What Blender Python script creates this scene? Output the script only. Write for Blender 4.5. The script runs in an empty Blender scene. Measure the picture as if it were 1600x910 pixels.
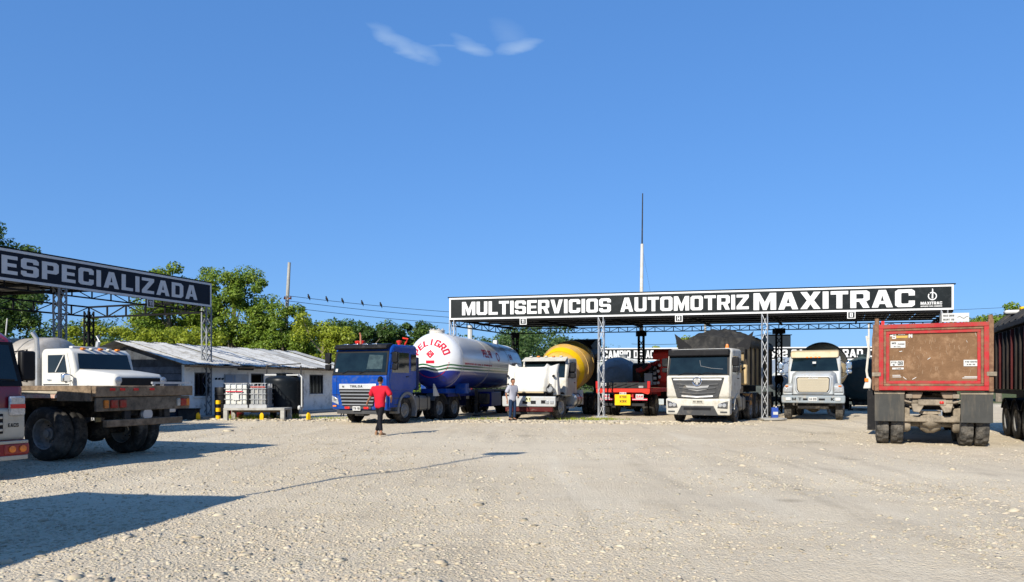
import bpy, bmesh, math, random
import numpy as np
from mathutils import Vector, Matrix
from mathutils.geometry import tessellate_polygon

random.seed(7)
R = math.radians
scene = bpy.context.scene
COL = scene.collection

# ------------------------------------------------------------------ camera
CAM_H = 1.5
cam_data = bpy.data.cameras.new('camera')
cam_data.sensor_width = 36.0
cam_data.lens = 36.0 * 1150 / 1600
cam_data.shift_y = (600 - 455) / 1600
cam_data.clip_end = 6000
camera = bpy.data.objects.new('camera', cam_data)
camera.location = (0, 0, CAM_H)
camera.rotation_euler = (R(90), 0, 0)
COL.objects.link(camera)
scene.camera = camera

# ------------------------------------------------------------------ light
SUN_EL, SUN_AZ = 31.0, 30.0            # light travels 30 degrees to the right of straight ahead
travel = Vector((math.sin(R(SUN_AZ)) * math.cos(R(SUN_EL)), math.cos(R(SUN_AZ)) * math.cos(R(SUN_EL)), -math.sin(R(SUN_EL))))
sun_data = bpy.data.lights.new('sun', 'SUN')
sun_data.energy = 5.0
sun_data.angle = R(0.53)
sun_data.color = (1.0, 0.94, 0.83)
sun = bpy.data.objects.new('sun', sun_data)
sun.rotation_euler = travel.to_track_quat('-Z', 'Y').to_euler()
sun.location = (-30, -40, 40)
COL.objects.link(sun)

world = bpy.data.worlds.new('World')
scene.world = world
world.use_nodes = True
wn, wl = world.node_tree.nodes, world.node_tree.links
wn.clear()
sky = wn.new('ShaderNodeTexSky')
sky.sky_type = 'NISHITA'
sky.sun_disc = False
sky.sun_elevation = R(SUN_EL)
sky.sun_rotation = R(180 + SUN_AZ)
sky.altitude = 0
sky.air_density = 1.0
sky.dust_density = 0.3
sky.ozone_density = 2.5
hs = wn.new('ShaderNodeHueSaturation')
hs.inputs['Saturation'].default_value = 1.22
hs.inputs['Value'].default_value = 1.0
gm_ = wn.new('ShaderNodeGamma'); gm_.inputs[1].default_value = .45          # the camera's soft contrast of the blue sky, the same all round
tint = wn.new('ShaderNodeMixRGB'); tint.blend_type = 'MULTIPLY'; tint.inputs[0].default_value = 1.0; tint.inputs[2].default_value = (.72, 1.27, 2.20, 1)
wl.new(sky.outputs[0], hs.inputs['Color']); wl.new(hs.outputs[0], gm_.inputs[0]); wl.new(gm_.outputs[0], tint.inputs[1])
# thin cirrus wisps, placed by direction in the sky
geo = wn.new('ShaderNodeTexCoord')
def cloud_mask(prev, cx, cz, ang, lx, lz, amt):
    """soft streak centred on direction (cx, 1, cz), tilted by ang"""
    sep = wn.new('ShaderNodeSeparateXYZ'); wl.new(geo.outputs['Generated'], sep.inputs[0])
    def math_node(op, a, b=None):
        n = wn.new('ShaderNodeMath'); n.operation = op
        for i, s in enumerate((a, b)):
            if s is None: continue
            if isinstance(s, (int, float)): n.inputs[i].default_value = s
            else: wl.new(s, n.inputs[i])
        return n.outputs[0]
    u = math_node('DIVIDE', sep.outputs[0], sep.outputs[1]); v = math_node('DIVIDE', sep.outputs[2], sep.outputs[1])
    u = math_node('SUBTRACT', u, cx); v = math_node('SUBTRACT', v, cz)
    c, s = math.cos(ang), math.sin(ang)
    nz = wn.new('ShaderNodeTexNoise'); nz.inputs['Scale'].default_value = 55; nz.inputs['Detail'].default_value = 5
    mp = wn.new('ShaderNodeMapping'); mp.inputs['Rotation'].default_value = (0, ang, 0); mp.inputs['Scale'].default_value = (0.35, 1, 1.3)
    wl.new(geo.outputs['Generated'], mp.inputs[0]); wl.new(mp.outputs[0], nz.inputs['Vector'])
    wob = math_node('MULTIPLY', math_node('SUBTRACT', nz.outputs[0], 0.5), 0.022)
    a = math_node('ADD', math_node('MULTIPLY', u, c), math_node('MULTIPLY', v, s))
    b = math_node('ADD', math_node('ADD', math_node('MULTIPLY', u, -s), math_node('MULTIPLY', v, c)), wob)
    d = math_node('ADD', math_node('POWER', math_node('ABSOLUTE', math_node('DIVIDE', a, lx)), 2.0),
                  math_node('POWER', math_node('ABSOLUTE', math_node('DIVIDE', b, lz)), 1.6))
    m = math_node('MAXIMUM', math_node('SUBTRACT', 1.0, d), 0.0)
    m = math_node('MULTIPLY', math_node('MULTIPLY', m, amt), math_node('ADD', 0.2, math_node('MULTIPLY', nz.outputs[0], 1.6)))
    front = math_node('GREATER_THAN', sep.outputs[1], 0.05)
    m = math_node('MULTIPLY', m, front)
    return m if prev is None else math_node('MAXIMUM', prev, m)
cm = None
for cx, cz, ang, lx, lz, amt in ((-.152, .463, -.55, .056, .013, .40), (-.125, .452, -.45, .034, .011, .35), (-.052, .456, -.25, .030, .012, .42),
                                 (-.066, .466, -.5, .022, .010, .2), (.010, .459, .22, .036, .010, .48), (-.004, .475, -.6, .036, .018, .14), (-.09, .457, 0, .03, .004, .2)):
    cm = cloud_mask(cm, cx, cz, ang, lx, lz, amt)
mixc = wn.new('ShaderNodeMixRGB')
mixc.inputs[2].default_value = (2.55, 3.5, 4.95, 1)
wl.new(cm, mixc.inputs[0]); wl.new(tint.outputs[0], mixc.inputs[1])
bg = wn.new('ShaderNodeBackground')
bg.inputs[1].default_value = 0.115
out = wn.new('ShaderNodeOutputWorld')
wl.new(mixc.outputs[0], bg.inputs[0]); wl.new(bg.outputs[0], out.inputs[0])

scene.view_settings.view_transform = 'Standard'
scene.view_settings.look = 'None'
scene.view_settings.exposure = 0.62
scene.view_settings.gamma = 1.0
scene.view_settings.use_curve_mapping = False
scene.cycles.max_bounces = 6
scene.cycles.transparent_max_bounces = 6

# ------------------------------------------------------------------ materials
_mats = {}
def mat(name, col, rough=.55, metal=0.0, var=.12, scale=2.5, dirt=None, dirt_amt=.0, dirt_scale=3.0, bump=0.0, bscale=40, spec=.5, coat=0.0, streak=False):
    if name in _mats: return _mats[name]
    if rough > .3 and spec >= .25 and not metal: spec = .14
    m = bpy.data.materials.new(name); m.use_nodes = True
    n, l = m.node_tree.nodes, m.node_tree.links
    b = n['Principled BSDF']
    b.inputs['Roughness'].default_value = rough; b.inputs['Metallic'].default_value = metal
    b.inputs['Specular IOR Level'].default_value = spec
    if coat: b.inputs['Coat Weight'].default_value = coat; b.inputs['Coat Roughness'].default_value = .08
    tc = n.new('ShaderNodeTexCoord')
    vec = tc.outputs['Object']
    nz = n.new('ShaderNodeTexNoise'); nz.inputs['Scale'].default_value = scale; nz.inputs['Detail'].default_value = 6; nz.inputs['Roughness'].default_value = .65
    l.new(vec, nz.inputs['Vector'])
    mx = n.new('ShaderNodeMixRGB')
    c = Vector(col) * (.84 if max(col) > .38 else 1.0)
    if max(col) < .14: c *= .6; dirt = None if dirt is None else tuple(k*.62 for k in dirt)
    mx.inputs[1].default_value = (*(c * (1 - var)), 1); mx.inputs[2].default_value = (*[min(1, k) for k in c * (1 + var)], 1)
    rp = n.new('ShaderNodeMapRange'); rp.inputs[1].default_value = .3; rp.inputs[2].default_value = .7
    l.new(nz.outputs[0], rp.inputs[0]); l.new(rp.outputs[0], mx.inputs[0])
    colout = mx.outputs[0]
    if dirt is not None:
        n2 = n.new('ShaderNodeTexNoise'); n2.inputs['Scale'].default_value = dirt_scale; n2.inputs['Detail'].default_value = 9; n2.inputs['Roughness'].default_value = .72
        if streak:
            mp = n.new('ShaderNodeMapping'); mp.inputs['Scale'].default_value = (3, 3, .4); l.new(vec, mp.inputs[0]); l.new(mp.outputs[0], n2.inputs['Vector'])
        else: l.new(vec, n2.inputs['Vector'])
        r2 = n.new('ShaderNodeMapRange'); r2.inputs[1].default_value = .62 - dirt_amt * .5; r2.inputs[2].default_value = .85 - dirt_amt * .45
        l.new(n2.outputs[0], r2.inputs[0])
        m2 = n.new('ShaderNodeMixRGB'); m2.inputs[2].default_value = (*dirt, 1)
        l.new(r2.outputs[0], m2.inputs[0]); l.new(colout, m2.inputs[1]); colout = m2.outputs[0]
        rr = n.new('ShaderNodeMapRange'); rr.inputs[3].default_value = rough; rr.inputs[4].default_value = min(1, rough + .35)
        l.new(r2.outputs[0], rr.inputs[0]); l.new(rr.outputs[0], b.inputs['Roughness'])
    l.new(colout, b.inputs['Base Color'])
    if bump:
        n3 = n.new('ShaderNodeTexNoise'); n3.inputs['Scale'].default_value = bscale; n3.inputs['Detail'].default_value = 5
        l.new(vec, n3.inputs['Vector'])
        bp = n.new('ShaderNodeBump'); bp.inputs['Strength'].default_value = bump; bp.inputs['Distance'].default_value = .02
        l.new(n3.outputs[0], bp.inputs['Height']); l.new(bp.outputs[0], b.inputs['Normal'])
    _mats[name] = m
    return m

DUST = (.34, .29, .22)
blue = mat('blue_paint', (.004, .045, .25), .32, var=.08, dirt=(.06, .085, .17), dirt_amt=.24, dirt_scale=4.5, coat=.15)
white_cab = mat('white_cab_paint', (.56, .54, .48), .38, var=.06, dirt=(.33, .29, .22), dirt_amt=.27, dirt_scale=3.5)
white_paint = mat('white_paint', (.60, .58, .53), .4, var=.06, dirt=(.40, .35, .27), dirt_amt=.24, dirt_scale=4)
pale_grey = mat('pale_grey_paint', (.42, .45, .47), .42, var=.08, dirt=DUST, dirt_amt=.30, dirt_scale=4)
red_paint = mat('red_paint', (.45, .018, .018), .42, var=.12, dirt=(.16, .07, .05), dirt_amt=.18)
orange_red = mat('orange_red_paint', (.62, .035, .02), .45, var=.12, dirt=(.2, .08, .05), dirt_amt=.12)
maroon = mat('maroon_paint', (.15, .006, .018), .3, var=.12, coat=.4, dirt=(.1, .05, .05), dirt_amt=.1)
black_plastic = mat('black_plastic', (.014, .014, .016), .5, spec=.3, var=.25, dirt=(.07, .065, .06), dirt_amt=.12)
grey_plastic = mat('grey_plastic', (.09, .092, .095), .5, var=.18, dirt=DUST, dirt_amt=.12)
dark_metal = mat('dark_metal', (.035, .035, .037), .6, var=.3, dirt=(.13, .11, .085), dirt_amt=.25)
chassis_mat = mat('chassis', (.03, .028, .026), .75, var=.3, dirt=(.20, .165, .12), dirt_amt=.28, dirt_scale=5)
dusty_steel = mat('dusty_steel', (.24, .20, .15), .8, var=.3, dirt=(.10, .085, .065), dirt_amt=.35, dirt_scale=6)
galv = mat('galvanised_steel', (.46, .47, .48), .45, metal=.55, var=.15, dirt=(.22, .19, .16), dirt_amt=.15)
steel = mat('bright_steel', (.62, .62, .62), .3, metal=.85, var=.1, dirt=(.3, .27, .22), dirt_amt=.15)
chrome = mat('chrome', (.75, .76, .78), .15, metal=.95, var=.05)
rubber = mat('tyre_rubber', (.028, .027, .026), .85, var=.3, dirt=(.17, .15, .125), dirt_amt=.25, dirt_scale=5, bump=.3, bscale=60)
dusty_rubber = mat('dusty_tyre_rubber', (.06, .057, .052), .9, var=.3, dirt=(.24, .215, .18), dirt_amt=.42, dirt_scale=6, bump=.3, bscale=60)
rim_mat = mat('rim_paint', (.22, .22, .215), .6, var=.2, dirt=(.14, .12, .09), dirt_amt=.35, dirt_scale=8)
rim_pale = mat('rim_pale', (.42, .41, .39), .5, metal=.3, var=.2, dirt=(.14, .12, .09), dirt_amt=.35, dirt_scale=8)
glass = mat('windscreen_glass', (.008, .018, .022), .07, var=.5, scale=1.6, spec=.5)
side_glass = mat('side_glass', (.012, .016, .02), .08, var=.3, spec=.6)
lamp_glass = mat('lamp_glass', (.45, .46, .47), .12, metal=.4, var=.3, scale=30)
red_lens = mat('red_lens', (.55, .02, .015), .25, var=.2)
amber_lens = mat('amber_lens', (.85, .22, .02), .25, var=.2)
yellow_paint = mat('yellow_paint', (.80, .47, .01), .45, var=.1)
sign_black = mat('sign_black', (.014, .019, .021), .55, spec=.25, bump=.5, bscale=2.2, var=.3, scale=.8, dirt=(.05, .055, .06), dirt_amt=.2)
sign_navy = mat('sign_navy', (.008, .013, .027), .65, spec=.2, var=.2, scale=.8)
sign_white = mat('sign_white', (.70, .70, .69), .5, var=.04, dirt=(.6, .58, .54), dirt_amt=.1)
plate_white = mat('plate_white', (.55, .55, .53), .5, var=.06, dirt=(.5, .47, .4), dirt_amt=.15)
letter_black = mat('letter_black', (.02, .02, .022), .6)
letter_red = mat('letter_red', (.52, .012, .04), .5, var=.08)
wood = mat('weathered_wood', (.20, .145, .095), .85, var=.35, scale=6, dirt=(.06, .045, .032), dirt_amt=.30, dirt_scale=5, bump=.4, bscale=30)
concrete = mat('concrete', (.33, .32, .29), .9, var=.2, dirt=(.17, .16, .14), dirt_amt=.25, bump=.3)
tarp_black = mat('tarp_black', (.030, .029, .027), .55, var=.25, dirt=(.10, .092, .078), dirt_amt=.28, dirt_scale=2)
tan_paint = mat('tan_box_paint', (.30, .22, .115), .75, var=.2, dirt=(.10, .08, .055), dirt_amt=.35, streak=True)

# ------------------------------------------------------------------ mesh helper
class M:
    def __init__(s): s.v = []; s.f = []
    def add(s, vs, fs):
        o = len(s.v); s.v.extend(tuple(p) for p in vs); s.f.extend(tuple(i + o for i in q) for q in fs); return s
    def bx(s, x0, x1, y0, y1, z0, z1):
        return s.add([(x0,y0,z0),(x1,y0,z0),(x1,y1,z0),(x0,y1,z0),(x0,y0,z1),(x1,y0,z1),(x1,y1,z1),(x0,y1,z1)],
                     [(3,2,1,0),(4,5,6,7),(0,1,5,4),(1,2,6,5),(2,3,7,6),(3,0,4,7)])
    def box(s, c, d, rot=None):
        m = M().bx(-d[0]/2, d[0]/2, -d[1]/2, d[1]/2, -d[2]/2, d[2]/2)
        mt = Matrix.Translation(c) @ (rot.to_4x4() if rot is not None else Matrix.Identity(4))
        return s.add([mt @ Vector(p) for p in m.v], m.f)
    def bar(s, p0, p1, w, h=None):
        """square bar between two points"""
        h = h or w; p0, p1 = Vector(p0), Vector(p1); d = p1 - p0
        if d.length < 1e-6: return s
        q = d.to_track_quat('Y', 'Z').to_matrix()
        return s.box((p0 + p1) / 2, (w, d.length, h), q)
    def prism(s, poly, a0, a1, axis='x'):
        n = len(poly)
        def P(a, p):
            return (a, p[0], p[1]) if axis == 'x' else ((p[0], a, p[1]) if axis == 'y' else (p[0], p[1], a))
        vs = [P(a0, p) for p in poly] + [P(a1, p) for p in poly]
        fs = [tuple(range(n)), tuple(range(2*n-1, n-1, -1))] + [(i, i + n, (i+1) % n + n, (i+1) % n) for i in range(n)]
        return s.add(vs, fs)
    def slab(s, pts, t, off=0.0):
        """polygon given in 3D, thickened by t along its normal, lifted by off"""
        pts = [Vector(p) for p in pts]; n = len(pts)
        nr = Vector((0,0,0))
        for i in range(n): nr += (pts[i] - pts[0]).cross(pts[(i+1) % n] - pts[0])
        nr.normalize()
        a = [p + nr * off for p in pts]; b = [p + nr * (off + t) for p in pts]
        return s.add(a + b, [tuple(range(n-1, -1, -1)), tuple(range(n, 2*n))] + [(i, (i+1) % n, (i+1) % n + n, i + n) for i in range(n)])
    def cyl(s, p0, p1, r0, r1=None, n=12, caps=True):
        r1 = r0 if r1 is None else r1
        p0, p1 = Vector(p0), Vector(p1); d = p1 - p0
        q = d.to_track_quat('Z', 'X').to_matrix(); vs = []
        for p, r in ((p0, r0), (p1, r1)):
            for i in range(n):
                a = 2*math.pi*i/n; vs.append(p + q @ Vector((r*math.cos(a), r*math.sin(a), 0)))
        fs = [(i, (i+1) % n, (i+1) % n + n, i + n) for i in range(n)]
        if caps: fs += [tuple(range(n-1, -1, -1)), tuple(range(n, 2*n))]
        return s.add(vs, fs)
    def tube(s, pts, r, n=6):
        pts = [Vector(p) for p in pts]; k = len(pts); vs = []
        rr = r if isinstance(r, (list, tuple)) else [r] * k
        for i, p in enumerate(pts):
            d = (pts[min(i+1, k-1)] - pts[max(i-1, 0)]).normalized()
            up = Vector((0,0,1)) if abs(d.z) < .95 else Vector((1,0,0))
            a = d.cross(up).normalized(); b = a.cross(d)
            for j in range(n):
                t = 2*math.pi*j/n; vs.append(p + (a*math.cos(t) + b*math.sin(t)) * rr[i])
        fs = [(i*n+j, i*n+(j+1) % n, (i+1)*n+(j+1) % n, (i+1)*n+j) for i in range(k-1) for j in range(n)]
        fs += [tuple(range(n)), tuple(range(k*n-1, (k-1)*n-1, -1))]
        return s.add(vs, [tuple(reversed(f)) for f in fs])
    def lathe(s, prof, origin=(0,0,0), axis=(0,0,1), n=24, caps=True, a0=0.0, a1=2*math.pi):
        """prof: (radius, height along axis)"""
        q = Vector(axis).to_track_quat('Z', 'X').to_matrix(); o = Vector(origin); vs = []
        full = abs(a1 - a0 - 2*math.pi) < 1e-6; nn = n if full else n + 1
        for r, h in prof:
            for j in range(nn):
                t = a0 + (a1 - a0)*j/n; vs.append(o + q @ Vector((r*math.cos(t), r*math.sin(t), h)))
        fs = []
        for i in range(len(prof)-1):
            for j in range(n):
                k = (j+1) % nn; fs.append((i*nn+j, i*nn+k, (i+1)*nn+k, (i+1)*nn+j))
        if caps and full:
            if prof[0][0] > 1e-4: fs.append(tuple(range(nn-1, -1, -1)))
            if prof[-1][0] > 1e-4: fs.append(tuple(range((len(prof)-1)*nn, len(prof)*nn)))
        return s.add(vs, fs)
    def loft(s, rings, caps=True, closed=True):
        n = len(rings[0]); o = [p for r in rings for p in r]; fs = []
        for i in range(len(rings)-1):
            for j in range(n if closed else n-1):
                k = (j+1) % n; fs.append((i*n+j, i*n+k, (i+1)*n+k, (i+1)*n+j))
        if caps: fs += [tuple(range(n-1, -1, -1)), tuple(range((len(rings)-1)*n, len(rings)*n))]
        return s.add(o, fs)
    def grid(s, nu, nv, fn, thick=0.0):
        vs = [fn(i/nu, j/nv) for j in range(nv+1) for i in range(nu+1)]
        fs = [(j*(nu+1)+i, j*(nu+1)+i+1, (j+1)*(nu+1)+i+1, (j+1)*(nu+1)+i) for j in range(nv) for i in range(nu)]
        return s.add(vs, fs)
    def xf(s, mt): s.v = [tuple(mt @ Vector(p)) for p in s.v]; return s
    def mesh(s, name, m, smooth=False, ang=35):
        me = bpy.data.meshes.new(name); me.from_pydata(s.v, [], s.f); me.materials.append(m)
        if smooth:
            me.polygons.foreach_set('use_smooth', [True]*len(me.polygons))
            me.set_sharp_from_angle(angle=R(ang))
        me.update(); return me
    def obj(s, name, m, parent=None, smooth=False, bevel=0.0, seg=2, ang=35, loc=None, rz=None):
        me = s.mesh(name, m, smooth, ang)
        return link(name, me, parent, bevel, seg, loc, rz)

def link(name, me, parent=None, bevel=0.0, seg=2, loc=None, rz=None):
    o = bpy.data.objects.new(name, me); COL.objects.link(o)
    if parent is not None: o.parent = parent
    if loc is not None: o.location = loc
    if rz is not None: o.rotation_euler[2] = rz
    if bevel:
        b = o.modifiers.new('bevel', 'BEVEL'); b.width = bevel; b.segments = seg; b.limit_method = 'ANGLE'; b.angle_limit = R(35); b.harden_normals = False
        for p in me.polygons: p.use_smooth = True
        me.set_sharp_from_angle(angle=R(50))
    return o

def tag(o, label=None, cat=None, group=None, kind=None):
    if label: o['label'] = label
    if cat: o['category'] = cat
    if group: o['group'] = group
    if kind: o['kind'] = kind
    return o
def thing(name, label, cat, loc=(0,0,0), rz=0.0, group=None):
    o = bpy.data.objects.new(name, None); COL.objects.link(o)
    o.location = loc; o.rotation_euler = (0, 0, rz); o.empty_display_size = .3
    return tag(o, label, cat, group)

# ------------------------------------------------------------------ block lettering
t_, b_, c_ = 1.55, 1.35, .75
GLYPH = {
 'I': (t_, [[(0,0),(t_,0),(t_,7),(0,7)]]),
 'L': (4.2, [[(0,0),(4.2,0),(4.2,b_),(t_,b_),(t_,7),(0,7)]]),
 'E': (4.3, [[(0,0),(4.3,0),(4.3,b_),(t_,b_),(t_,2.85),(4,2.85),(4,4.15),(t_,4.15),(t_,7-b_),(4.3,7-b_),(4.3,7),(0,7)]]),
 'F': (4.3, [[(0,0),(t_,0),(t_,2.75),(4,2.75),(4,4.05),(t_,4.05),(t_,7-b_),(4.3,7-b_),(4.3,7),(0,7)]]),
 'H': (5, [[(0,0),(t_,0),(t_,2.8),(5-t_,2.8),(5-t_,0),(5,0),(5,7),(5-t_,7),(5-t_,4.2),(t_,4.2),(t_,7),(0,7)]]),
 'T': (4.6, [[(1.525,0),(3.075,0),(3.075,7-b_),(4.6,7-b_),(4.6,7),(0,7),(0,7-b_),(1.525,7-b_)]]),
 'U': (5, [[(c_,0),(5-c_,0),(5,c_),(5,7),(5-t_,7),(5-t_,b_+.3),(5-t_-.3,b_),(t_+.3,b_),(t_,b_+.3),(t_,7),(0,7),(0,c_)]]),
 'O': (5, [[(c_,0),(5-c_,0),(5,c_),(5,7-c_),(5-c_,7),(c_,7),(0,7-c_),(0,c_)], [(t_+.3,b_),(5-t_-.3,b_),(5-t_,b_+.3),(5-t_,7-b_-.3),(5-t_-.3,7-b_),(t_+.3,7-b_),(t_,7-b_-.3),(t_,b_+.3)]]),
 'C': (5, [[(c_,0),(5-c_,0),(5,c_),(5,2.5),(5-t_,2.5),(5-t_,b_+.3),(5-t_-.3,b_),(t_+.3,b_),(t_,b_+.3),(t_,7-b_-.3),(t_+.3,7-b_),(5-t_-.3,7-b_),(5-t_,7-b_-.3),(5-t_,4.5),(5,4.5),(5,7-c_),(5-c_,7),(c_,7),(0,7-c_),(0,c_)]]),
 'G': (5, [[(c_,0),(5-c_,0),(5,c_),(5,3.9),(2.6,3.9),(2.6,2.7),(5-t_,2.7),(5-t_,b_+.3),(5-t_-.3,b_),(t_+.3,b_),(t_,b_+.3),(t_,7-b_-.3),(t_+.3,7-b_),(5-t_-.3,7-b_),(5-t_,7-b_-.3),(5-t_,4.8),(5,4.8),(5,7-c_),(5-c_,7),(c_,7),(0,7-c_),(0,c_)]]),
 'S': (5, [[(c_,0),(5-c_,0),(5,c_),(5,3.5),(5-c_,4.15),(t_+.2,4.15),(t_,4.4),(t_,5.4),(t_+.25,7-b_),(5-t_-.25,7-b_),(5-t_,5.4),(5-t_,4.9),(5,4.9),(5,7-c_),(5-c_,7),(c_,7),(0,7-c_),(0,3.5),(c_,2.85),(5-t_-.2,2.85),(5-t_,2.6),(5-t_,1.6),(5-t_-.25,b_),(t_+.25,b_),(t_,1.6),(t_,2.1),(0,2.1),(0,c_)]]),
 'P': (5, [[(0,0),(t_,0),(t_,2.4),(5-c_,2.4),(5,2.4+c_),(5,7-c_),(5-c_,7),(0,7)], [(t_,3.7),(5-t_-.3,3.7),(5-t_,4),(5-t_,7-b_-.3),(5-t_-.3,7-b_),(t_,7-b_)]]),
 'R': (5, [[(0,0),(t_,0),(t_,2.5),(2.3,2.5),(3.3,0),(5,0),(4.1,2.6),(5,3.3),(5,7-c_),(5-c_,7),(0,7)], [(t_,3.7),(5-t_-.3,3.7),(5-t_,4),(5-t_,7-b_-.3),(5-t_-.3,7-b_),(t_,7-b_)]]),
 'D': (5, [[(0,0),(5-1,0),(5,1),(5,6),(4,7),(0,7)], [(t_,b_),(5-t_-.4,b_),(5-t_,b_+.4),(5-t_,7-b_-.4),(5-t_-.4,7-b_),(t_,7-b_)]]),
 'B': (5, [[(0,0),(5-c_,0),(5,c_),(5,3),(4.5,3.5),(5,4),(5,7-c_),(5-c_,7),(0,7)], [(t_,1.2),(5-t_,1.2),(5-t_,2.9),(t_,2.9)], [(t_,4.1),(5-t_,4.1),(5-t_,5.8),(t_,5.8)]]),
 'M': (6.2, [[(0,0),(t_,0),(t_,4.2),(2.6,0),(3.6,0),(6.2-t_,4.2),(6.2-t_,0),(6.2,0),(6.2,7),(4.5,7),(3.1,3.2),(1.7,7),(0,7)]]),
 'N': (5, [[(0,0),(t_,0),(t_,4),(5-t_,0),(5,0),(5,7),(5-t_,7),(5-t_,3),(t_,7),(0,7)]]),
 'A': (5.4, [[(0,0),(1.6,0),(2,1.4),(3.4,1.4),(3.8,0),(5.4,0),(3.65,7),(1.75,7)], [(2.3,2.6),(3.1,2.6),(2.7,4.9)]]),
 'V': (5.4, [[(1.75,0),(3.65,0),(5.4,7),(3.75,7),(2.7,2.2),(1.65,7),(0,7)]]),
 'X': (5.4, [[(0,0),(1.8,0),(2.7,2),(3.6,0),(5.4,0),(3.65,3.5),(5.4,7),(3.6,7),(2.7,5),(1.8,7),(0,7),(1.75,3.5)]]),
 'Z': (4.8, [[(0,0),(4.8,0),(4.8,b_),(1.9,b_),(4.8,5.6),(4.8,7),(0,7),(0,7-b_),(2.8,7-b_),(0,1.4)]]),
 'Y': (5.4, [[(1.9,0),(3.5,0),(3.5,2.8),(5.4,7),(3.7,7),(2.7,4.4),(1.7,7),(0,7),(1.9,2.8)]]),
 'K': (5, [[(0,0),(t_,0),(t_,2.4),(3.2,0),(5,0),(2.6,3.6),(5,7),(3.2,7),(t_,4.6),(t_,7),(0,7)]]),
 '1': (2.6, [[(1.05,0),(2.6,0),(2.6,7),(1.3,7),(0,5.9),(0,4.6),(1.05,5.2)]]),
 '-': (2.4, [[(0,2.9),(2.4,2.9),(2.4,4.1),(0,4.1)]]),
 '.': (1.4, [[(0,0),(1.4,0),(1.4,1.4),(0,1.4)]]),
}
GLYPH['8'] = (5, GLYPH['O'][1][:1] + [[(t_,1.2),(5-t_,1.2),(5-t_,2.9),(t_,2.9)], [(t_,4.1),(5-t_,4.1),(5-t_,5.8),(t_,5.8)]])
GLYPH['Q'] = GLYPH['O']; GLYPH['0'] = GLYPH['O']; GLYPH['5'] = GLYPH['S']
def _tri(loops):
    pts = [Vector((p[0], p[1], 0)) for lp in loops for p in lp]
    return [(p.x, p.y) for p in pts], tessellate_polygon([[Vector((p[0], p[1], 0)) for p in lp] for lp in loops])
def text2d(txt, width, height, gap=.75, mirror=''):
    """triangles of a line of block capitals, lower left at 0,0"""
    x = 0; pts = []; tris = []
    for ch in txt:
        if ch == ' ': x += 3.0; continue
        flip = ch.islower()
        w, loops = GLYPH.get(ch.upper(), GLYPH['8'])
        p, t = _tri(loops); o = len(pts)
        pts += [(x + (w - a if flip else a), b) for a, b in p]
        for q in t:
            a, b, c = (pts[i + o] for i in q)
            cr = (b[0]-a[0])*(c[1]-a[1]) - (b[1]-a[1])*(c[0]-a[0])
            tris.append(tuple(i + o for i in (q if cr > 0 else q[::-1])))
        x += w + gap
    x -= gap
    return [(a * width / x, b * height / 7) for a, b in pts], tris
def put_text(m, txt, origin, ux, uz, width, height, gap=.75):
    o, ux, uz = Vector(origin), Vector(ux).normalized(), Vector(uz).normalized()
    p, t = text2d(txt, width, height, gap)
    return m.add([o + ux*a + uz*b for a, b in p], t)
def letters(name, mt, parent, txt, origin, ux, uz, width, height, gap=.75):
    """one object for each letter of a line"""
    o, ux, uz = Vector(origin), Vector(ux).normalized(), Vector(uz).normalized()
    ws_ = [3.0 if c == ' ' else GLYPH.get(c.upper(), GLYPH['8'])[0] for c in txt]
    tot = sum(w + (0 if c == ' ' else gap) for w, c in zip(ws_, txt)) - gap; x = 0
    for w, c in zip(ws_, txt):
        if c != ' ': put_text(M(), c, o + ux*(x*width/tot), ux, uz, w*width/tot, height).obj(name, mt, parent)
        x += w + (0 if c == ' ' else gap)
def subdivide_tris(p, t, maxlen):
    p = list(p); t = list(t); outt = []
    while t:
        a, b, c = t.pop()
        L = [math.dist(p[a], p[b]), math.dist(p[b], p[c]), math.dist(p[c], p[a])]
        k = max(range(3), key=lambda i: L[i])
        if L[k] <= maxlen: outt.append((a, b, c)); continue
        i, j, o = ((a, b, c), (b, c, a), (c, a, b))[k]
        p.append(((p[i][0]+p[j][0])/2, (p[i][1]+p[j][1])/2)); n = len(p)-1
        t += [(i, n, o), (n, j, o)]
    return p, outt
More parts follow.
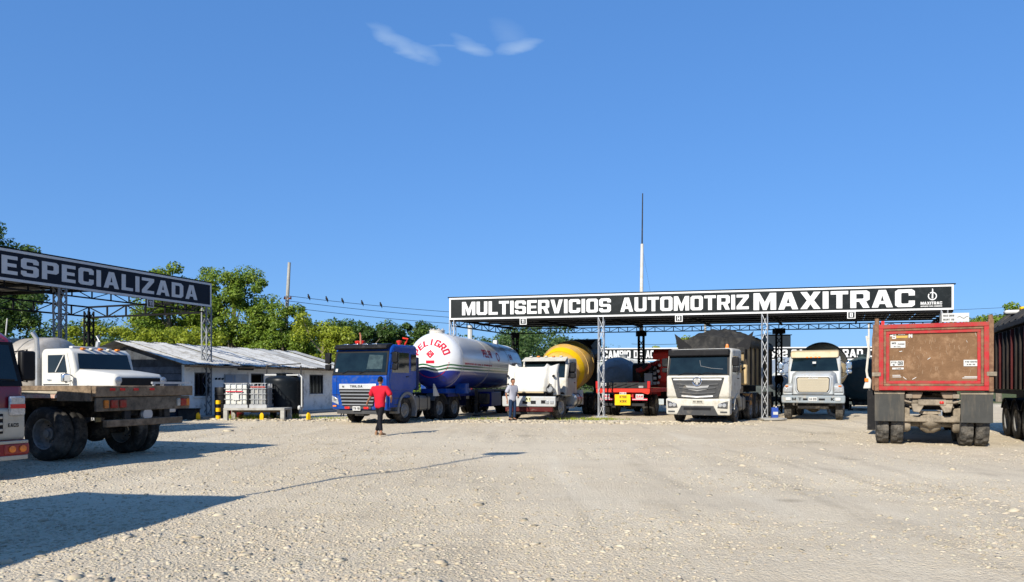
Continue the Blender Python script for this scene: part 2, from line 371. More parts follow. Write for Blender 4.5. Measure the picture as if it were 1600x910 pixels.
# ================================================================== GROUND
def ground_material():
    m = bpy.data.materials.new('crushed_limestone'); m.use_nodes = True
    n, l = m.node_tree.nodes, m.node_tree.links; b = n['Principled BSDF']
    b.inputs['Roughness'].default_value = .95; b.inputs['Specular IOR Level'].default_value = .15
    tc = n.new('ShaderNodeTexCoord'); v = tc.outputs['Object']
    def noise(s, d=6, r=.6, vec=None):
        q = n.new('ShaderNodeTexNoise'); q.inputs['Scale'].default_value = s; q.inputs['Detail'].default_value = d; q.inputs['Roughness'].default_value = r
        l.new(vec or v, q.inputs['Vector']); return q.outputs[0]
    def ramp(s, a, c):
        q = n.new('ShaderNodeMapRange'); q.inputs[1].default_value = a; q.inputs[2].default_value = c; l.new(s, q.inputs[0]); return q.outputs[0]
    def mix(f, a, c):
        q = n.new('ShaderNodeMixRGB'); l.new(f, q.inputs[0])
        for i, s in ((1, a), (2, c)):
            if isinstance(s, tuple): q.inputs[i].default_value = (s[0]*.94, s[1]*.93, s[2]*.91, 1)
            else: l.new(s, q.inputs[i])
        return q.outputs[0]
    mp = n.new('ShaderNodeMapping'); mp.inputs['Scale'].default_value = (.35, 1.3, 1); mp.inputs['Rotation'].default_value = (0, 0, R(-14)); l.new(v, mp.inputs[0])
    c = mix(ramp(noise(.22, 5, .6, mp.outputs[0]), .36, .64), (.52, .43, .305), (.61, .525, .39))
    c = mix(ramp(noise(.09, 4, .5), .45, .68), c, (.65, .57, .435))
    c = mix(ramp(noise(1.1, 7, .7, mp.outputs[0]), .52, .75), c, (.475, .395, .285))
    c = mix(ramp(noise(.6, 7, .75), .56, .78), c, (.40, .345, .26))
    mp2 = n.new('ShaderNodeMapping'); mp2.inputs['Scale'].default_value = (1.6, .16, 1); mp2.inputs['Rotation'].default_value = (0, 0, R(38)); l.new(v, mp2.inputs[0])
    c = mix(ramp(noise(.8, 5, .6, mp2.outputs[0]), .52, .68), c, (.43, .365, .27))
    mp3 = n.new('ShaderNodeMapping'); mp3.inputs['Scale'].default_value = (1.4, .14, 1); mp3.inputs['Rotation'].default_value = (0, 0, R(-66)); l.new(v, mp3.inputs[0])
    c = mix(ramp(noise(.7, 5, .6, mp3.outputs[0]), .56, .74), c, (.66, .585, .455))
    vo = n.new('ShaderNodeTexVoronoi'); vo.inputs['Scale'].default_value = 26; l.new(v, vo.inputs['Vector'])
    sp = n.new('ShaderNodeSeparateColor'); l.new(vo.outputs['Color'], sp.inputs[0])
    c2 = mix(sp.outputs[0], (.49, .41, .30), (.67, .59, .455))
    f = n.new('ShaderNodeMath'); f.operation = 'MULTIPLY'; f.inputs[1].default_value = .6
    l.new(ramp(noise(1.7, 6, .7), .42, .58), f.inputs[0])
    c = mix(f.outputs[0], c, c2)
    # oil and dirt stains, each with its own ragged outline
    for sx_, sy_, sr in ((7.5, 18.9, 1.1), (6.7, 14.6, .45), (7.9, 12.2, .38), (.4, 21.5, .8), (2.2, 17.0, .55), (-4.6, 18.5, .6), (9.6, 22.5, 1.2), (3.6, 9.6, .35)):
        vm = n.new('ShaderNodeVectorMath'); vm.operation = 'DISTANCE'; vm.inputs[1].default_value = (sx_, sy_, 0); l.new(v, vm.inputs[0])
        ma_ = n.new('ShaderNodeMath'); ma_.operation = 'MULTIPLY_ADD'; ma_.inputs[1].default_value = sr*2.4; l.new(noise(2.6, 7, .75), ma_.inputs[0]); l.new(vm.outputs['Value'], ma_.inputs[2])
        k_ = n.new('ShaderNodeMapRange'); k_.inputs[1].default_value = sr*1.9; k_.inputs[2].default_value = sr*1.05; k_.inputs[4].default_value = .5; l.new(ma_.outputs[0], k_.inputs[0])
        c = mix(k_.outputs[0], c, (.20, .165, .12))
    # weedy earth beyond the yard
    sx = n.new('ShaderNodeSeparateXYZ'); l.new(v, sx.inputs[0])
    ad = n.new('ShaderNodeMath'); ad.operation = 'MULTIPLY_ADD'; ad.inputs[1].default_value = 14; l.new(noise(.12, 4), ad.inputs[0]); l.new(sx.outputs[1], ad.inputs[2])
    c = mix(ramp(ad.outputs[0], 58, 66), c, (.085, .10, .035))
    l.new(c, b.inputs['Base Color'])
    bm1 = n.new('ShaderNodeBump'); bm1.inputs['Strength'].default_value = .75; bm1.inputs['Distance'].default_value = .03
    mg = n.new('ShaderNodeMath'); mg.operation = 'MULTIPLY_ADD'; mg.inputs[1].default_value = -.6
    vo2 = n.new('ShaderNodeTexVoronoi'); vo2.inputs['Scale'].default_value = 34; l.new(v, vo2.inputs['Vector'])
    l.new(vo2.outputs['Distance'], mg.inputs[0]); l.new(noise(14, 8, .75), mg.inputs[2])
    l.new(mg.outputs[0], bm1.inputs['Height']); l.new(bm1.outputs[0], b.inputs['Normal'])
    return m
GROUND_MAT = ground_material()

def _fade(a, lo, hi): return np.clip((a - lo) / (hi - lo), 0, 1)
def ground_z(x, y):
    """gentle ruts and humps of the yard, flattening out where vehicles stand and far away"""
    x = np.asarray(x, float); y = np.asarray(y, float)
    z = .022*np.sin(.9*x+.35*y) * np.sin(.5*y-.4*x+1) + .012*np.sin(2.3*x-1.1*y+2) * np.sin(1.9*y+.7*x) + .007*np.sin(5.1*x+2.2*y)*np.sin(4.3*y-1.7*x+.5)
    along = (x*.40 - y*.92 + 3*np.sin(.15*x+.1*y))
    z += .010*np.sin(along*2.6) * np.exp(-((x*.92+y*.40-6)/5)**2)          # faint wheel ruts
    k = _fade(y, 0, 3) * (1 - .72*_fade(y, 13, 20)) * (1 - _fade(y, 45, 60))
    return z*k - .012
xs = np.concatenate([-np.geomspace(2500, 24, 22), np.linspace(-22, 22, 221), np.geomspace(24, 2500, 22)])
ys = np.concatenate([-np.geomspace(300, 3, 10), np.linspace(-2, 34, 200), np.geomspace(34.3, 4500, 48)])
X, Y = np.meshgrid(xs, ys); Z = ground_z(X, Y)
nx, ny = len(xs), len(ys)
gv = np.stack([X.ravel(), Y.ravel(), Z.ravel()], 1)
ii, jj = np.meshgrid(np.arange(nx-1), np.arange(ny-1)); a = (jj*nx+ii).ravel()
gf = np.stack([a, a+1, a+nx+1, a+nx], 1)
def np_mesh(name, verts, faces, material, smooth=False):
    me = bpy.data.meshes.new(name); k = faces.shape[1]
    me.vertices.add(len(verts)); me.vertices.foreach_set('co', verts.astype(np.float32).ravel())
    me.loops.add(faces.size); me.loops.foreach_set('vertex_index', faces.astype(np.int32).ravel())
    me.polygons.add(len(faces)); me.polygons.foreach_set('loop_start', np.arange(0, faces.size, k, dtype=np.int32))
    me.polygons.foreach_set('loop_total', np.full(len(faces), k, dtype=np.int32))
    me.materials.append(material); me.update(calc_edges=True)
    if smooth: me.polygons.foreach_set('use_smooth', np.ones(len(faces), dtype=bool))
    return me
tag(link('ground', np_mesh('ground', gv, gf, GROUND_MAT, True)), 'pale crushed limestone yard ground', None, kind='structure')

# ------------------------------------------------------------------ gravel
def stone_material(name, lo, hi):
    m = bpy.data.materials.new(name); m.use_nodes = True; n, l = m.node_tree.nodes, m.node_tree.links; b = n['Principled BSDF']
    b.inputs['Roughness'].default_value = .92; b.inputs['Specular IOR Level'].default_value = .2
    g = n.new('ShaderNodeNewGeometry'); r = n.new('ShaderNodeValToRGB')
    e = r.color_ramp.elements; e[0].color = (*lo, 1); e[1].color = (*hi, 1)
    k = r.color_ramp.elements.new(.3); k.color = (.42, .355, .255, 1); k = r.color_ramp.elements.new(.75); k.color = (.47, .41, .305, 1)
    l.new(g.outputs['Random Per Island'], r.inputs[0])
    tc = n.new('ShaderNodeTexCoord'); nz = n.new('ShaderNodeTexNoise'); nz.inputs['Scale'].default_value = 22; nz.inputs['Detail'].default_value = 5; l.new(tc.outputs['Object'], nz.inputs['Vector'])
    mx = n.new('ShaderNodeMixRGB'); mx.blend_type = 'MULTIPLY'; mx.inputs[0].default_value = .45; l.new(r.outputs[0], mx.inputs[1]); l.new(nz.outputs[1], mx.inputs[2])
    gm = n.new('ShaderNodeMixRGB'); gm.inputs[0].default_value = .55; l.new(mx.outputs[0], gm.inputs[1]); l.new(r.outputs[0], gm.inputs[2])
    l.new(gm.outputs[0], b.inputs['Base Color'])
    return m
STONE = stone_material('loose_stone', (.31, .26, .18), (.53, .46, .34))
rng = np.random.default_rng(11)
_ic = bmesh.new(); bmesh.ops.create_icosphere(_ic, subdivisions=1, radius=1)
ICV = np.array([v.co[:] for v in _ic.verts]); ICF = np.array([[v.index for v in f.verts] for f in _ic.faces]); _ic.free()
def stones(name, px, py, sizes, zoff=0.0):
    n = len(px); k = len(ICV)
    jit = 1 + rng.uniform(-.32, .32, (n, k, 1))
    sc = np.stack([rng.uniform(.7, 1.45, n), rng.uniform(.6, 1.1, n), rng.uniform(.22, .55, n)], 1)[:, None, :] * sizes[:, None, None]
    p = ICV[None] * jit * sc
    tx = rng.uniform(-.35, .35, n); c, s = np.cos(tx)[:, None], np.sin(tx)[:, None]
    p = np.stack([p[..., 0], p[..., 1]*c - p[..., 2]*s, p[..., 1]*s + p[..., 2]*c], -1)
    a = rng.uniform(0, 2*np.pi, n); c, s = np.cos(a)[:, None], np.sin(a)[:, None]
    q = np.stack([p[..., 0]*c - p[..., 1]*s, p[..., 0]*s + p[..., 1]*c, p[..., 2]], -1)
    q[..., 0] += px[:, None]; q[..., 1] += py[:, None]; q[..., 2] += (ground_z(px, py) + sizes*.04 + zoff)[:, None]
    f = (ICF[None] + (np.arange(n)*k)[:, None, None]).reshape(-1, 3)
    return np_mesh(name, q.reshape(-1, 3), f, STONE)
# density falls off with distance; patches of coarser stone between swept wheel tracks
n0 = 150000
d = np.exp(rng.uniform(np.log(3.6), np.log(31), n0)); kx = rng.uniform(-.95, .95, n0); px, py = d*kx, d
patch = np.sin(.55*px+.9*py+1.3)*np.sin(.38*px-.6*py) + .6*np.sin(1.3*px+.4*py+2)*np.sin(1.1*py-.5*px) + np.clip((-px-.12*py)/5, -.5, .9)
keep = rng.uniform(-1.3, 1.2, n0) < patch
px, py = px[keep], py[keep]
sz = np.exp(rng.normal(np.log(.0092), .45, len(px))) * (1 + .028*py); sz = np.clip(sz, .007, .085)
GRAVEL_XY = (px, py)
tag(link('gravel', stones('gravel', px, py, sz)), 'loose pale crushed stone strewn over the yard', 'gravel', kind='stuff')
n2 = 1500
d2 = np.exp(rng.uniform(np.log(4.4), np.log(26), n2)); kx2 = rng.uniform(-.85, .85, n2); px2, py2 = d2*kx2, d2
kp = rng.uniform(-.6, 1.0, n2) < np.sin(.7*px2+.5*py2) * .6 - px2/(.9*py2)*.7
px2, py2 = px2[kp], py2[kp]
tag(link('coarse_stones', stones('coarse_stones', px2, py2, np.clip(np.exp(rng.normal(np.log(.034), .35, len(px2))), .018, .075), -.006)), 'coarser flat stones scattered among the gravel', 'stones', kind='stuff')
# rubble berm along the edge of the service bays
n1 = 5200
t = rng.uniform(0, 1, n1); bx_ = -15.5 + t*24.5; by_ = 31.6 - t*3.7 + rng.normal(0, .45, n1) - .9*np.exp(-((bx_+5)/2.5)**2)*0
szb = np.clip(np.exp(rng.normal(np.log(.040), .55, n1)), .015, .16)
tag(link('rubble', stones('rubble', bx_, by_, szb, .0)), 'band of coarse pale rubble along the front of the service bays', 'rubble', kind='stuff')
# single rocks one can pick out
ROCKS = [(-9.05, 23.4, .17, 'whitish rock lying on the gravel right behind the old flatbed'), (-8.35, 31.2, .16, 'pale slab of rock under the tank stand'),
         (-3.75, 7.15, .075, 'flat grey rock lying in the foreground gravel below the long shadow'), (-1.05, 15.6, .06, 'small dark rock near the shadow tip'),
         (4.25, 13.6, .065, 'brownish stone alone on the swept gravel'), (-2.15, 12.6, .07, 'grey rock beside the thin pole shadow'), (7.6, 12.7, .08, 'dark flat stone on bare gravel before the red dump truck')]
for x, y, s, lab in ROCKS:
    o = link('rock', stones('rock', np.array([x]), np.array([y]), np.array([s]))); tag(o, lab, 'rock', 'loose rocks on the yard')

# ------------------------------------------------------------------ foliage
def leaf_material(name, dark, mid, light):
    m = bpy.data.materials.new(name); m.use_nodes = True; n, l = m.node_tree.nodes, m.node_tree.links
    n.remove(n['Principled BSDF']); o = n['Material Output']
    g = n.new('ShaderNodeNewGeometry'); r = n.new('ShaderNodeValToRGB'); e = r.color_ramp.elements
    e[0].color = (*dark, 1); e[1].color = (*light, 1); k = e.new(.5); k.color = (*mid, 1)
    tc = n.new('ShaderNodeTexCoord'); nz = n.new('ShaderNodeTexNoise'); nz.inputs['Scale'].default_value = .55; nz.inputs['Detail'].default_value = 3; l.new(tc.outputs['Object'], nz.inputs['Vector'])
    ad = n.new('ShaderNodeMath'); ad.operation = 'MULTIPLY_ADD'; ad.inputs[1].default_value = .5; l.new(g.outputs['Random Per Island'], ad.inputs[0])
    s2 = n.new('ShaderNodeMath'); s2.operation = 'MULTIPLY_ADD'; s2.inputs[1].default_value = 1.3; s2.inputs[2].default_value = -.4; l.new(nz.outputs[0], s2.inputs[0]); l.new(s2.outputs[0], ad.inputs[2])
    l.new(ad.outputs[0], r.inputs[0])
    d = n.new('ShaderNodeBsdfPrincipled'); d.inputs['Roughness'].default_value = .5; d.inputs['Specular IOR Level'].default_value = .3; t = n.new('ShaderNodeBsdfTranslucent'); mx = n.new('ShaderNodeMixShader'); mx.inputs[0].default_value = .38
    l.new(r.outputs[0], d.inputs['Base Color']); l.new(r.outputs[0], t.inputs[0]); l.new(d.outputs[0], mx.inputs[1]); l.new(t.outputs[0], mx.inputs[2]); l.new(mx.outputs[0], o.inputs[0])
    return m
LEAF = [leaf_material('leaf_mid', (.055, .10, .012), (.15, .23, .025), (.29, .35, .045)),
        leaf_material('leaf_yellowish', (.10, .15, .012), (.26, .31, .025), (.38, .41, .045)),
        leaf_material('leaf_dark', (.022, .052, .012), (.06, .112, .02), (.125, .185, .034)),
        leaf_material('leaf_far', (.028, .062, .018), (.07, .125, .034), (.135, .20, .055))]
bark = mat('bark', (.16, .135, .105), .9, var=.35, scale=6, bump=.5)
def leaf_cloud(centres, radii, per, size, g):
    """leaf-sized faces gathered in clumps; normals lean outwards"""
    n = len(centres)*per
    c = np.repeat(centres, per, 0); r = np.repeat(radii, per)
    d = g.normal(size=(n, 3)); d /= np.linalg.norm(d, axis=1)[:, None]
    rad = g.uniform(.25, 1.0, n)**.55
    p = c + d * (rad*r)[:, None] * np.array([1.1, 1.1, .78])
    nrm = d*.8 + g.normal(size=(n, 3))*.6 + np.array([0, 0, .55]); nrm /= np.linalg.norm(nrm, axis=1)[:, None]
    ref = g.normal(size=(n, 3)); u = np.cross(nrm, ref); u /= np.linalg.norm(u, axis=1)[:, None]; w = np.cross(nrm, u)
    s = size * g.uniform(.55, 1.35, n)[:, None]
    q = np.stack([p - u*s, p + w*s*.48 + nrm*s*.12, p + u*s, p - w*s*.48 + nrm*s*.12], 1)
    return q.reshape(-1, 3), np.arange(n*4).reshape(-1, 4)
def tree(name, label, x, y, h, lobes, lm, seed, clumps=60, per=110, size=.2, clump_r=.75, trunk_r=.2, group=None):
    """lobes: (dx, dy, z, rx, ry, rz) ellipsoids the clumps fill"""
    g = np.random.default_rng(seed); root = thing(name, label, 'tree', (x, y, 0), group=group)
    vol = np.array([a[3]*a[4]*a[5] for a in lobes]); cnt = np.maximum(3, (vol/vol.sum()*clumps)).astype(int)
    cs = []
    for (dx, dy, z, rx, ry, rz), k in zip(lobes, cnt):
        dd = g.normal(size=(k, 3)); dd /= np.linalg.norm(dd, axis=1)[:, None]
        cs.append(np.array([dx, dy, z]) + dd * g.uniform(.2, 1.02, (k, 1))**.5 * np.array([rx, ry, rz]))
    cs = np.concatenate(cs); cs[:, 2] = np.maximum(cs[:, 2], .6)
    v, f = leaf_cloud(cs, g.uniform(.45, 1.35, len(cs))*clump_r, int(per*2.2), size*.66, g)
    link('crown', np_mesh('crown', v, f, LEAF[lm]), root)
    m = M(); top = max(a[2] for a in lobes); sway = g.uniform(-.3, .3, 2)
    m.tube([(0, 0, -.1), (sway[0]*.4, sway[1]*.4, top*.35), (sway[0], sway[1], top*.7), (sway[0]*1.5, sway[1], top)], [trunk_r*1.25, trunk_r, trunk_r*.7, trunk_r*.25], 8)
    m.obj('trunk', bark, root, smooth=True)
    lm_ = M()
    for k in g.choice(len(cs), min(14, len(cs)), replace=False):
        e = cs[k]; z0 = min(e[2]*.6, top*.7); s = np.array([sway[0]*.7, sway[1]*.7, z0]); mid = (s+e)/2 + g.normal(size=3)*.2
        lm_.tube([s, mid, e], [trunk_r*.42, trunk_r*.28, .02], 5)
    lm_.obj('limbs', bark, root, smooth=True)
    return root
BT = 'broadleaf trees behind the low house'
tree('broadleaf_tree', 'tall sunlit broadleaf tree rising behind the middle of the low house', -20.2, 53, 10, [(0,0,6.2,3.4,2.6,3.6), (1.6,-.5,8.0,1.6,1.4,1.9), (-2.2,0,7.6,1.7,1.5,2.1), (.2,0,9.2,1.2,1.2,1.1), (2.6,-.6,4.3,1.6,1.6,2.2)], 0, 1, 120, 130, .17, .72, .24, BT)
tree('broadleaf_tree', 'tall tree with feathery top just right of the long narrow signboard', -24.0, 52, 10, [(0,0,6.0,2.6,2.4,3.4), (-.6,0,9.0,1.3,1.2,1.2), (1.2,0,7.8,1.5,1.3,1.7), (-1.6,-.5,4.6,1.7,1.6,2.2)], 0, 2, 95, 130, .17, .66, .22, BT)
tree('broadleaf_tree', 'bushy tree crowding the foot of the leaning utility pole', -16.0, 52, 7, [(0,0,4.0,2.3,2.0,3.0), (-1.2,-.4,6.1,1.1,1.1,1.5), (1.1,-.3,5.2,1.1,1.1,1.6)], 0, 3, 70, 130, .16, .62, .16, BT)
tree('broadleaf_tree', 'lower light green tree between utility pole and blue truck', -12.9, 50, 6, [(0,0,3.0,2.0,1.8,2.6), (-.9,-.2,5.4,.8,.8,1.1), (1.2,0,4.2,1.1,1.1,1.2), (.3,-.2,5.0,.6,.6,.8)], 1, 4, 60, 130, .15, .58, .14, BT)
tree('yellowish_tree', 'yellow green spreading tree seen under the truss of the narrow signboard', -27.0, 49, 6, [(0,0,3.8,3.4,2.4,2.0), (2.6,-.4,3.4,2.4,2.0,1.8), (-2.6,0,3.2,2.2,2.0,1.7)], 1, 5, 85, 130, .16, .68, .18, BT)
tree('yellowish_tree', 'pale green tree standing behind the gable of the low house', -21.8, 47, 5.5, [(0,0,3.6,2.2,1.9,1.9), (1.8,0,3.2,1.7,1.6,1.7)], 1, 6, 60, 130, .15, .62, .15, BT)
tree('broadleaf_tree', 'big dark tree overhanging the near end of the narrow canopy', -33.6, 47.5, 12, [(0,0,8.9,2.9,2.6,2.2), (.8,-.4,10.6,1.9,1.8,1.5), (-1.2,0,6.0,2.8,2.4,2.6), (2.2,0,7.6,1.5,1.4,1.2)], 2, 7, 95, 130, .20, .8, .3, BT)
tree('shade_tree', 'dark shaded tree behind the old white tanker truck', -27.5, 40.5, 6, [(0,0,3.6,2.8,2.0,2.6), (-3.0,.3,3.6,2.2,1.8,2.5)], 2, 8, 75, 120, .18, .8, .18, BT)
tree('broadleaf_tree', 'spreading dark crowned tree beyond the blue truck cab', -17.2, 82, 9, [(0,0,6.2,3.6,2.6,2.0), (2.8,0,6.6,2.2,2.0,1.5), (-1.6,0,7.2,1.9,1.7,1.2)], 2, 9, 70, 120, .26, .9, .2)
tree('broadleaf_tree', 'flat topped distant tree between blue cab and white tank', -12.0, 86, 9, [(0,0,6.6,3.2,2.4,1.7), (1.8,0,7.4,1.9,1.7,1.1), (-2.2,0,5.2,2.2,2.0,1.8)], 2, 10, 65, 120, .26, .9, .2)
tree('broadleaf_tree', 'tree peeking over the dark trailer at the far right edge', 41.0, 62, 8, [(0,0,5.4,3.2,2.6,2.2), (1.6,0,7.2,1.6,1.4,1.2), (-3.2,0,5.4,2.2,2.0,1.4)], 0, 12, 70, 120, .2, .8, .2)
tree('broadleaf_tree', 'round low tree showing beyond the red crane column', 16.2, 66, 6, [(0,0,4.4,1.5,1.5,1.5), (-2.6,.2,4.4,1.3,.9,.45), (1.4,0,4.8,1.2,1.2,1.1)], 1, 13, 40, 110, .2, .7, .15)
# far wooded rise: one mass
g = np.random.default_rng(21); cs, rs = [], []
for k in range(520):
    x = g.uniform(-70, 34); y = 96 + g.uniform(0, 34)
    top = 7.2 + 1.5*math.sin(x*.21+1) + 1.1*math.sin(x*.5) + (y-96)*.075
    kx = x/y
    if kx > .09: top *= max(.42, 1 - (kx-.09)*5.5)
    top = max(top, 3.2)
    for j in range(4): cs.append((x + g.normal()*1.2, y + g.normal()*1.2, top*g.uniform(.18, .98))); rs.append(g.uniform(.9, 1.9))
v, f = leaf_cloud(np.array(cs), np.array(rs), 90, .23, g)
tag(link('woods', np_mesh('woods', v, f, LEAF[3])), 'far belt of dense green woodland behind the yard', 'woods', kind='stuff')
# scrubby green growth closing the view behind the house
cs, rs = [], []
for k in range(160):
    x = g.uniform(-48, -8); y = 60 + g.uniform(0, 16)
    for j in range(3): cs.append((x, y, g.uniform(.4, 4.6))); rs.append(g.uniform(.7, 1.5))
v, f = leaf_cloud(np.array(cs), np.array(rs), 130, .15, g)
tag(link('undergrowth', np_mesh('undergrowth', v, f, LEAF[0])), 'dense green undergrowth behind the low house', 'undergrowth', kind='stuff')
# weeds along bay edge
def grass_patch(name, label, spots, n, hgt):
    vs, fs = [], []
    for k in range(n):
        cx, cy, r = spots[k % len(spots)]; a = g.uniform(0, 6.28); rr = r*math.sqrt(g.uniform()); x, y = cx + rr*math.cos(a)*1.8, cy + rr*math.sin(a)
        b = g.uniform(0, 6.28); h = hgt*g.uniform(.4, 1.2); w = .014; lean = g.normal(size=2)*h*.45; o = len(vs)
        vs += [(x-w*math.cos(b), y-w*math.sin(b), -.02), (x+w*math.cos(b), y+w*math.sin(b), -.02), (x+lean[0], y+lean[1], h)]; fs.append((o, o+1, o+2))
    tag(link(name, np_mesh(name, np.array(vs), np.array(fs), LEAF[1])), label, 'weeds', kind='stuff')
grass_patch('weeds', 'thin weeds at the foot of the lattice post by the mixer', [(2.6, 31.0, .7), (3.9, 30.9, .6), (3.2, 31.3, .7)], 600, .10)
grass_patch('weeds', 'low weeds growing under the tank stand by the house', [(-11.4, 31.6, .5), (-10.6, 32.0, .6), (-10.9, 31.3, .4), (-9.9, 32.1, .4)], 800, .22)
grass_patch('weeds', 'weedy tuft in the shade beside the blue truck', [(-8.0, 32.0, .5), (-1.2, 31.3, .4)], 260, .10)

# ================================================================== CANOPIES
def lattice(m, p0, p1, w, step=.42, t=.04):
    """square lattice column or beam between p0 and p1"""
    p0, p1 = Vector(p0), Vector(p1); d = (p1-p0); L = d.length; d.normalize()
    up = Vector((0,0,1)) if abs(d.z) < .9 else Vector((.39,.92,0)); a = d.cross(up).normalized()*w/2; b = a.cross(d).normalized()*w/2
    cor = [a+b, a-b, -a-b, -a+b]
    for c in cor: m.bar(p0+c, p1+c, t)
    n = max(2, round(L/step))
    for k in range(n):
        for i in range(4):
            c0, c1 = cor[i], cor[(i+1) % 4]
            q0, q1 = p0 + d*L*k/n, p0 + d*L*(k+1)/n
            if k % 2: c0, c1 = c1, c0
            m.bar(q0 + c0*.97, q1 + c1*.97, t*.55)
    return m
def truss(m, p0, p1, depth, n, t=.06):
    p0, p1 = Vector(p0), Vector(p1); dz = Vector((0,0,-depth))
    m.bar(p0, p1, t); m.bar(p0+dz, p1+dz, t)
    for k in range(n+1):
        a = p0.lerp(p1, k/n); m.bar(a, a+dz, t*.8)
        if k < n:
            b = p0.lerp(p1, (k+1)/n); m.bar(*((a+dz, b) if k % 2 else (a, b+dz)), t*.55)
    return m
def corrugated(m, p0, pu, pv, pitch=.2, amp=.03):
    """corrugated sheet spanning p0 + u*pu + v*pv, ribs along v"""
    p0, pu, pv = Vector(p0), Vector(pu), Vector(pv); nn = pu.cross(pv).normalized(); k = max(2, int(pu.length/pitch*2)); nu = k
    vs = []
    for j in (0, 1):
        for i in range(nu+1): vs.append(p0 + pu*(i/nu) + pv*j + nn*(amp if i % 2 else 0))
    return m.add(vs, [(i, i+1, nu+2+i, nu+1+i) for i in range(nu)])
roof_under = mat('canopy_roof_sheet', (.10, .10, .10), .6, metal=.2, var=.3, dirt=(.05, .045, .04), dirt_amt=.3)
canopy_black = mat('canopy_black_steel', (.010, .010, .011), .75, var=.3, spec=.12)

# ---- main canopy with the long signboard
SA, SB = Vector((-2.96, 34.8, 0)), Vector((18.0, 30.0, 0)); SD = SB - SA; SL = SD.length; su = SD.normalized()
sn = Vector((-su.y, su.x, 0))                                   # away from the camera
can = thing('service_canopy', 'long truck service canopy with black signboard reading MULTISERVICIOS AUTOMOTRIZ MAXITRAC', 'canopy', SA)
can_o = SA.copy()
def L(p): return Vector(p) - can_o
def sp(t, z, off=0.0): return SA + su*(t*SL) + sn*off + Vector((0, 0, z)) - can_o
zt, zb = 5.55, 4.524
M().slab([sp(0, zb), sp(1, zb), sp(1, zt), sp(0, zt)], -.12).obj('signboard', sign_black, can)
bd = M(); w = .075
for a0, a1, b0, b1 in ((0, 1, zt-w, zt), (0, 1, zb, zb+w)): bd.slab([sp(a0, b0), sp(a1, b0), sp(a1, b1), sp(a0, b1)], .012, .004)
for a0, a1 in ((0, w/SL), (1-w/SL, 1)): bd.slab([sp(a0, zb+w), sp(a1, zb+w), sp(a1, zt-w), sp(a0, zt-w)], .012, .004)
bd.obj('sign_border', sign_white, can)
for txt, t0, t1, z0, z1 in (('MULTISERVICIOS', .029, .3535, zb+.20, zt-.20), ('AUTOMOTRIZ', .373, .629, zb+.20, zt-.19), ('MAXITRAC', .638, .933, zb+.15, zt-.15)):
    letters('sign_letter', sign_white, can, txt, sp(t0, z0, -.006), su, (0,0,1), (t1-t0)*SL, z1-z0, .55)
for k in range(1, 8): M().slab([sp(k/8-.0004, zb+w+.002), sp(k/8+.0004, zb+w+.002), sp(k/8+.0004, zt-w-.002), sp(k/8-.0004, zt-w-.002)], .0012, .0012).obj('sheet_seam', mat('seam_grey', (.05, .055, .058), .5), can)
lg = M(); c0 = sp(.9635, zb+.575, -.0055)
for k in range(20):
    a0, a1 = 2*math.pi*k/20, 2*math.pi*(k+1)/20
    if 6 < k < 8: continue
    P = lambda a, r: c0 + su*r*math.cos(a) + Vector((0,0,r*math.sin(a)))
    lg.add([P(a0,.13), P(a1,.13), P(a1,.17), P(a0,.17)], [(0,1,2,3)])
lg.add([c0+Vector((0,-.001,.0))+su*-.03+Vector((0,0,-.10)), c0+su*.03+Vector((0,-.001,-.1)), c0+su*.03+Vector((0,-.001,.28)), c0+su*-.01+Vector((0,-.001,.32))], [(0,1,2,3)])
put_text(lg, 'MAXITRAC', sp(.943, zb+.225, -.006), su, (0,0,1), .80, .12, .7)
put_text(lg, 'SERVICIO PARA CAMIONES', sp(.943, zb+.135, -.006), su, (0,0,1), .80, .05, .7)
lg.obj('sign_logo', sign_white, can)
# roof frame and sheets
RV = Vector((3.08, 6.8, 0)); zr = 4.65
for k in range(20):
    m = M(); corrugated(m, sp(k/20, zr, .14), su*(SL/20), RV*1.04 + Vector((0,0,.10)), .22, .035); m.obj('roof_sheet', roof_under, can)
m = M()
for k in range(0, 7): m.bar(sp(k/6, zr-.09, .1), sp(k/6, zr-.05, .1) + RV, .07, .10)
for k in range(1, 6): m.bar(sp(0, zr-.03) + RV*(k/6), sp(1, zr-.03) + RV*(k/6), .05, .06)
m.obj('rafters', canopy_black, can)
m = M(); truss(m, sp(0, zr-.06) + RV, sp(1, zr-.06) + RV, .26, 44, .05); m.obj('rear_truss', canopy_black, can)
m = M(); truss(m, sp(.001, zr-.05, .16), sp(.001, zr-.05) + RV, .34, 9, .055); m.obj('side_truss', canopy_black, can)
m = M(); truss(m, sp(.999, zr-.05, .16), sp(.999, zr-.05) + RV, .34, 9, .055); m.obj('side_truss', canopy_black, can)
m = M(); m.bar(sp(-.004, zt+.03, .06), sp(1.004, zt+.03, .06), .09, .05); m.bar(sp(0, zb-.05, .08), sp(1, zb-.05, .08), .09, .09); m.obj('sign_frame', canopy_black, can)
for t in (.006, .333, .66, .985):
    m = M(); lattice(m, sp(t, 0, .10), sp(t, zb, .10), .23, .55, .036); m.bx(*(lambda q: (q.x-.25, q.x+.25, q.y-.25, q.y+.25, -.05, .05))(sp(t, 0, .1))); m.obj('post', galv, can)
for q in ((.18, 41.6), (7.02, 40.0), (13.85, 38.2)):
    m = M(); p = L((q[0], q[1], 0)); lattice(m, p, p + Vector((0,0,zr-.3)), .26, .40, .07); m.box(p + Vector((0,0,zr-.42)), (.5,.5,.28)); m.obj('rear_post', canopy_black, can)
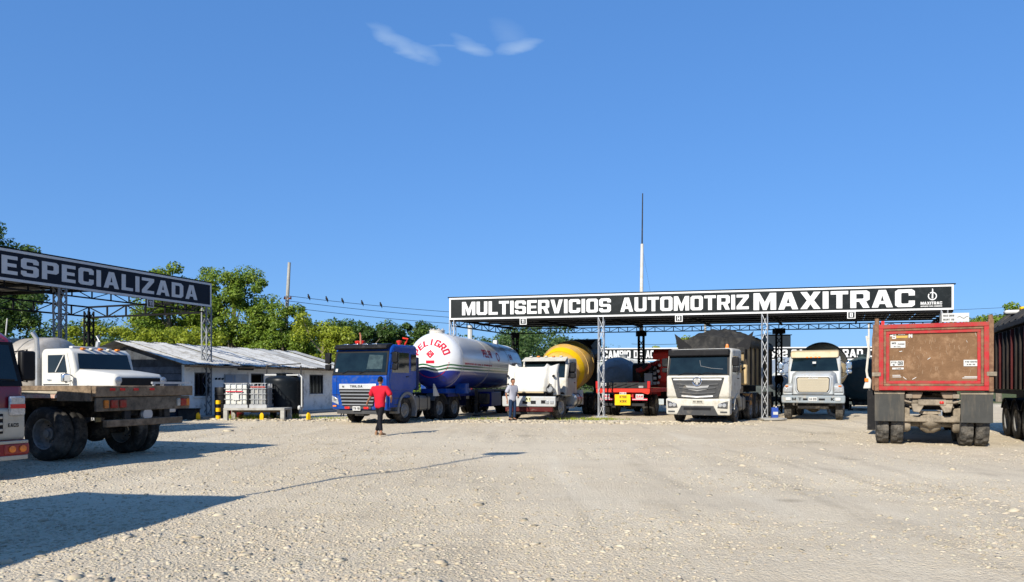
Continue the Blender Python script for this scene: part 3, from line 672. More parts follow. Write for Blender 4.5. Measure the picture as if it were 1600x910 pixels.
# hanging bay number plates
for t, ch in ((.166, '11'), (.492, 'H'), (.82, '8')):
    m = M(); m.slab([sp(t-.0075, zb-.29, -.02), sp(t+.0075, zb-.29, -.02), sp(t+.0075, zb+.01, -.02), sp(t-.0075, zb+.01, -.02)], -.02); p_ = m.obj('bay_plate', sign_white, can)
    m = M(); m.slab([sp(t-.0057, zb-.255, -.025), sp(t+.0057, zb-.255, -.025), sp(t+.0057, zb-.025, -.025), sp(t-.0057, zb-.025, -.025)], .004); m.obj('plate_field', sign_black, p_)
    m = M(); put_text(m, ch, sp(t-.003, zb-.23, -.034), su, (0,0,1), .12, .18); m.obj('plate_number', sign_white, p_)
# small white notice at the right end, hanging below
m = M(); q = sp(1.0, 4.02, -.06); m.slab([q + su*-.45, q + su*.55, q + su*.55 + Vector((0,0,.36)), q + su*-.45 + Vector((0,0,.36))], -.02); nb = m.obj('notice_board', plate_white, can)
m = M(); put_text(m, 'MAQ 0815', q + su*-.40 + sn*-.006 + Vector((0,0,.22)), su, (0,0,1), .4, .07); put_text(m, 'MART 115', q + su*-.40 + sn*-.006 + Vector((0,0,.06)), su, (0,0,1), .4, .07)
for i in range(5): m.bar(q + su*(.12+.08*i) + sn*-.005 + Vector((0,0,.18+.05*math.sin(i*1.7))), q + su*(.2+.08*i) + sn*-.005 + Vector((0,0,.18+.05*math.sin(i*1.7+1.7))), .012)
m.obj('notice_lettering', letter_black, nb)
# mast
ma = thing('antenna_mast', 'tall slim antenna mast, white below and thin dark above, rising over the canopy', 'antenna', (7.02, 40.0, 0))
M().tube([(0,0,4.2), (.02,0,6.8), (.05,0,9.1)], [.105, .095, .08], 10).obj('lower_tube', white_paint, ma, smooth=True)
M().tube([(.05,0,9.1), (.08,0,11.85)], [.04, .028], 8).obj('upper_tube', dark_metal, ma, smooth=True)
M().cyl((-.16,0,5.75), (-.16,0,6.0), .06).bar((-.16,0,5.85), (.0,0,5.85), .04).obj('bracket', dark_metal, ma)
m = M()
for k, (ax, ay) in enumerate(((.9, .4),)): m.tube([(.05,0,9.0), (ax, ay, 4.7)], .004, 4)
m.obj('stay_wire', dark_metal, ma)

shaded_galv = mat('shaded_galvanised', (.17, .18, .19), .6, metal=.3, var=.2)  # galvanised steel darkened in colour for the shade on the left posts
# ---- narrow canopy on the left with ESPECIALIZADA
EC, ed = Vector((-16.9, 24.3, 0)), Vector((.364, .931, 0)).normalized(); en = Vector((-ed.y, ed.x, 0))     # en: away from the yard
ec = thing('side_canopy', 'narrow canopy with dark blue signboard reading ESPECIALIZADA', 'canopy', EC)
def ep(s, z, off=0.0): return ed*s + en*off + Vector((0,0,z))
e0, e1, zb2, zt2 = -5.5, 9.36, 4.94, 6.0
M().slab([ep(e0, zb2), ep(e1, zb2), ep(e1, zt2), ep(e0, zt2)], -.12).obj('signboard', sign_navy, ec)
silver = mat('sign_silver', (.56, .56, .56), .45, var=.06)
bd = M()
for b0, b1 in ((zt2-.09, zt2), (zb2, zb2+.09)): bd.slab([ep(e0, b0), ep(e1, b0), ep(e1, b1), ep(e0, b1)], .012, .004)
bd.slab([ep(e1-.08, zb2+.09), ep(e1, zb2+.09), ep(e1, zt2-.09), ep(e1-.08, zt2-.09)], .012, .004)
bd.obj('sign_border', silver, ec)
letters('sign_letter', silver, ec, 'ESPECIALIZADA', ep(.04, zb2+.22, -.006), ed, (0,0,1), 8.5, .62, .9)
for k in range(8):
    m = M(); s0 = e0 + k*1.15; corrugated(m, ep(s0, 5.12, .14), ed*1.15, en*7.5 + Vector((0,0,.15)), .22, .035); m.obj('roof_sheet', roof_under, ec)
m = M()
for k in range(6): m.bar(ep(e0 + k*1.8, 5.02, .14), ep(e0 + k*1.8, 5.15, 7.5), .08, .12)
for k in range(6): m.bar(ep(e0, 5.08, .3+k*1.4), ep(3.7, 5.08, .3+k*1.4), .05, .06)
m.obj('rafters', canopy_black, ec)
m = M(); truss(m, ep(9.2, 5.2, .14), ep(9.2, 5.2, 7.4), .5, 6, .08); m.obj('end_truss', canopy_black, ec)
m = M(); truss(m, ep(e0, 5.2, 7.4), ep(9.2, 5.2, 7.4), .45, 16, .07); m.obj('rear_truss', canopy_black, ec)
m = M(); truss(m, ep(e0, 5.0, .12), ep(9.2, 5.0, .12), .3, 18, .05); m.bar(ep(e0, zt2+.03, .06), ep(e1+.05, zt2+.03, .06), .1, .05); m.obj('sign_frame', canopy_black, ec)
for s, off in ((2.2, .12), (9.2, .12), (-4.6, .12)):
    m = M(); lattice(m, ep(s, 0, off), ep(s, zb2, off), .28, .42, .05); m.obj('post', shaded_galv, ec)
for s, off in ((2.2, 7.4), (9.2, 7.4), (-4.6, 7.4), (1.2, 4.5)):
    m = M(); lattice(m, ep(s, 0, off), ep(s, 5.0, off), .28, .42, .06); m.obj('rear_post', canopy_black, ec)
m = M(); s = 6.02; m.slab([ep(s-.16, 4.6, -.03), ep(s+.16, 4.6, -.03), ep(s+.16, 4.95, -.03), ep(s-.16, 4.95, -.03)], -.02); p_ = m.obj('bay_plate', silver, ec)
m = M(); m.slab([ep(s-.12, 4.64, -.035), ep(s+.12, 4.64, -.035), ep(s+.12, 4.91, -.035), ep(s-.12, 4.91, -.035)], .004); m.obj('plate_field', sign_black, p_)
m = M(); put_text(m, '11', ep(s-.08, 4.68, -.044), ed, (0,0,1), .16, .2); m.obj('plate_number', silver, p_)

# ---- rear workshop row with its own fascia
WA, WB = Vector((6.0, 52.0, 0)), Vector((24.6, 49.6, 0)); wu = (WB-WA).normalized(); wv = Vector((-wu.y, wu.x, 0)); WL = (WB-WA).length
wk = thing('rear_workshop', 'low workshop row at the back with black fascia reading CAMBIO DE', 'workshop', WA)
def wp(s, z, off=0.0): return wu*s + wv*off + Vector((0,0,z))
M().slab([wp(0, 3.12), wp(WL, 3.12), wp(WL, 4.02), wp(0, 4.02)], -.12).obj('fascia', sign_black, wk)
m = M()
for b0, b1 in ((3.12, 3.2), (3.94, 4.02)): m.slab([wp(0, b0), wp(WL, b0), wp(WL, b1), wp(0, b1)], .012, .004)
m.obj('fascia_border', sign_white, wk)
for txt, s0, wd in (('CAMBIO DE', .45, 2.72), ('ACEITE', 3.4, 1.5), ('snrIs', 11.0, 1.95), ('sAD', 13.2, 1.25), ('BRAD', 16.1, 1.75), ('C', 18.2, .4)):
    letters('fascia_letter', sign_white, wk, txt, wp(s0, 3.30, -.006), wu, (0,0,1), wd, .54, .7)
wall_pale = mat('workshop_wall', (.40, .45, .47), .8, var=.1, dirt=(.2, .2, .18), dirt_amt=.2)
M().bx(0, WL*.42, 2.6, 2.75, 0, 3.1).xf(Matrix.Rotation(math.atan2(wu.y, wu.x), 4, 'Z')).obj('back_wall', wall_pale, wk)
M().bx(WL*.42+.003, WL, 2.7, 2.85, 0, 3.1).xf(Matrix.Rotation(math.atan2(wu.y, wu.x), 4, 'Z')).obj('back_wall', mat('workshop_dark_wall', (.10, .12, .12), .8, var=.3), wk)
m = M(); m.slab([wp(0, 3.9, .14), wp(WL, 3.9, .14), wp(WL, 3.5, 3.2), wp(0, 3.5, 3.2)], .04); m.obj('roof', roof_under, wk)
for k in range(5):
    m = M(); q = wp(.1 + k*(WL-.2)/4, 0, .2); m.bar(q, q + Vector((0,0,3.15)), .14); m.obj('post', white_paint if k in (0, 4) else canopy_black, wk)
o = thing('rooftop_tank', 'dark square tank standing on the rear workshop roof', 'water tank', WA + wp(12.4, 3.9, .9))
M().bx(-.8, .8, -.6, .6, 0, .95).obj('shell', mat('dark_tank', (.03, .04, .05), .6), o, bevel=.04); M().bx(-.86, .86, -.66, .66, .95, 1.0).obj('lid', canopy_black, o)
o = thing('white_pole', 'thin white pole standing at the end of the rear workshop', 'pole', (23.9, 49.3, 0)); M().tube([(0,0,0), (0,0,5.5)], .06, 8).obj('shaft', white_paint, o, smooth=True); M().cyl((0,0,5.5), (0,0,5.56), .08).obj('cap', white_paint, o)

# ================================================================== LOW HOUSE
hu = Vector((.38, .925, 0)).normalized(); hv = Vector((-hu.y, hu.x, 0))        # hv: towards the ridge, away from the yard
HO = Vector((-13.8, 31.6, 0)); HL = 11.2; HD = 3.75
hs_ = thing('low_house', 'long low whitewashed house with rusty corrugated roof behind the tank stand', 'house', HO)
def hp(s, z, off=0.0): return hu*s + hv*off + Vector((0,0,z))
wash = mat('whitewash', (.86, .86, .82), .85, var=.08, dirt=(.30, .285, .25), dirt_amt=.2, dirt_scale=1.6, bump=.2, bscale=12)
wall_in = .35; zw = 2.32; th = .16
# openings along the front wall: (s0, s1, z0, z1, kind)
OPEN = [(.55, 1.45, .95, 2.0, 'window'), (4.05, 4.95, .05, 2.0, 'door'), (6.6, 7.5, .05, 2.02, 'door'), (8.5, 9.7, .95, 2.0, 'window')]
m = M(); s = 0.0
def wallpiece(m, s0, s1, z0, z1): m.slab([hp(s0, z0, wall_in), hp(s1, z0, wall_in), hp(s1, z1, wall_in), hp(s0, z1, wall_in)], -th)
for s0, s1, z0, z1, k in OPEN:
    wallpiece(m, s, s0, -.05, zw)
    if z0 > .2: wallpiece(m, s0, s1, -.05, z0)
    wallpiece(m, s0, s1, z1, zw); s = s1
wallpiece(m, s, HL, -.05, zw)
m.obj('front_wall', wash, hs_)
m = M(); m.slab([hp(HL, -.05, wall_in+th+.002), hp(HL, -.05, 2*HD-.4), hp(HL, zw, 2*HD-.4), hp(HL, 3.2, HD), hp(HL, zw, wall_in+th+.002)], -th); m.obj('end_wall', wash, hs_)
m = M(); m.slab([hp(.0, -.05, wall_in+th+.002), hp(.0, zw, wall_in+th+.002), hp(.0, 3.2, HD), hp(.0, zw, 2*HD-.4), hp(.0, -.05, 2*HD-.4)], -th); m.obj('gable_wall', mat('shaded_board_wall', (.09, .10, .115), .8, var=.3, dirt=(.04, .04, .045), dirt_amt=.3), hs_)  # dark wall colour holds the left canopy's shade on this gable
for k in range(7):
    m = M(); z0 = .1 + k*.31; m.slab([hp(-.01, z0, .5), hp(-.01, z0+.28, .5), hp(-.01, z0+.28, 2*HD-.5), hp(-.01, z0, 2*HD-.5)], .02); m.obj('board', mat('shaded_board', (.10, .115, .14), .75, var=.25, dirt=(.05, .05, .055), dirt_amt=.3), hs_)  # boards coloured dark for the same canopy shade
m = M(); m.slab([hp(0.2, .02, .6), hp(HL-.2, .02, .6), hp(HL-.2, .02, 2*HD-.6), hp(.2, .02, 2*HD-.6)], .02); m.obj('floor_slab', concrete, hs_)
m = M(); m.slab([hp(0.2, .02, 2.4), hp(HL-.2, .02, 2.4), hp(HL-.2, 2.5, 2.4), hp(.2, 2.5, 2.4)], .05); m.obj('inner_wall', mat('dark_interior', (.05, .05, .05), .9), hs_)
for s0, s1, z0, z1, k in OPEN:
    if k == 'window':
        m = M()
        for a0, a1, q0, q1 in ((s0, s1, z0, z0+.06), (s0, s1, z1-.06, z1), (s0, s0+.06, z0+.06, z1-.06), (s1-.06, s1, z0+.06, z1-.06)): m.slab([hp(a0, q0, wall_in+.02), hp(a1, q0, wall_in+.02), hp(a1, q1, wall_in+.02), hp(a0, q1, wall_in+.02)], -.05)
        w_ = m.obj('window', grey_plastic, hs_)
        m = M(); m.slab([hp(s0+.06, z0+.06, wall_in+.07), hp(s1-.06, z0+.06, wall_in+.07), hp(s1-.06, z1-.06, wall_in+.07), hp(s0+.06, z1-.06, wall_in+.07)], -.01); m.obj('pane', side_glass, w_)
        for j in range(1, 4): M().bar(hp(s0 + (s1-s0)*j/4, z0+.06, wall_in+.03), hp(s0 + (s1-s0)*j/4, z1-.06, wall_in+.03), .035).obj('window_bar', black_plastic, w_)
        M().slab([hp(s0-.06, z0-.06, wall_in-.06), hp(s1+.06, z0-.06, wall_in-.06), hp(s1+.06, z0, wall_in-.06), hp(s0-.06, z0, wall_in-.06)], -.058).obj('sill', wash, w_)
    else:
        m = M()
        for a0, a1, q0, q1 in ((s0, s1, z1-.07, z1), (s0, s0+.07, z0, z1-.07), (s1-.07, s1, z0, z1-.07)): m.slab([hp(a0, q0, wall_in+.02), hp(a1, q0, wall_in+.02), hp(a1, q1, wall_in+.02), hp(a0, q1, wall_in+.02)], -.05)
        d_ = m.obj('door_frame', grey_plastic, hs_)
# pale shuttered hatch on the wall
m = M(); m.slab([hp(2.3, 1.15, wall_in-.04), hp(3.85, 1.15, wall_in-.04), hp(3.85, 1.95, wall_in-.04), hp(2.3, 1.95, wall_in-.04)], -.035); sh = m.obj('shutter', pale_grey, hs_)
for a0, a1 in ((2.34, 2.8), (2.86, 2.98)): M().slab([hp(a0, 1.2, wall_in-.045), hp(a1, 1.2, wall_in-.045), hp(a1, 1.9, wall_in-.045), hp(a0, 1.9, wall_in-.045)], .01).obj('shutter_panel', mat('blue_grey_panel', (.22, .27, .33), .6), sh)
m = M()
for k in range(4): m.bar(hp(1.75 + .2*k, 1.72, wall_in-.02), hp(1.85 + .2*k, 1.74, wall_in-.02), .05, .08)
m.obj('wall_hooks', black_plastic, hs_)
m = M(); m.box(hp(3.6, 2.22, .3), (.9, .3, .14), Matrix.Rotation(math.atan2(hu.y, hu.x), 3, 'Z')); m.obj('awning_roll', black_plastic, hs_, bevel=.03)
# roof of single sheets, uneven and rusty
rust_roof = mat('whitened_roof_sheet', (.62, .61, .57), .55, metal=.15, var=.14, scale=1.2, dirt=(.16, .14, .115), dirt_amt=.30, dirt_scale=2.5)
grey_roof = mat('greyed_roof_sheet', (.42, .42, .40), .6, metal=.15, var=.2, scale=1.2, dirt=(.15, .13, .11), dirt_amt=.3, dirt_scale=1.5)
rf = M(); rf.bar(hp(-.5, 3.38, HD), hp(HL+.3, 3.38, HD), .3, .04); rf = rf.obj('roof', grey_roof, hs_)
gg = np.random.default_rng(5); ns = 18
for k in range(ns):
    s0 = -.6 + k*(HL+.9)/ns; wd = (HL+.9)/ns + .05; lift = (k % 2)*.035 + gg.uniform(0, .02)
    m = M(); corrugated(m, hp(s0, 2.30+lift, -.35+gg.uniform(-.08, .06)), hu*wd, hp(0, 1.09, HD+.4), .16, .022); m.obj('roof_sheet', rust_roof if gg.uniform() < .66 else grey_roof, rf)
    m = M(); corrugated(m, hp(s0, 3.40+lift, HD+.02), hu*wd, hp(0, -1.05, HD+.3), .16, .022); m.obj('rear_roof_sheet', grey_roof, rf)
m = M()
for k in range(9): m.bar(hp(-.3 + k*1.45, 2.26, -.25), hp(-.3 + k*1.45, 3.30, HD-.05), .06, .08)
m.bar(hp(-.5, 2.25, -.2), hp(HL+.2, 2.25, -.2), .05, .07); m.obj('roof_timbers', wood, hs_)
m = M(); m.slab([hp(-.2, .0, -.9), hp(HL+.4, .0, -.9), hp(HL+.4, .0, wall_in-.02), hp(-.2, .0, wall_in-.02)], .10, .0); m.obj('porch_slab', concrete, hs_)
# ================================================================== VEHICLE KIT
# local frame of every vehicle: the end we face is at y = 0, the body runs to +y, x across, z up
_tyres = {}
def tyre_mesh(r, w, m, lug):
    key = ('t', r, w, m.name, lug)
    if key in _tyres: return _tyres[key]
    h = w/2
    prof = [(r*.56, -h*.62), (r*.60, -h*.86), (r*.72, -h*1.0), (r*.86, -h*.99), (r*.95, -h*.90), (r*.985, -h*.78), (r, -h*.66), (r*1.003, -h*.3), (r*1.003, -h*.04), (r*1.003, h*.04), (r*1.003, h*.3), (r, h*.66), (r*.985, h*.78), (r*.95, h*.90), (r*.86, h*.99), (r*.72, h*1.0), (r*.60, h*.86), (r*.56, h*.62)]
    n = 64; mm = M(); mm.lathe(prof, (0,0,0), (1,0,0), n, caps=False)
    # cut tread: grooves round and across
    vs = []
    for i, p in enumerate(mm.v):
        ring, seg = divmod(i, n); p = Vector(p); rad = Vector((0, p.y, p.z)); d = 0.0
        if 5 <= ring <= 12:
            if lug:
                ph = (seg + (2 if ring >= 9 else 0)) % 4
                if ph < 1.5: d = .022
            elif ring in (8, 9): d = .014
            if lug and ring in (8, 9) and seg % 4 in (1, 2): d = .0
        vs.append(tuple(Vector((p.x, 0, 0)) + rad * (1 - d/max(rad.length, .01))))
    mm.v = vs
    me = mm.mesh('tyre', m, smooth=True, ang=28); _tyres[key] = me; return me
def rim_mesh(r, w, m, deep):
    key = ('r', r, w, m.name, deep)
    if key in _tyres: return _tyres[key]
    h = w/2; mm = M(); R_ = r*.575
    if deep: prof = [(R_, h*.80), (R_*.94, h*.70), (R_*.90, -h*.1), (R_*.70, -h*.35), (R_*.42, -h*.40), (R_*.40, h*.1), (R_*.26, h*.2), (R_*.24, h*.45), (.001, h*.5)]
    else: prof = [(R_, h*.80), (R_*.94, h*.70), (R_*.88, h*.40), (R_*.74, h*.72), (R_*.48, h*.80), (R_*.46, h*1.0), (R_*.30, h*1.04), (R_*.28, h*1.22), (.001, h*1.26)]
    mm.lathe(prof, (0,0,0), (1,0,0), 32, caps=False)
    rr, xx = (R_*.56, -h*.38) if deep else (R_*.60, h*.77)
    for k in range(10):
        a = 2*math.pi*k/10; c = (0, rr*math.cos(a), rr*math.sin(a)); mm.cyl((xx, c[1], c[2]), (xx+.035, c[1], c[2]), .018, n=6)
    me = mm.mesh('rim', m, smooth=True, ang=35); _tyres[key] = me; return me
def wheel(root, x, y, side, r=.51, w=.28, deep=False, tm=None, rm=None, lug=False, steer=0.0, z=None):
    o = link('wheel', tyre_mesh(r, w, tm or rubber, lug), root); o.location = (x, y, (r if z is None else z) - .012); o.rotation_euler = (random.uniform(0, 6), 0, steer)
    rmo = link('rim', rim_mesh(r, w, rm or rim_mat, deep), o)
    if side < 0: rmo.rotation_euler = (0, 0, math.pi)
    return o
def duals(root, y, tm=None, rm=None, lug=False, r=.51, w=.27, track=.93):
    for s in (-1, 1):
        wheel(root, s*(track+.16), y, s, r, w, True, tm, rm, lug); wheel(root, s*(track-.16), y, -s, r, w, True, tm, rm, lug)
def axle(root, y, r=.51, m=None):
    mm = M(); mm.cyl((-1.0, y, r), (1.0, y, r), .07, n=10); mm.lathe([(.001,-.26),(.14,-.22),(.22,-.08),(.22,.08),(.14,.22),(.001,.26)], (0, y, r), (1,0,0), 14)
    return mm.obj('axle', m or chassis_mat, root, smooth=True)
def rails(root, y0, y1, z0=.78, z1=1.02, m=None):
    mm = M()
    for s in (-1, 1): mm.bx(s*.43-.04, s*.43+.04, y0, y1, z0, z1)
    for k in range(max(2, int((y1-y0)/1.1))): yy = y0+.1 + k*1.1; mm.bx(-.39, .39, yy, yy+.08, z0+.04, z1-.05)
    return mm.obj('chassis_frame', m or chassis_mat, root)
def guard(root, x0, x1, y, z, r, a0, a1, m, name='mudguard', t=.03, n=12):
    mm = M(); rings = []
    for k in range(n+1):
        a = R(a0 + (a1-a0)*k/n); c, s = math.cos(a), math.sin(a)
        rings.append([(x0, y+r*c, z+r*s), (x1, y+r*c, z+r*s), (x1, y+(r+t)*c, z+(r+t)*s), (x0, y+(r+t)*c, z+(r+t)*s)])
    mm.loft(rings); return mm.obj(name, m, root, smooth=True)
def mirror(root, s, x, y, z0, z1, m=None, split=True):
    mm = M(); mm.tube([(s*(x-.28), y+.12, z1-.05), (s*x, y, z1+.02), (s*x, y, z0-.02), (s*(x-.28), y+.12, z0+.05)], .016, 6)
    o = mm.obj('mirror', black_plastic, root, smooth=True)
    zc = z0 + (z1-z0)*.36
    for a, b in (((z0, zc-.02), (zc+.02, z1)) if split else ((z0, z1),)):
        M().bx(s*x-.12, s*x+.12, y-.06, y+.07, a, b).obj('mirror_housing', m or black_plastic, o, bevel=.035)
        M().bx(s*x-.10, s*x+.10, y+.072, y+.08, a+.02, b-.02).obj('mirror_glass', chrome, o)
def lamp(root, name, x, y, z, w, h, m, d=.05, bevel=.015, rot=None):
    return M().box((x, y, z), (w, d, h), rot).obj(name, m, root, bevel=bevel)
def plate(root, x, y, z, w, h, txt, m=None, tm=None, name='number_plate'):
    o = M().box((x, y, z), (w, .016, h)).obj(name, m or plate_white, root)
    mm = M(); put_text(mm, txt, (x-w*.42, y-.012, z-h*.28), (1,0,0), (0,0,1), w*.84, h*.56); mm.obj('plate_lettering', tm or letter_black, o)
    return o
def wipers(root, P, xs):
    """P(x, f): point on the windscreen at fraction f of its height"""
    mm = M()
    for x, dx in xs: mm.tube([P(x, -.03), P(x + dx*.5, .10), P(x + dx, .06)], .013, 5); mm.tube([P(x + dx - .3, .085), P(x + dx + .32, .05)], .012, 4)
    return mm.obj('wipers', black_plastic, root)

def cabover(root, W, H, D, zb, zw0, zw1, sl, paint, front_dark=None, rake_dark=True):
    """flat-nosed cab: shell, windscreen with dark surround, doors, side windows"""
    h = W/2
    prof = [(.04, zb), (0, zb+.12), (0, zw0-.10), (sl, zw1), (sl+.06, H-.12), (sl+.28, H), (D-.06, H+.02), (D, H-.08), (D, zb+.35), (D-.25, zb+.3), (D-.35, zb)]
    cab = M().prism(prof, -h, h, 'x').obj('cab', paint, root, bevel=.11, seg=4)
    nrm = Vector((0, -(zw1-zw0+.10), sl)).normalized()
    def P(x, f, lift=.012):
        y0, z0 = (0 + sl*.10/(zw1-zw0+.1)), zw0
        return Vector((x, y0 + (sl-y0)*f, z0 + (zw1-z0)*f)) + nrm*lift
    def pan(x0, x1, f0, f1, t, lift, taper=0.0): return M().slab([P(x0, f0, lift), P(x1, f0, lift), P(x1-taper, f1, lift), P(x0+taper, f1, lift)], t)
    pan(-h+.035, h-.035, -.10, 1.04, .014, .002, .03).obj('windscreen_surround', front_dark or black_plastic, root, bevel=.006)
    ws = pan(-h+.11, h-.11, .03, .95, .008, .018, .04).obj('windscreen', glass, root)
    for s in (-1, 1):
        x = s*(h+.003)
        def side(pts, t=.012, off=0.0):
            pts = [(x, a, b) for a, b in pts]
            return M().slab(pts if s > 0 else pts[::-1], t, off)
        dz0 = zb+.32
        yb = D*.72
        door = side([(sl*.42+.10, dz0), (yb, dz0), (yb, H-.22), (sl+.16, H-.22), (.16, zw0-.1)]).obj('door', paint, root, bevel=.006)
        side([(.26, zw0+.02), (yb-.08, zw0+.02), (yb-.08, H-.30), (sl+.22, H-.30)], .006, .012).obj('door_window', side_glass, door)
        M().box((s*(h+.03), yb-.2, zw0-.13), (.03, .17, .035)).obj('door_handle', black_plastic, door)
        if D - yb > .5: side([(yb+.10, zw0+.1), (D-.12, zw0+.1), (D-.12, H-.34), (yb+.10, H-.34)], .006, .002).obj('quarter_window', side_glass, root)
    wipers(root, lambda x, f: P(x, f, .035), ((-.75, .55), (.02, .6)))
    return cab, P
def tractor_rear(root, y1, y2, tm=None, rm=None, tank_m=None, x=1.0):
    rails(root, .9, y2+.75)
    for y in (y1, y2): axle(root, y); duals(root, y, tm, rm, r=.5, w=.27)
    for s in (-1, 1):
        guard(root, s*.74, s*1.25, y1, .5, .60, 12, 150, grey_plastic); guard(root, s*.74, s*1.25, y2, .5, .60, 30, 168, grey_plastic)
    M().lathe([(.55, 0), (.55, .06), (.42, .10), (.1, .10)], (0, (y1+y2)/2, 1.04), (0,0,1), 24).obj('fifth_wheel', chassis_mat, root, smooth=True)
def fuel_tank(root, s, y0, y1, m, z0=.42, z1=1.02, x0=.62, x1=1.2):
    o = M().bx(min(s*x0, s*x1), max(s*x0, s*x1), y0, y1, z0, z1).obj('fuel_tank', m, root, bevel=.12, seg=4)
    for f in (.25, .75): yy = y0 + (y1-y0)*f; M().bx(min(s*x0, s*(x1+.012)), max(s*x0, s*(x1+.012)), yy-.03, yy+.03, z0-.012, z1+.012).obj('tank_strap', dark_metal, o, bevel=.11, seg=4)
    M().cyl((s*(x1-.15), y0+.2, z1-.01), (s*(x1-.15), y0+.2, z1+.05), .05).obj('filler_cap', chrome, o)

# ================================================================== BLUE TRACTOR
bt = thing('tractor_truck', 'blue flat-nosed tractor truck coupled to the white gas tanker', 'truck', (-5.72, 27.55, 0), R(-23))
cab, P = cabover(bt, 2.5, 2.98, 2.15, .95, 1.90, 2.70, .22, blue)
M().prism([(.02, .52), (-.03, .62), (-.035, 1.80), (.05, 1.80), (.25, .95), (.25, .50)], -1.22, 1.22, 'x').obj('front_panel', blue, bt, bevel=.04, seg=3)
M().bx(-.86, .78, -.075, -.03, 1.30, 1.50).obj('badge_bar', mat('silver_badge', (.66, .66, .65), .35, metal=.4), bt, bevel=.015)
m = M(); put_text(m, 'TRILGA', (-.36, -.079, 1.36), (1,0,0), (0,0,1), .56, .085); put_text(m, '13', (-.72, -.079, 1.36), (1,0,0), (0,0,1), .10, .07); m.obj('badge_lettering', letter_black, bt)
M().prism([(-.88, 1.29), (.80, 1.29), (.66, .66), (-.72, .66)], -.055, -.02, 'y').obj('grille', black_plastic, bt, bevel=.02)
for k in range(5):
    z = 1.235 - k*.125; wdt = .80 - k*.03; M().prism([(-.10, z-.035), (-.06, z+.018), (-.045, z+.018), (-.045, z-.035)], -wdt-.04, wdt-.04, 'x').obj('grille_bar', mat('grille_grey', (.15, .155, .16), .4), bt, bevel=.008)
M().bx(-.62, .56, -.07, -.02, .56, .66).obj('bumper_step', grey_plastic, bt, bevel=.015)
M().prism([(.0, .36), (-.02, .50), (.3, .50), (.3, .42)], -1.0, 1.0, 'x').obj('lower_apron', grey_plastic, bt, bevel=.02)
for s in (-1, 1):
    hl = M().prism([(s*1.20, 1.06), (s*.93, .94), (s*.88, .70), (s*1.20, .82)], -.052, -.022, 'y').obj('headlight', lamp_glass, bt, bevel=.012)
    M().bx(s*1.06-.06, s*1.06+.06, -.06, -.045, .86, .95).obj('headlight_bulb', chrome, hl)
    lamp(bt, 'marker_lamp', s*1.08, -.035, .66, .16, .06, amber_lens); lamp(bt, 'tow_plate', s*.42-.06, -.075, .60, .22, .09, red_lens)
    M().bx(s*1.235, s*1.262, .1, .9, .62, 1.26).obj('step_panel', blue, bt, bevel=.012)
    for k in range(3): M().bx(min(s*1.02, s*1.265), max(s*1.02, s*1.265), .42, .78, .46 + k*.24, .50 + k*.24).obj('cab_step', grey_plastic, bt, bevel=.01)
    guard(bt, s*.92, s*1.31, 1.32, .5, .60, -25, 190, mat('arch_grey', (.16, .165, .17), .6, dirt=DUST, dirt_amt=.2), t=.10, n=18)
    wheel(bt, s*1.06, 1.32, s, .5, .30, False, rubber, rim_mat)
    mirror(bt, s, 1.50, .12, 2.02, 2.68)
plate(bt, -.06, -.085, .58, .34, .16, 'YK-18')
M().prism([(.10, 2.78), (.02, 2.84), (.10, 2.96), (.50, 3.02), (.50, 2.90), (.22, 2.84)], -1.16, 1.16, 'x').obj('sun_visor', black_plastic, bt, bevel=.02)
for k in range(4): lamp(bt, 'roof_lamp', -.66 + k*.42, .13, 2.985, .22, .04, chrome, .08)
M().tube([(-.28, .5, 3.0), (-.28, .5, 3.36), (-.30, .46, 3.44)], .035, 8).obj('exhaust_stack', mat('copper_pipe', (.50, .21, .12), .5), bt, smooth=True)
for x, y in ((-.62, .8), (-.42, .8), (1.0, 1.2)): M().lathe([(.001, 0), (.06, 0), (.06, .05), (.11, .12), (.11, .17), (.001, .2)], (x, y, 2.98), (0,0,1), 12).obj('beacon', orange_red, bt, smooth=True)
M().tube([(1.1, 1.4, 2.98), (1.2, 1.4, 3.12), (1.32, 1.3, 3.22), (1.1, 1.3, 3.26)], .035, 6).obj('air_horn', orange_red, bt, smooth=True)
M().bx(-1.22, 1.22, 2.16, 2.34, 1.25, 2.55).obj('side_fairing', mat('dark_blue_panel', (.010, .03, .12), .4), bt, bevel=.04)
M().slab([P(.30, .18, .027), P(.98, .18, .027), P(.96, .82, .027), P(.34, .86, .027)], .002).obj('windscreen_reflection', mat('painted_reflection', (.055, .085, .085), .15, var=.5, scale=5), bt)  # pale panel painted as a reflection on the right half of the glass
M().slab([P(-1.08, .06, .027), P(-.98, .06, .027), P(-.98, .20, .027), P(-1.08, .20, .027)], .002).obj('windscreen_sticker', plate_white, bt)
for s in (-1, 1): M().bx(s*.99-.006, s*.99+.006, -.0385, -.03, .62, 1.78).obj('panel_gap', black_plastic, bt)
M().bx(-1.215, 1.215, -.0385, -.03, 1.075, 1.09).obj('panel_gap', black_plastic, bt)
tractor_rear(bt, 4.05, 5.4)
axle(bt, 1.32)
for s in (-1, 1): fuel_tank(bt, s, 2.05, 3.35, mat('tank_brushed', (.18, .175, .16), .45, metal=.4, var=.2, dirt=(.2, .17, .13), dirt_amt=.25))
M().bx(-.2, .2, .02, .4, .3, .48).obj('tow_beam', chassis_mat, bt)

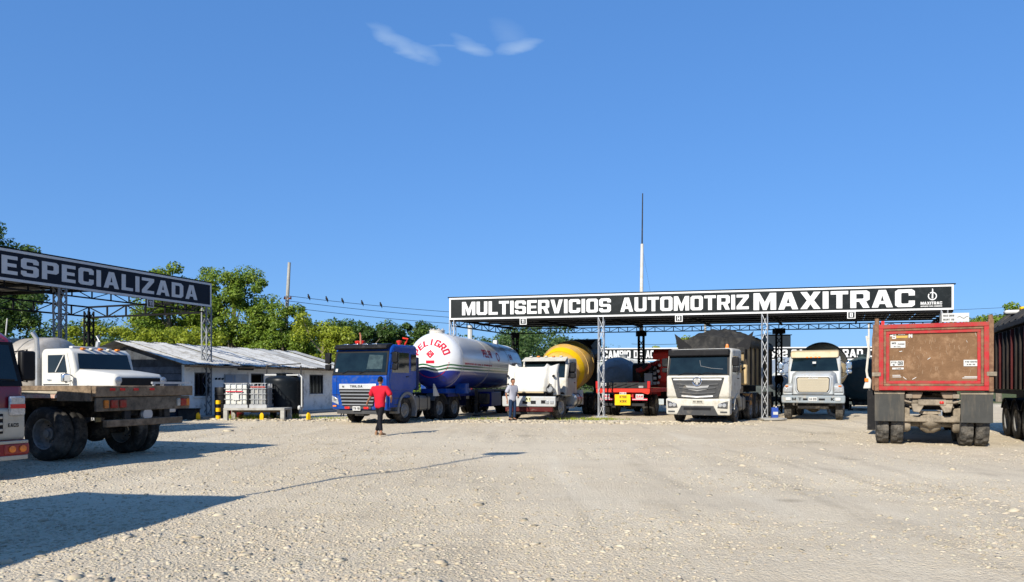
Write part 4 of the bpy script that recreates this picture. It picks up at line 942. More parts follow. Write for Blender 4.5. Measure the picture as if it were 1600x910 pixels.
# ================================================================== GAS TANKER TRAILER
tk = thing('tanker_trailer', 'white gas tank semi-trailer with blue belly, green waves and red PELIGRO on its end', 'tanker', (-3.40, 30.2, 0), R(-14.0))
RT, ZT, TL, HD_ = 1.19, 2.47, 12.4, .85
def tank_material():
    m = bpy.data.materials.new('tank_livery'); m.use_nodes = True; n, l = m.node_tree.nodes, m.node_tree.links; b = n['Principled BSDF']
    b.inputs['Roughness'].default_value = .28; b.inputs['Coat Weight'].default_value = .25
    tc = n.new('ShaderNodeTexCoord'); sx = n.new('ShaderNodeSeparateXYZ'); l.new(tc.outputs['Object'], sx.inputs[0])
    def mth(op, a, c):
        q = n.new('ShaderNodeMath'); q.operation = op
        for i, s in enumerate((a, c)):
            if isinstance(s, (int, float)): q.inputs[i].default_value = s
            else: l.new(s, q.inputs[i])
        return q.outputs[0]
    # wave only on the domed end
    dome = mth('MAXIMUM', mth('SUBTRACT', 1.0, mth('DIVIDE', sx.outputs[1], .75)), 0.0)
    wv_ = n.new('ShaderNodeMath'); wv_.operation = 'SINE'; l.new(mth('MULTIPLY', sx.outputs[0], 5.2), wv_.inputs[0])
    z = mth('ADD', sx.outputs[2], mth('MULTIPLY', mth('MULTIPLY', wv_.outputs[0], .06), dome))
    def band(z0, z1): return mth('MULTIPLY', mth('GREATER_THAN', z, z0), mth('LESS_THAN', z, z1))
    nz = n.new('ShaderNodeTexNoise'); nz.inputs['Scale'].default_value = 1.6; nz.inputs['Detail'].default_value = 8; l.new(tc.outputs['Object'], nz.inputs['Vector'])
    base = n.new('ShaderNodeMixRGB'); base.inputs[1].default_value = (.55, .56, .57, 1); base.inputs[2].default_value = (.64, .64, .63, 1); l.new(nz.outputs[0], base.inputs[0])
    col = base.outputs[0]
    for z0, z1, c in ((0, 2.02, (.008, .022, .22)), (2.085, 2.15, (.008, .085, .03)), (2.215, 2.28, (.008, .085, .03))):
        q = n.new('ShaderNodeMixRGB'); q.inputs[2].default_value = (*c, 1); l.new(band(z0, z1), q.inputs[0]); l.new(col, q.inputs[1]); col = q.outputs[0]
    l.new(col, b.inputs['Base Color']); return m
prof = []
for k in range(13): a = math.pi/2*k/12; prof.append((max(.001, RT*math.sin(a)), HD_*(1-math.cos(a))))
prof += [(RT, HD_ + (TL-2*HD_)*j/8) for j in range(1, 9)]
for k in range(1, 13): a = math.pi/2*(1-k/12); prof.append((max(.001, RT*math.sin(a)), TL - HD_*(1-math.cos(a))))
m = M(); m.lathe(prof, (0,0,ZT), (0,1,0), 56, caps=False); tank = m.obj('tank', tank_material(), tk, smooth=True, ang=60)
for y in (HD_+.02, TL*.4, TL*.7, TL-HD_): M().lathe([(RT+.002, -.02), (RT+.010, -.01), (RT+.010, .01), (RT+.002, .02)], (0, y, ZT), (0,1,0), 56, caps=False).obj('weld_band', white_paint, tank, smooth=True)
def on_dome(x, z, lift=.008):
    r2 = (x*x + (z-ZT)**2)/(RT*RT); return (x, HD_*(1-math.sqrt(max(.002, 1-r2))) - lift, z)
cx, cz, rr = .04, 2.52, .56
wl_ = 'PELIGRO'; ang0, ang1 = R(166), R(14)
for k, ch in enumerate(wl_):
    a = ang0 + (ang1-ang0)*(k+.5)/len(wl_) if ch != 'I' else ang0 + (ang1-ang0)*(k+.5)/len(wl_)
    wdt = .225 if ch != 'I' else .075
    p, t = text2d(ch, wdt, .27); ca, sa = math.cos(a-math.pi/2), math.sin(a-math.pi/2)
    p = [(cx + rr*math.cos(a) + (u-wdt/2)*ca - (v)*sa, cz + rr*math.sin(a) + (u-wdt/2)*sa + v*ca) for u, v in p]
    p, t = subdivide_tris(p, t, .12); M().add([on_dome(u, v) for u, v in p], t).obj('danger_letter', letter_red, tank)
m = M()
for k in range(44):
    a0, a1 = math.pi + R(6) + k*R(168)/44, math.pi + R(6) + (k+1)*R(168)/44
    if k > 34 and k % 2: continue
    q = [(cx + r*1.36*math.cos(a), cz + r*1.36*math.sin(a)) for r, a in ((rr*.985, a0), (rr*1.015, a0), (rr*1.015, a1), (rr*.985, a1))]
    m.add([on_dome(u, v) for u, v in q], [(0,1,2,3)])
tag(m.obj('danger_ring', letter_red, tank), kind='stuff')
for loops in ([[(cx, 2.92), (cx+.19, 2.73), (cx, 2.54), (cx-.19, 2.73)]], [[(cx-.18, 2.34), (cx+.18, 2.34), (cx+.18, 2.46), (cx-.18, 2.46)]]):
    p, t = _tri(loops); p, t = subdivide_tris(p, t, .1); M().add([on_dome(u, v) for u, v in p], t).obj('danger_mark', letter_red, tank)
m = M()
for dx, dz, s in ((-.035, .05, .02), (.04, .045, .018), (0, -.07, .026), (0, .0, .014)):
    q = [(cx+dx+s*math.cos(k), 2.73+dz+s*math.sin(k)) for k in (0, 1.05, 2.1, 3.14, 4.2, 5.24)]; m.add([on_dome(u, v, .013) for u, v in q], [(0,1,2,3,4,5)])
m.obj('danger_pictogram', sign_white, tank)
def on_side(y, z, lift=.008): return (math.sqrt(max(.01, RT*RT-(z-ZT)**2)) + lift, y, z)
m = M()
for k, ch in enumerate('PELPR'):
    p, t = text2d(ch, .26, .36); p, t = subdivide_tris([(4.0 + k*.31 + u, 2.72 + v) for u, v in p], t, .12); M().add([on_side(u, v) for u, v in p], t).obj('side_letter', letter_red, tank)
p, t = text2d('H', .5, .3); p, t = subdivide_tris([(9.0+u, 2.75+v) for u, v in p], t, .12); M().add([on_side(u, v) for u, v in p], t).obj('side_letter', letter_red, tank)
for k in range(10):
    a0, a1 = 2*math.pi*k/10, 2*math.pi*(k+1)/10; q = [(6.6+r*math.cos(a)*1.2, 2.82+r*math.sin(a)) for r, a in ((.16, a0), (.23, a0), (.23, a1), (.16, a1))]; m.add([on_side(u, v) for u, v in q], [(0,1,2,3)])
p, t = text2d('SERVICIO DE GAS A DOMICILIO', 4.2, .07); p, t = subdivide_tris([(1.1+u, 2.32+v) for u, v in p], t, .15); m.add([on_side(u, v) for u, v in p], t)
tag(m.obj('side_lettering', letter_red, tank), kind='stuff')
m = M(); m.lathe([(.32, 0), (.32, .10), (.34, .10), (.34, .13), (.001, .14)], (0, .95, ZT+RT-.03), (0,0,1), 20); m.obj('manhole', white_paint, tk, smooth=True)
for k in range(7): a = 2*math.pi*k/7; M().cyl((.26*math.cos(a), .95+.26*math.sin(a), ZT+RT+.1), (.26*math.cos(a), .95+.26*math.sin(a), ZT+RT+.17), .035, n=8).obj('manhole_bolt', galv, tk)
M().bx(-.12, .12, TL-2.2, TL-1.9, ZT+RT-.04, ZT+RT+.22).obj('relief_valve', galv, tk, bevel=.02)
navy = mat('navy_paint', (.006, .016, .14), .4, var=.1)
M().bx(-.55, .55, .6, 4.0, 1.10, 1.30).obj('coupler_plate', blue, tk, bevel=.02)
M().bx(.55, 1.02, 1.7, 2.2, 1.08, 1.52).obj('valve_box', blue, tk, bevel=.02); M().bx(-1.02, -.55, 1.7, 2.2, 1.08, 1.52).obj('valve_box', blue, tk, bevel=.02)
M().prism([(.25, 1.0), (-.35, 1.0), (-.35, 1.5)], .30, .36, 'x').obj('gusset', white_paint, tk)
rails(tk, 1.0, TL-.3, .95, 1.22, navy)

for s in (-1, 1):
    m = M(); m.bar((s*.75, 4.2, 1.2), (s*.75, 4.2, .12), .12); m.bx(s*.75-.14, s*.75+.14, 4.06, 4.34, .0, .05); m.bar((s*.75, 4.2, .4), (s*.6, 5.2, 1.1), .06); m.obj('landing_leg', dark_metal, tk)
    M().bx(min(s*.62, s*1.2), max(s*.62, s*1.2), 5.2, 7.0, .42, 1.12).obj('side_cabinet', navy, tk, bevel=.03)
    M().bx(min(s*.70, s*1.16), max(s*.70, s*1.16), 4.6, 5.1, .55, 1.05).obj('hose_drum', dark_metal, tk, bevel=.06)
    M().tube([(s*1.2, 7.2, .7), (s*1.22, 8.0, 1.25), (s*1.2, 8.3, 1.3)], .03, 6).obj('hand_pipe', galv, tk, smooth=True)
    M().bx(min(s*.66, s*1.22), max(s*.66, s*1.22), 7.6, 7.66, .3, 1.15).obj('mudflap', black_plastic, tk)
for y in (8.3, 9.6, 10.9):
    axle(tk, y); duals(tk, y)
    for s in (-1, 1): guard(tk, s*.74, s*1.24, y, .5, .58, 25, 155, navy)
M().bx(-1.15, 1.15, TL-.5, TL-.38, .55, .75).obj('rear_bumper', red_paint, tk)

# ================================================================== MIXER WITH TIPPED BONNET
mx_ = thing('mixer_truck', 'white concrete mixer truck with tipped bonnet and yellow drum', 'mixer truck', (.68, 30.65, 0), R(-21))
# bumper and nose frame
M().prism([(-1.16, .55), (1.16, .55), (1.18, .66), (1.18, .98), (-1.18, .98), (-1.18, .66)], 0, .16, 'y').obj('bumper', mat('bumper_grey', (.40, .41, .41), .5, metal=.2, dirt=DUST, dirt_amt=.2), mx_, bevel=.03)
for x in (-.15, .22): M().bx(x-.11, x+.11, -.006, .05, .66, .80).obj('bumper_slot', black_plastic, mx_)
M().bx(.56, .78, -.006, .05, .68, .82).obj('bumper_slot', black_plastic, mx_)
for x in (.82, 1.03): lamp(mx_, 'fog_lamp', x, -.01, .74, .15, .13, lamp_glass)
plate(mx_, -.02, -.02, .86, .24, .20, 'A1', mat('plate_cream', (.70, .68, .38), .5))
M().bx(-1.05, 1.05, .04, .3, .34, .53).obj('lower_valance', mat('dark_red_panel', (.10, .012, .012), .5, dirt=DUST, dirt_amt=.2), mx_, bevel=.02)
M().bx(-.9, .9, .1, .5, .22, .34).obj('skid_plate', dark_metal, mx_, bevel=.02)
# tipped bonnet: its top skin now faces forward
def bonnet(u, v):
    x = (u-.5)*2; ax = abs(x); z = 1.16 + v*1.05; y = .10 + .34*v - .10*math.sin(v*math.pi)
    wdt = 1.10 + .05*v
    step = 1/(1+math.exp(-(ax-.62)*26))
    y += step*(.26 - .16*v) - .05*(1-step)*math.cos(x*2.2)
    crest = math.exp(-((ax-.60)/.07)**2); y -= .05*crest; z += crest*.14*v**3 + step*(.12*v*(ax-.62)*3)*(v > .5) - step*.10*(1-v)*0
    if ax > .92: y += (ax-.92)*1.9
    return (x*wdt, y, z)
m = M(); m.grid(44, 18, bonnet); bo = m.obj('bonnet', white_paint, mx_, smooth=True, ang=60)
so = bo.modifiers.new('thickness', 'SOLIDIFY'); so.thickness = .03; so.offset = -1
for s in (-1, 1):
    M().prism([(s*1.17, 1.03), (s*1.10, 2.0), (s*.98, 2.05), (s*.92, 1.0)], .42, .78, 'y').obj('bonnet_fender', white_paint, bo, bevel=.05)
    M().lathe([(.001, -.05), (.12, -.04), (.13, .04), (.11, .06)], (s*.90, .14, 1.28), (0,-1,0), 18).obj('headlight', lamp_glass, bo, smooth=True)
    M().lathe([(.135, -.02), (.16, 0), (.16, .05), (.125, .06)], (s*.90, .15, 1.28), (0,-1,0), 20, caps=False).obj('headlight_ring', grey_plastic, bo, smooth=True)
    M().lathe([(.001, 0), (.06, .0), (.06, .03)], (s*1.02, .27, 1.82), (0,-1,0), 12).obj('bonnet_latch', black_plastic, bo)
    M().tube([(s*.82, .05, 1.34), (s*.92, .04, 1.50), (s*1.0, .06, 1.44)], .03, 6).obj('lamp_wiring', black_plastic, bo)
M().bx(-.62, .66, .02, .10, 1.12, 1.17).obj('bonnet_lip', mat('tan_edge', (.42, .33, .20), .7), bo)
M().bx(-.66, .70, .22, .5, .99, 1.14).obj('engine_bay_gap', black_plastic, mx_)
M().bx(-.7, .7, .5, 1.9, .8, 1.75).obj('engine_block', chassis_mat, mx_, bevel=.08)
M().bx(-.62, .62, .44, .5, 1.0, 1.7).obj('radiator', black_plastic, mx_)
# cab
h = 1.06
cp = [(1.95, .95), (1.95, 1.75), (2.28, 2.50), (2.42, 2.62), (3.55, 2.66), (3.65, 2.55), (3.65, .95)]
M().prism(cp, -h, h, 'x').obj('cab', white_cab, mx_, bevel=.07, seg=3)
wsP = lambda x, f, l=.012: Vector((x, 1.95 + .33*f - .915*l, 1.75 + .75*f + .40*l))
M().slab([wsP(-.98, .03), wsP(.98, .03), wsP(.93, .96), wsP(-.93, .96)], .01).obj('windscreen', glass, mx_)
M().slab([(-1.02, 1.98, 2.49), (1.02, 1.98, 2.49), (1.0, 2.4, 2.66), (-1.0, 2.4, 2.66)], .04).obj('sun_visor', white_cab, mx_, bevel=.01)
for k in range(5): M().box((-.7+.35*k, 2.35, 2.72), (.12, .14, .05)).obj('roof_marker', amber_lens if k % 2 else white_paint, mx_, bevel=.015)
for s in (-1, 1):
    x = s*(h+.003); q = [(x, 2.05, 1.0), (x, 3.3, 1.0), (x, 3.3, 2.5), (x, 2.36, 2.5), (x, 2.08, 1.78)]
    dr = M().slab(q if s > 0 else q[::-1], .014).obj('door', mat('cab_side_shade', (.40, .40, .38), .5, dirt=DUST, dirt_amt=.25), mx_, bevel=.006)  # white cab's door painted grey for the shade on its side
    q = [(x, 2.16, 1.76), (x, 3.2, 1.76), (x, 3.2, 2.42), (x, 2.44, 2.42)]; M().slab(q if s > 0 else q[::-1], .006, .014).obj('door_window', side_glass, dr)
    M().box((s*(h+.035), 3.12, 1.55), (.03, .16, .04)).obj('door_handle', chrome, dr)
    mirror(mx_, s, 1.36, 1.95, 1.75, 2.42, black_plastic)
    wheel(mx_, s*1.0, 1.05, s, .51, .29, False, dusty_rubber, rim_pale, lug=True, steer=R(-8))
    guard(mx_, s*.86, s*1.16, 1.05, .51, .62, 60, 190, dark_metal)
    M().bx(min(s*.75, s*1.16), max(s*.75, s*1.16), 2.1, 2.9, .42, .50).obj('cab_step', galv, mx_, bevel=.01)
m = M(); m.lathe([(.001, 0), (.24, .02), (.30, .08), (.30, 1.02), (.24, 1.08), (.001, 1.1)], (1.0, 2.75, .78), (0,1,0), 22); ft = m.obj('fuel_tank', mat('brushed_tank', (.55, .55, .53), .35, metal=.7, dirt=DUST, dirt_amt=.25), mx_, smooth=True)
for y in (3.0, 3.5): M().lathe([(.305, -.03), (.315, -.03), (.315, .03), (.305, .03)], (1.0, y, .78), (0,1,0), 22, caps=False).obj('tank_strap', dark_metal, ft)
M().cyl((1.0, 3.25, 1.05), (1.0, 3.25, 1.22), .08).obj('air_cleaner', white_paint, mx_); M().bx(.86, 1.22, 4.05, 4.12, .55, 1.22).obj('splash_board', plate_white, mx_)
rails(mx_, .3, 9.0)
axle(mx_, 1.05)
for y in (6.4, 7.75): axle(mx_, y); duals(mx_, y)
# drum
def drum(root, base, tilt, prof, m, band=None):
    ax = Vector((0, math.cos(tilt), math.sin(tilt)))
    o = M().lathe(prof, base, ax, 48, caps=True).obj('drum', m, root, smooth=True, ang=50)
    return o, ax
yellow_drum = mat('yellow_drum', (.60, .34, .035), .55, var=.10, dirt=(.47, .33, .16), dirt_amt=.42, dirt_scale=1.3)
yellow_fresh = mat('yellow_fresh', (.82, .50, .01), .45, var=.06, dirt=(.5, .34, .12), dirt_amt=.12)
dprof = [(.25, 0), (.62, .06), (.80, .14), (1.06, 1.0), (1.16, 1.35), (1.19, 1.9), (1.16, 2.4), (1.08, 2.9), (.62, 4.7), (.55, 4.75)]
do, ax = drum(mx_, (0, 3.85, 1.96), R(12), dprof, yellow_drum)
M().lathe([(.965, .62), (1.052, .90), (1.085, 1.02), (1.081, 1.02), (1.045, .90), (.95, .62)], (0, 3.85, 1.96), ax, 48, caps=False).obj('fresh_yellow_band', yellow_fresh, do, smooth=True)
for hh, rr_ in ((1.38, 1.17), (2.4, 1.17)): M().lathe([(rr_, -.035), (rr_+.022, -.03), (rr_+.022, .03), (rr_, .035)], Vector((0, 3.85, 1.96)) + ax*hh, ax, 48, caps=False).obj('drum_ring', yellow_drum, do, smooth=True)
m = M(); m.prism([(8.3, 2.9), (9.3, 2.75), (9.5, 3.9), (8.1, 3.75), (7.2, 3.42)], -.75, .75, 'x'); m.obj('charge_hopper', black_plastic, mx_, bevel=.03)
m = M(); m.bar((-.7, 8.3, .95), (-.7, 8.5, 3.2), .14); m.bar((.7, 8.3, .95), (.7, 8.5, 3.2), .14); m.bar((-.7, 8.4, 2.4), (.7, 8.4, 2.4), .12); m.obj('drum_pedestal', dark_metal, mx_)
m = M(); m.bar((-.5, 3.75, 1.0), (-.5, 3.75, 2.2), .16); m.bar((.5, 3.75, 1.0), (.5, 3.75, 2.2), .16); m.bx(-.5, .5, 3.62, 3.86, 1.75, 2.1); m.obj('front_pedestal', dark_metal, mx_)
m = M(); m.grid(10, 8, lambda u, v: (.85*math.cos(math.pi*u), 7.1 + v*1.9, 2.75 + v*.25 + .85*math.sin(math.pi*u)*(1.02-.12*v)))
q = m.obj('drum_cover', black_plastic, mx_, smooth=True); q.modifiers.new('thickness', 'SOLIDIFY').thickness = .02
m = M(); m.grid(6, 8, lambda u, v: (-.3+.6*u, 9.2 + v*.9, 2.6 - v*1.2 + .12*(2*u-1)**2)); q = m.obj('chute', dark_metal, mx_, smooth=True); q.modifiers.new('thickness', 'SOLIDIFY').thickness = .03

# ================================================================== RED CRANE FLATBED (seen from its tail)
rc = thing('crane_truck', 'red flatbed truck with folded loader crane and yellow warning plate on its tail', 'crane truck', (5.10, 33.95, 0), R(-24))
M().bx(-1.27, 1.27, 0, .09, 1.10, 1.28).obj('tail_beam', orange_red, rc, bevel=.02)
for s in (-1, 1):
    M().bx(s*1.22-.07, s*1.22+.07, -.02, .12, 1.281, 1.62).obj('corner_stake', red_paint, rc, bevel=.015)
    M().bx(s*1.24-.035, s*1.24+.035, .13, 5.2, 1.12, 1.30).obj('side_rail', orange_red, rc, bevel=.01)
    M().prism([(s*1.27, 1.10), (s*1.18, 1.02), (s*.9, 1.10)], .01, .06, 'y').obj('beam_bracket', orange_red, rc)
    plate(rc, s*.80, .0, .92, .36, .20, 'SAM', plate_white, letter_red, 'reflector_plate')
    M().bx(s*.80-.36, s*.80+.36, .02, .05, .74, .84).obj('hazard_strip', letter_red, rc)
    M().bx(s*.80-.34, s*.80+.34, .015, .018, .77, .80).obj('hazard_stripe', plate_white, rc)
tg = M().bx(-1.14, 1.14, .02, .07, 1.29, 1.56).obj('tailgate', dark_metal, rc, bevel=.01)
for k in range(3): M().bar((-.9+k*.5, .0, 1.33), (-.3+k*.5, .0, 1.50), .03).obj('tailgate_rib', black_plastic, tg)
plate(tg, -.92, .01, 1.47, .26, .12, 'LA12', plate_white); plate(tg, .86, .01, 1.36, .2, .08, 'XM', plate_white)
yp = M().box((.02, -.06, .76), (.74, .03, .50)).obj('warning_plate', yellow_paint, rc, bevel=.01)
m = M(); put_text(m, 'KTOX', (-.12, -.079, .84), (1,0,0), (0,0,1), .34, .11, .5); put_text(m, 'XOIX', (-.12, -.079, .64), (1,0,0), (0,0,1), .34, .11, .5); m.obj('warning_lettering', letter_black, yp)
plate(rc, .02, -.02, 1.06, .32, .10, 'KX 51', plate_white)
for k in range(12):
    M().bx(-1.19, 1.19, .14 + k*.42, .54 + k*.42, 1.28, 1.32).obj('deck_plank', wood, rc)
rails(rc, .15, 8.0, .86, 1.10, red_paint)
axle(rc, 1.6); duals(rc, 1.6); wheel(rc, -1.0, 6.6, -1); wheel(rc, 1.0, 6.6, 1)
M().bx(-1.0, 1.0, .1, .2, .48, .60).obj('underrun_bar', dark_metal, rc)
# crane and cab beyond the deck
cr = M().bx(.55, 1.15, 4.75, 5.45, 1.32, 2.9).obj('crane_column', orange_red, rc, bevel=.06)
M().prism([(4.3, 2.75), (5.7, 2.75), (5.7, 3.25), (4.6, 3.30), (4.3, 3.1)], .38, 1.3, 'x').obj('boom_head', orange_red, cr, bevel=.06)
M().bx(.75, 1.05, 4.45, 4.75, 1.6, 3.0).obj('folded_boom', orange_red, cr, bevel=.03)
M().bar((-.6, 4.9, 2.15), (.6, 4.9, 2.62), .22, .26).obj('jib', red_paint, cr, bevel=.03)
M().bar((-.55, 4.85, 2.1), (-.3, 4.85, 1.4), .16, .16).obj('jib_tip', dark_metal, cr)
M().bx(-1.1, 1.1, 4.95, 5.4, 1.33, 1.62).obj('crane_base', red_paint, cr, bevel=.03)
for k, (x, z, mm_) in enumerate(((.12, 2.2, dark_metal), (.3, 2.45, red_paint), (.0, 1.95, grey_plastic), (-.25, 2.3, dark_metal))):
    M().cyl((x, 4.7, z), (x+.25, 4.75, z+.22), .08, n=10).obj('hydraulic_ram', mm_, cr)
M().bx(-.12, .30, 4.62, 4.78, 1.42, 2.05).obj('control_valve', plate_white, cr, bevel=.02)
for k in range(4): M().bx(.36, .52, 4.58, 4.66, 1.45 + k*.26, 1.60 + k*.26).obj('control_lever', plate_white, cr, bevel=.01)
for k in range(5): M().lathe([(.001, 0), (.075, .02), (.075, .05), (.001, .06)], (.66 + .07*(k % 2), 4.43, 1.55 + k*.30), (0,-1,0), 12).obj('work_lamp', plate_white, cr)
m = M()
for k in range(5): m.tube([(.2+.1*k, 4.68, 2.6), (.35+.08*k, 4.5, 2.3-.05*k), (.3+.1*k, 4.68, 1.7)], .02, 5)
m.obj('hydraulic_hose', black_plastic, cr)
M().prism([(5.9, 1.0), (5.9, 2.5), (6.1, 2.62), (7.4, 2.62), (7.75, 1.9), (7.8, .7), (5.9, .7)], -1.1, 1.1, 'x').obj('cab', dark_metal, rc, bevel=.06)
M().bx(-.8, .8, 5.885, 5.897, 1.85, 2.4).obj('rear_window', side_glass, rc)

# ================================================================== WHITE TRACTOR
wt = thing('tractor_truck', 'white flat-nosed tractor truck with grey grille in front of the tarped trailer', 'truck', (7.10, 28.15, 0), R(-29))
cab, P = cabover(wt, 2.46, 2.86, 2.0, .92, 1.84, 2.58, .20, white_cab)
M().bx(-1.17, 1.17, .02, .30, 2.56, 2.82).obj('roof_visor', black_plastic, wt, bevel=.05, seg=3)
M().prism([(.02, .98), (-.035, 1.06), (-.035, 1.78), (.02, 1.84), (.3, 1.84), (.3, .98)], -1.2, 1.2, 'x').obj('front_panel', white_cab, wt, bevel=.04)
gr_m = mat('grille_mid_grey', (.075, .077, .08), .42, dirt=DUST, dirt_amt=.15)
M().prism([(-1.02, 1.74), (1.02, 1.74), (.80, .98), (.30, .92), (-.30, .92), (-.80, .98)], -.06, -.02, 'y').obj('grille', gr_m, wt, bevel=.02)
silver_trim = mat('silver_trim', (.30, .30, .295), .45, metal=.5, dirt=DUST, dirt_amt=.2)
for z, a, dz in ((1.67, .92, 0), (1.50, .80, -.05), (1.36, .70, -.06), (1.18, .68, -.05), (1.04, .60, -.04)):
    m = M(); n = 12; rings = []
    for k in range(n+1):
        x = -a + 2*a*k/n; zz = z + dz*(1-abs(x)/a); rings.append([(x, -.058, zz-.03), (x, -.095, zz-.03), (x, -.085, zz+.025), (x, -.058, zz+.025)])
    m.loft(rings); m.obj('grille_bar', silver_trim if z in (1.67, 1.04) else gr_m, wt, smooth=True)
m = M(); m.prism([(-.46, 1.44), (.46, 1.44), (.36, 1.28), (0, 1.22), (-.36, 1.28)], -.078, -.055, 'y'); m.obj('grille_centre', silver_trim, wt, bevel=.008)
em = M().lathe([(.165, -.01), (.185, .0), (.185, .035), (.165, .045), (.14, .03)], (0, -.075, 1.585), (0,-1,0), 28, caps=False).obj('emblem', chrome, wt, smooth=True)
m = M(); m.prism([(-.13, 1.62), (0, 1.71), (.13, 1.62), (.09, 1.52), (.045, 1.58), (.045, 1.47), (-.045, 1.47), (-.045, 1.58), (-.09, 1.52)], -.115, -.085, 'y'); m.obj('emblem_figure', silver_trim, em)
M().prism([(.0, .30), (-.06, .40), (-.07, .92), (.05, .95), (.3, .95), (.3, .34)], -1.22, 1.22, 'x').obj('bumper', white_cab, wt, bevel=.04)
M().prism([(-.62, .66), (.62, .66), (.80, .30), (-.80, .30)], -.085, -.05, 'y').obj('lower_grille', gr_m, wt, bevel=.01)
M().bx(-.52, .52, -.096, -.07, .50, .60).obj('lower_slot', black_plastic, wt)
for s in (-1, 1):
    hd = M().prism([(s*1.17, .86), (s*.80, .74), (s*.76, .58), (s*1.14, .56)], -.085, -.05, 'y').obj('headlight', mat('headlight_dark', (.10, .10, .10), .2), wt, bevel=.015)
    for x in (.88, 1.03): M().lathe([(.001, .0), (.06, .0), (.075, .03), (.06, .04)], (s*x, -.082, .69), (0,-1,0), 14).obj('headlight_lens', lamp_glass, hd)
    M().bx(s*1.0-.13, s*1.0+.13, -.085, -.06, .41, .46).obj('fog_lamp', grey_plastic, wt)
    guard(wt, s*.94, s*1.25, 1.25, .5, .58, 10, 178, white_cab, t=.05, n=16)
    wheel(wt, s*1.04, 1.25, s, .5, .30, False, dusty_rubber, rim_mat)
    for k in range(2): M().bx(min(s*1.0, s*1.24), max(s*1.0, s*1.24), .40, .75, .44 + k*.26, .49 + k*.26).obj('cab_step', grey_plastic, wt, bevel=.01)
mirror(wt, 1, 1.36, .28, 1.95, 2.5); mirror(wt, -1, 1.36, .28, 1.95, 2.5)
plate(wt, .02, -.08, .82, .42, .12, 'XK 8515', mat('plate_tan', (.38, .36, .30), .6))
M().lathe([(.07, 0), (.07, .05), (.05, .14), (.001, .17)], (1.0, .5, 2.86), (0,0,1), 14).obj('beacon', amber_lens, wt, smooth=True); M().cyl((1.0, .5, 2.82), (1.0, .5, 2.87), .09).obj('beacon_base', plate_white, wt)
m = M(); m.tube([P(.05, .75, .03), P(.1, .45, .03), P(.5, .33, .03), P(.95, .28, .03)], .009, 4); m.obj('cable_reflection', silver_trim, wt)  # reflection of a cable, modelled as a thin tube on the glass
axle(wt, 1.25); tractor_rear(wt, 3.9, 5.2, dusty_rubber, rim_pale)
for s in (-1, 1): fuel_tank(wt, s, 2.05, 3.0, mat('dusty_fuel_tank', (.24, .22, .18), .7, dirt=DUST, dirt_amt=.35))
M().bx(-1.05, 1.05, 2.2, 2.5, .98, 1.25).obj('rear_step', dusty_steel, wt, bevel=.02)

# ---- tarped tipper trailer behind it
tt = thing('tipper_trailer', 'tan tipper trailer heaped under a black tarpaulin behind the white truck', 'trailer', (8.32, 30.45, 0), R(-29))
M().prism([(-1.22, 1.45), (1.22, 1.45), (1.24, 3.15), (-1.24, 3.15)], .0, .08, 'y').obj('front_board', tan_paint, tt, bevel=.02)
for s in (-1, 1):
    q = M().bx(min(s*1.16, s*1.23), max(s*1.16, s*1.23), .085, 6.6, 1.45, 3.12).obj('side_wall', tan_paint if s > 0 else tan_paint, tt, bevel=.01)
    for k in range(7): M().bx(min(s*1.23, s*1.30), max(s*1.23, s*1.30), .3 + k*.95, .42 + k*.95, 1.45, 3.10).obj('side_rib', mat('dark_rib', (.07, .06, .05), .8, dirt=(.16, .13, .09), dirt_amt=.3), q, bevel=.01)
    M().bx(min(s*1.15, s*1.32), max(s*1.15, s*1.32), .09, 6.6, 3.125, 3.25).obj('top_rail', dark_metal, q, bevel=.01)
    M().prism([(s*.70, 2.9), (s*1.62, 3.62), (s*1.45, 2.9)], -.02, .02, 'y').obj('wind_board', black_plastic, tt)
M().bx(.84, 1.42, -.36, -.02, 1.46, 2.28).obj('water_drum', mat('tan_plastic', (.50, .37, .19), .6, dirt=(.3, .22, .12), dirt_amt=.3), tt, bevel=.08, seg=3)
M().tube([(.92, -.37, 2.12), (1.05, -.40, 2.04), (1.24, -.40, 2.06), (1.36, -.37, 2.16)], .03, 6).obj('drum_strap', black_plastic, tt, smooth=True)
M().tube([(1.12, -.2, 2.0), (1.22, -.1, 1.85), (1.2, 0, 1.6)], .02, 6).obj('air_hose', plate_white, tt, smooth=True)
M().bx(-1.15, 1.15, -.30, .3, 1.12, 1.42).obj('hitch_frame', dusty_steel, tt, bevel=.02)
def tarp(u, v):
    x = (u-.5)*2.62; y = -.12 + v*6.75; ax = abs(u-.5)*2
    hump = .44*(1-ax**3.0)*(math.sin(min(1, v*5.5)*math.pi/2))*(1-.35*max(0, (v-.3))) + .03*math.sin(v*13+2*math.sin(u*7))*(1-ax)
    fold = .03*math.sin(u*24+6*math.sin(v*6)) + .10*abs(math.sin((u*1.1+v*2.6)*11+1.5*math.sin(u*9))) + .008*math.sin(u*60+v*14)
    z = 3.28 + hump + fold*(1-.4*ax) - (.30 if (ax > .985) else 0) - (.50 if v < .012 else 0)
    return (x, y, z)
m = M(); m.grid(64, 90, tarp); q = m.obj('tarpaulin', tarp_black, tt, smooth=True, ang=80); q.modifiers.new('thickness', 'SOLIDIFY').thickness = .01
rails(tt, .3, 6.6, 1.12, 1.42)
for y in (3.7, 4.9, 6.1): axle(tt, y); duals(tt, y, dusty_rubber, rim_pale)
for s in (-1, 1): m = M(); m.bar((s*.8, 2.95, 1.15), (s*.8, 2.95, .1), .11); m.bx(s*.8-.13, s*.8+.13, 2.83, 3.07, 0, .05); m.obj('landing_leg', dark_metal, tt)
M().bx(1.0, 1.26, .9, 1.6, .62, 1.1).obj('tool_box', mat('orange_board', (.48, .24, .08), .7), tt, bevel=.02)

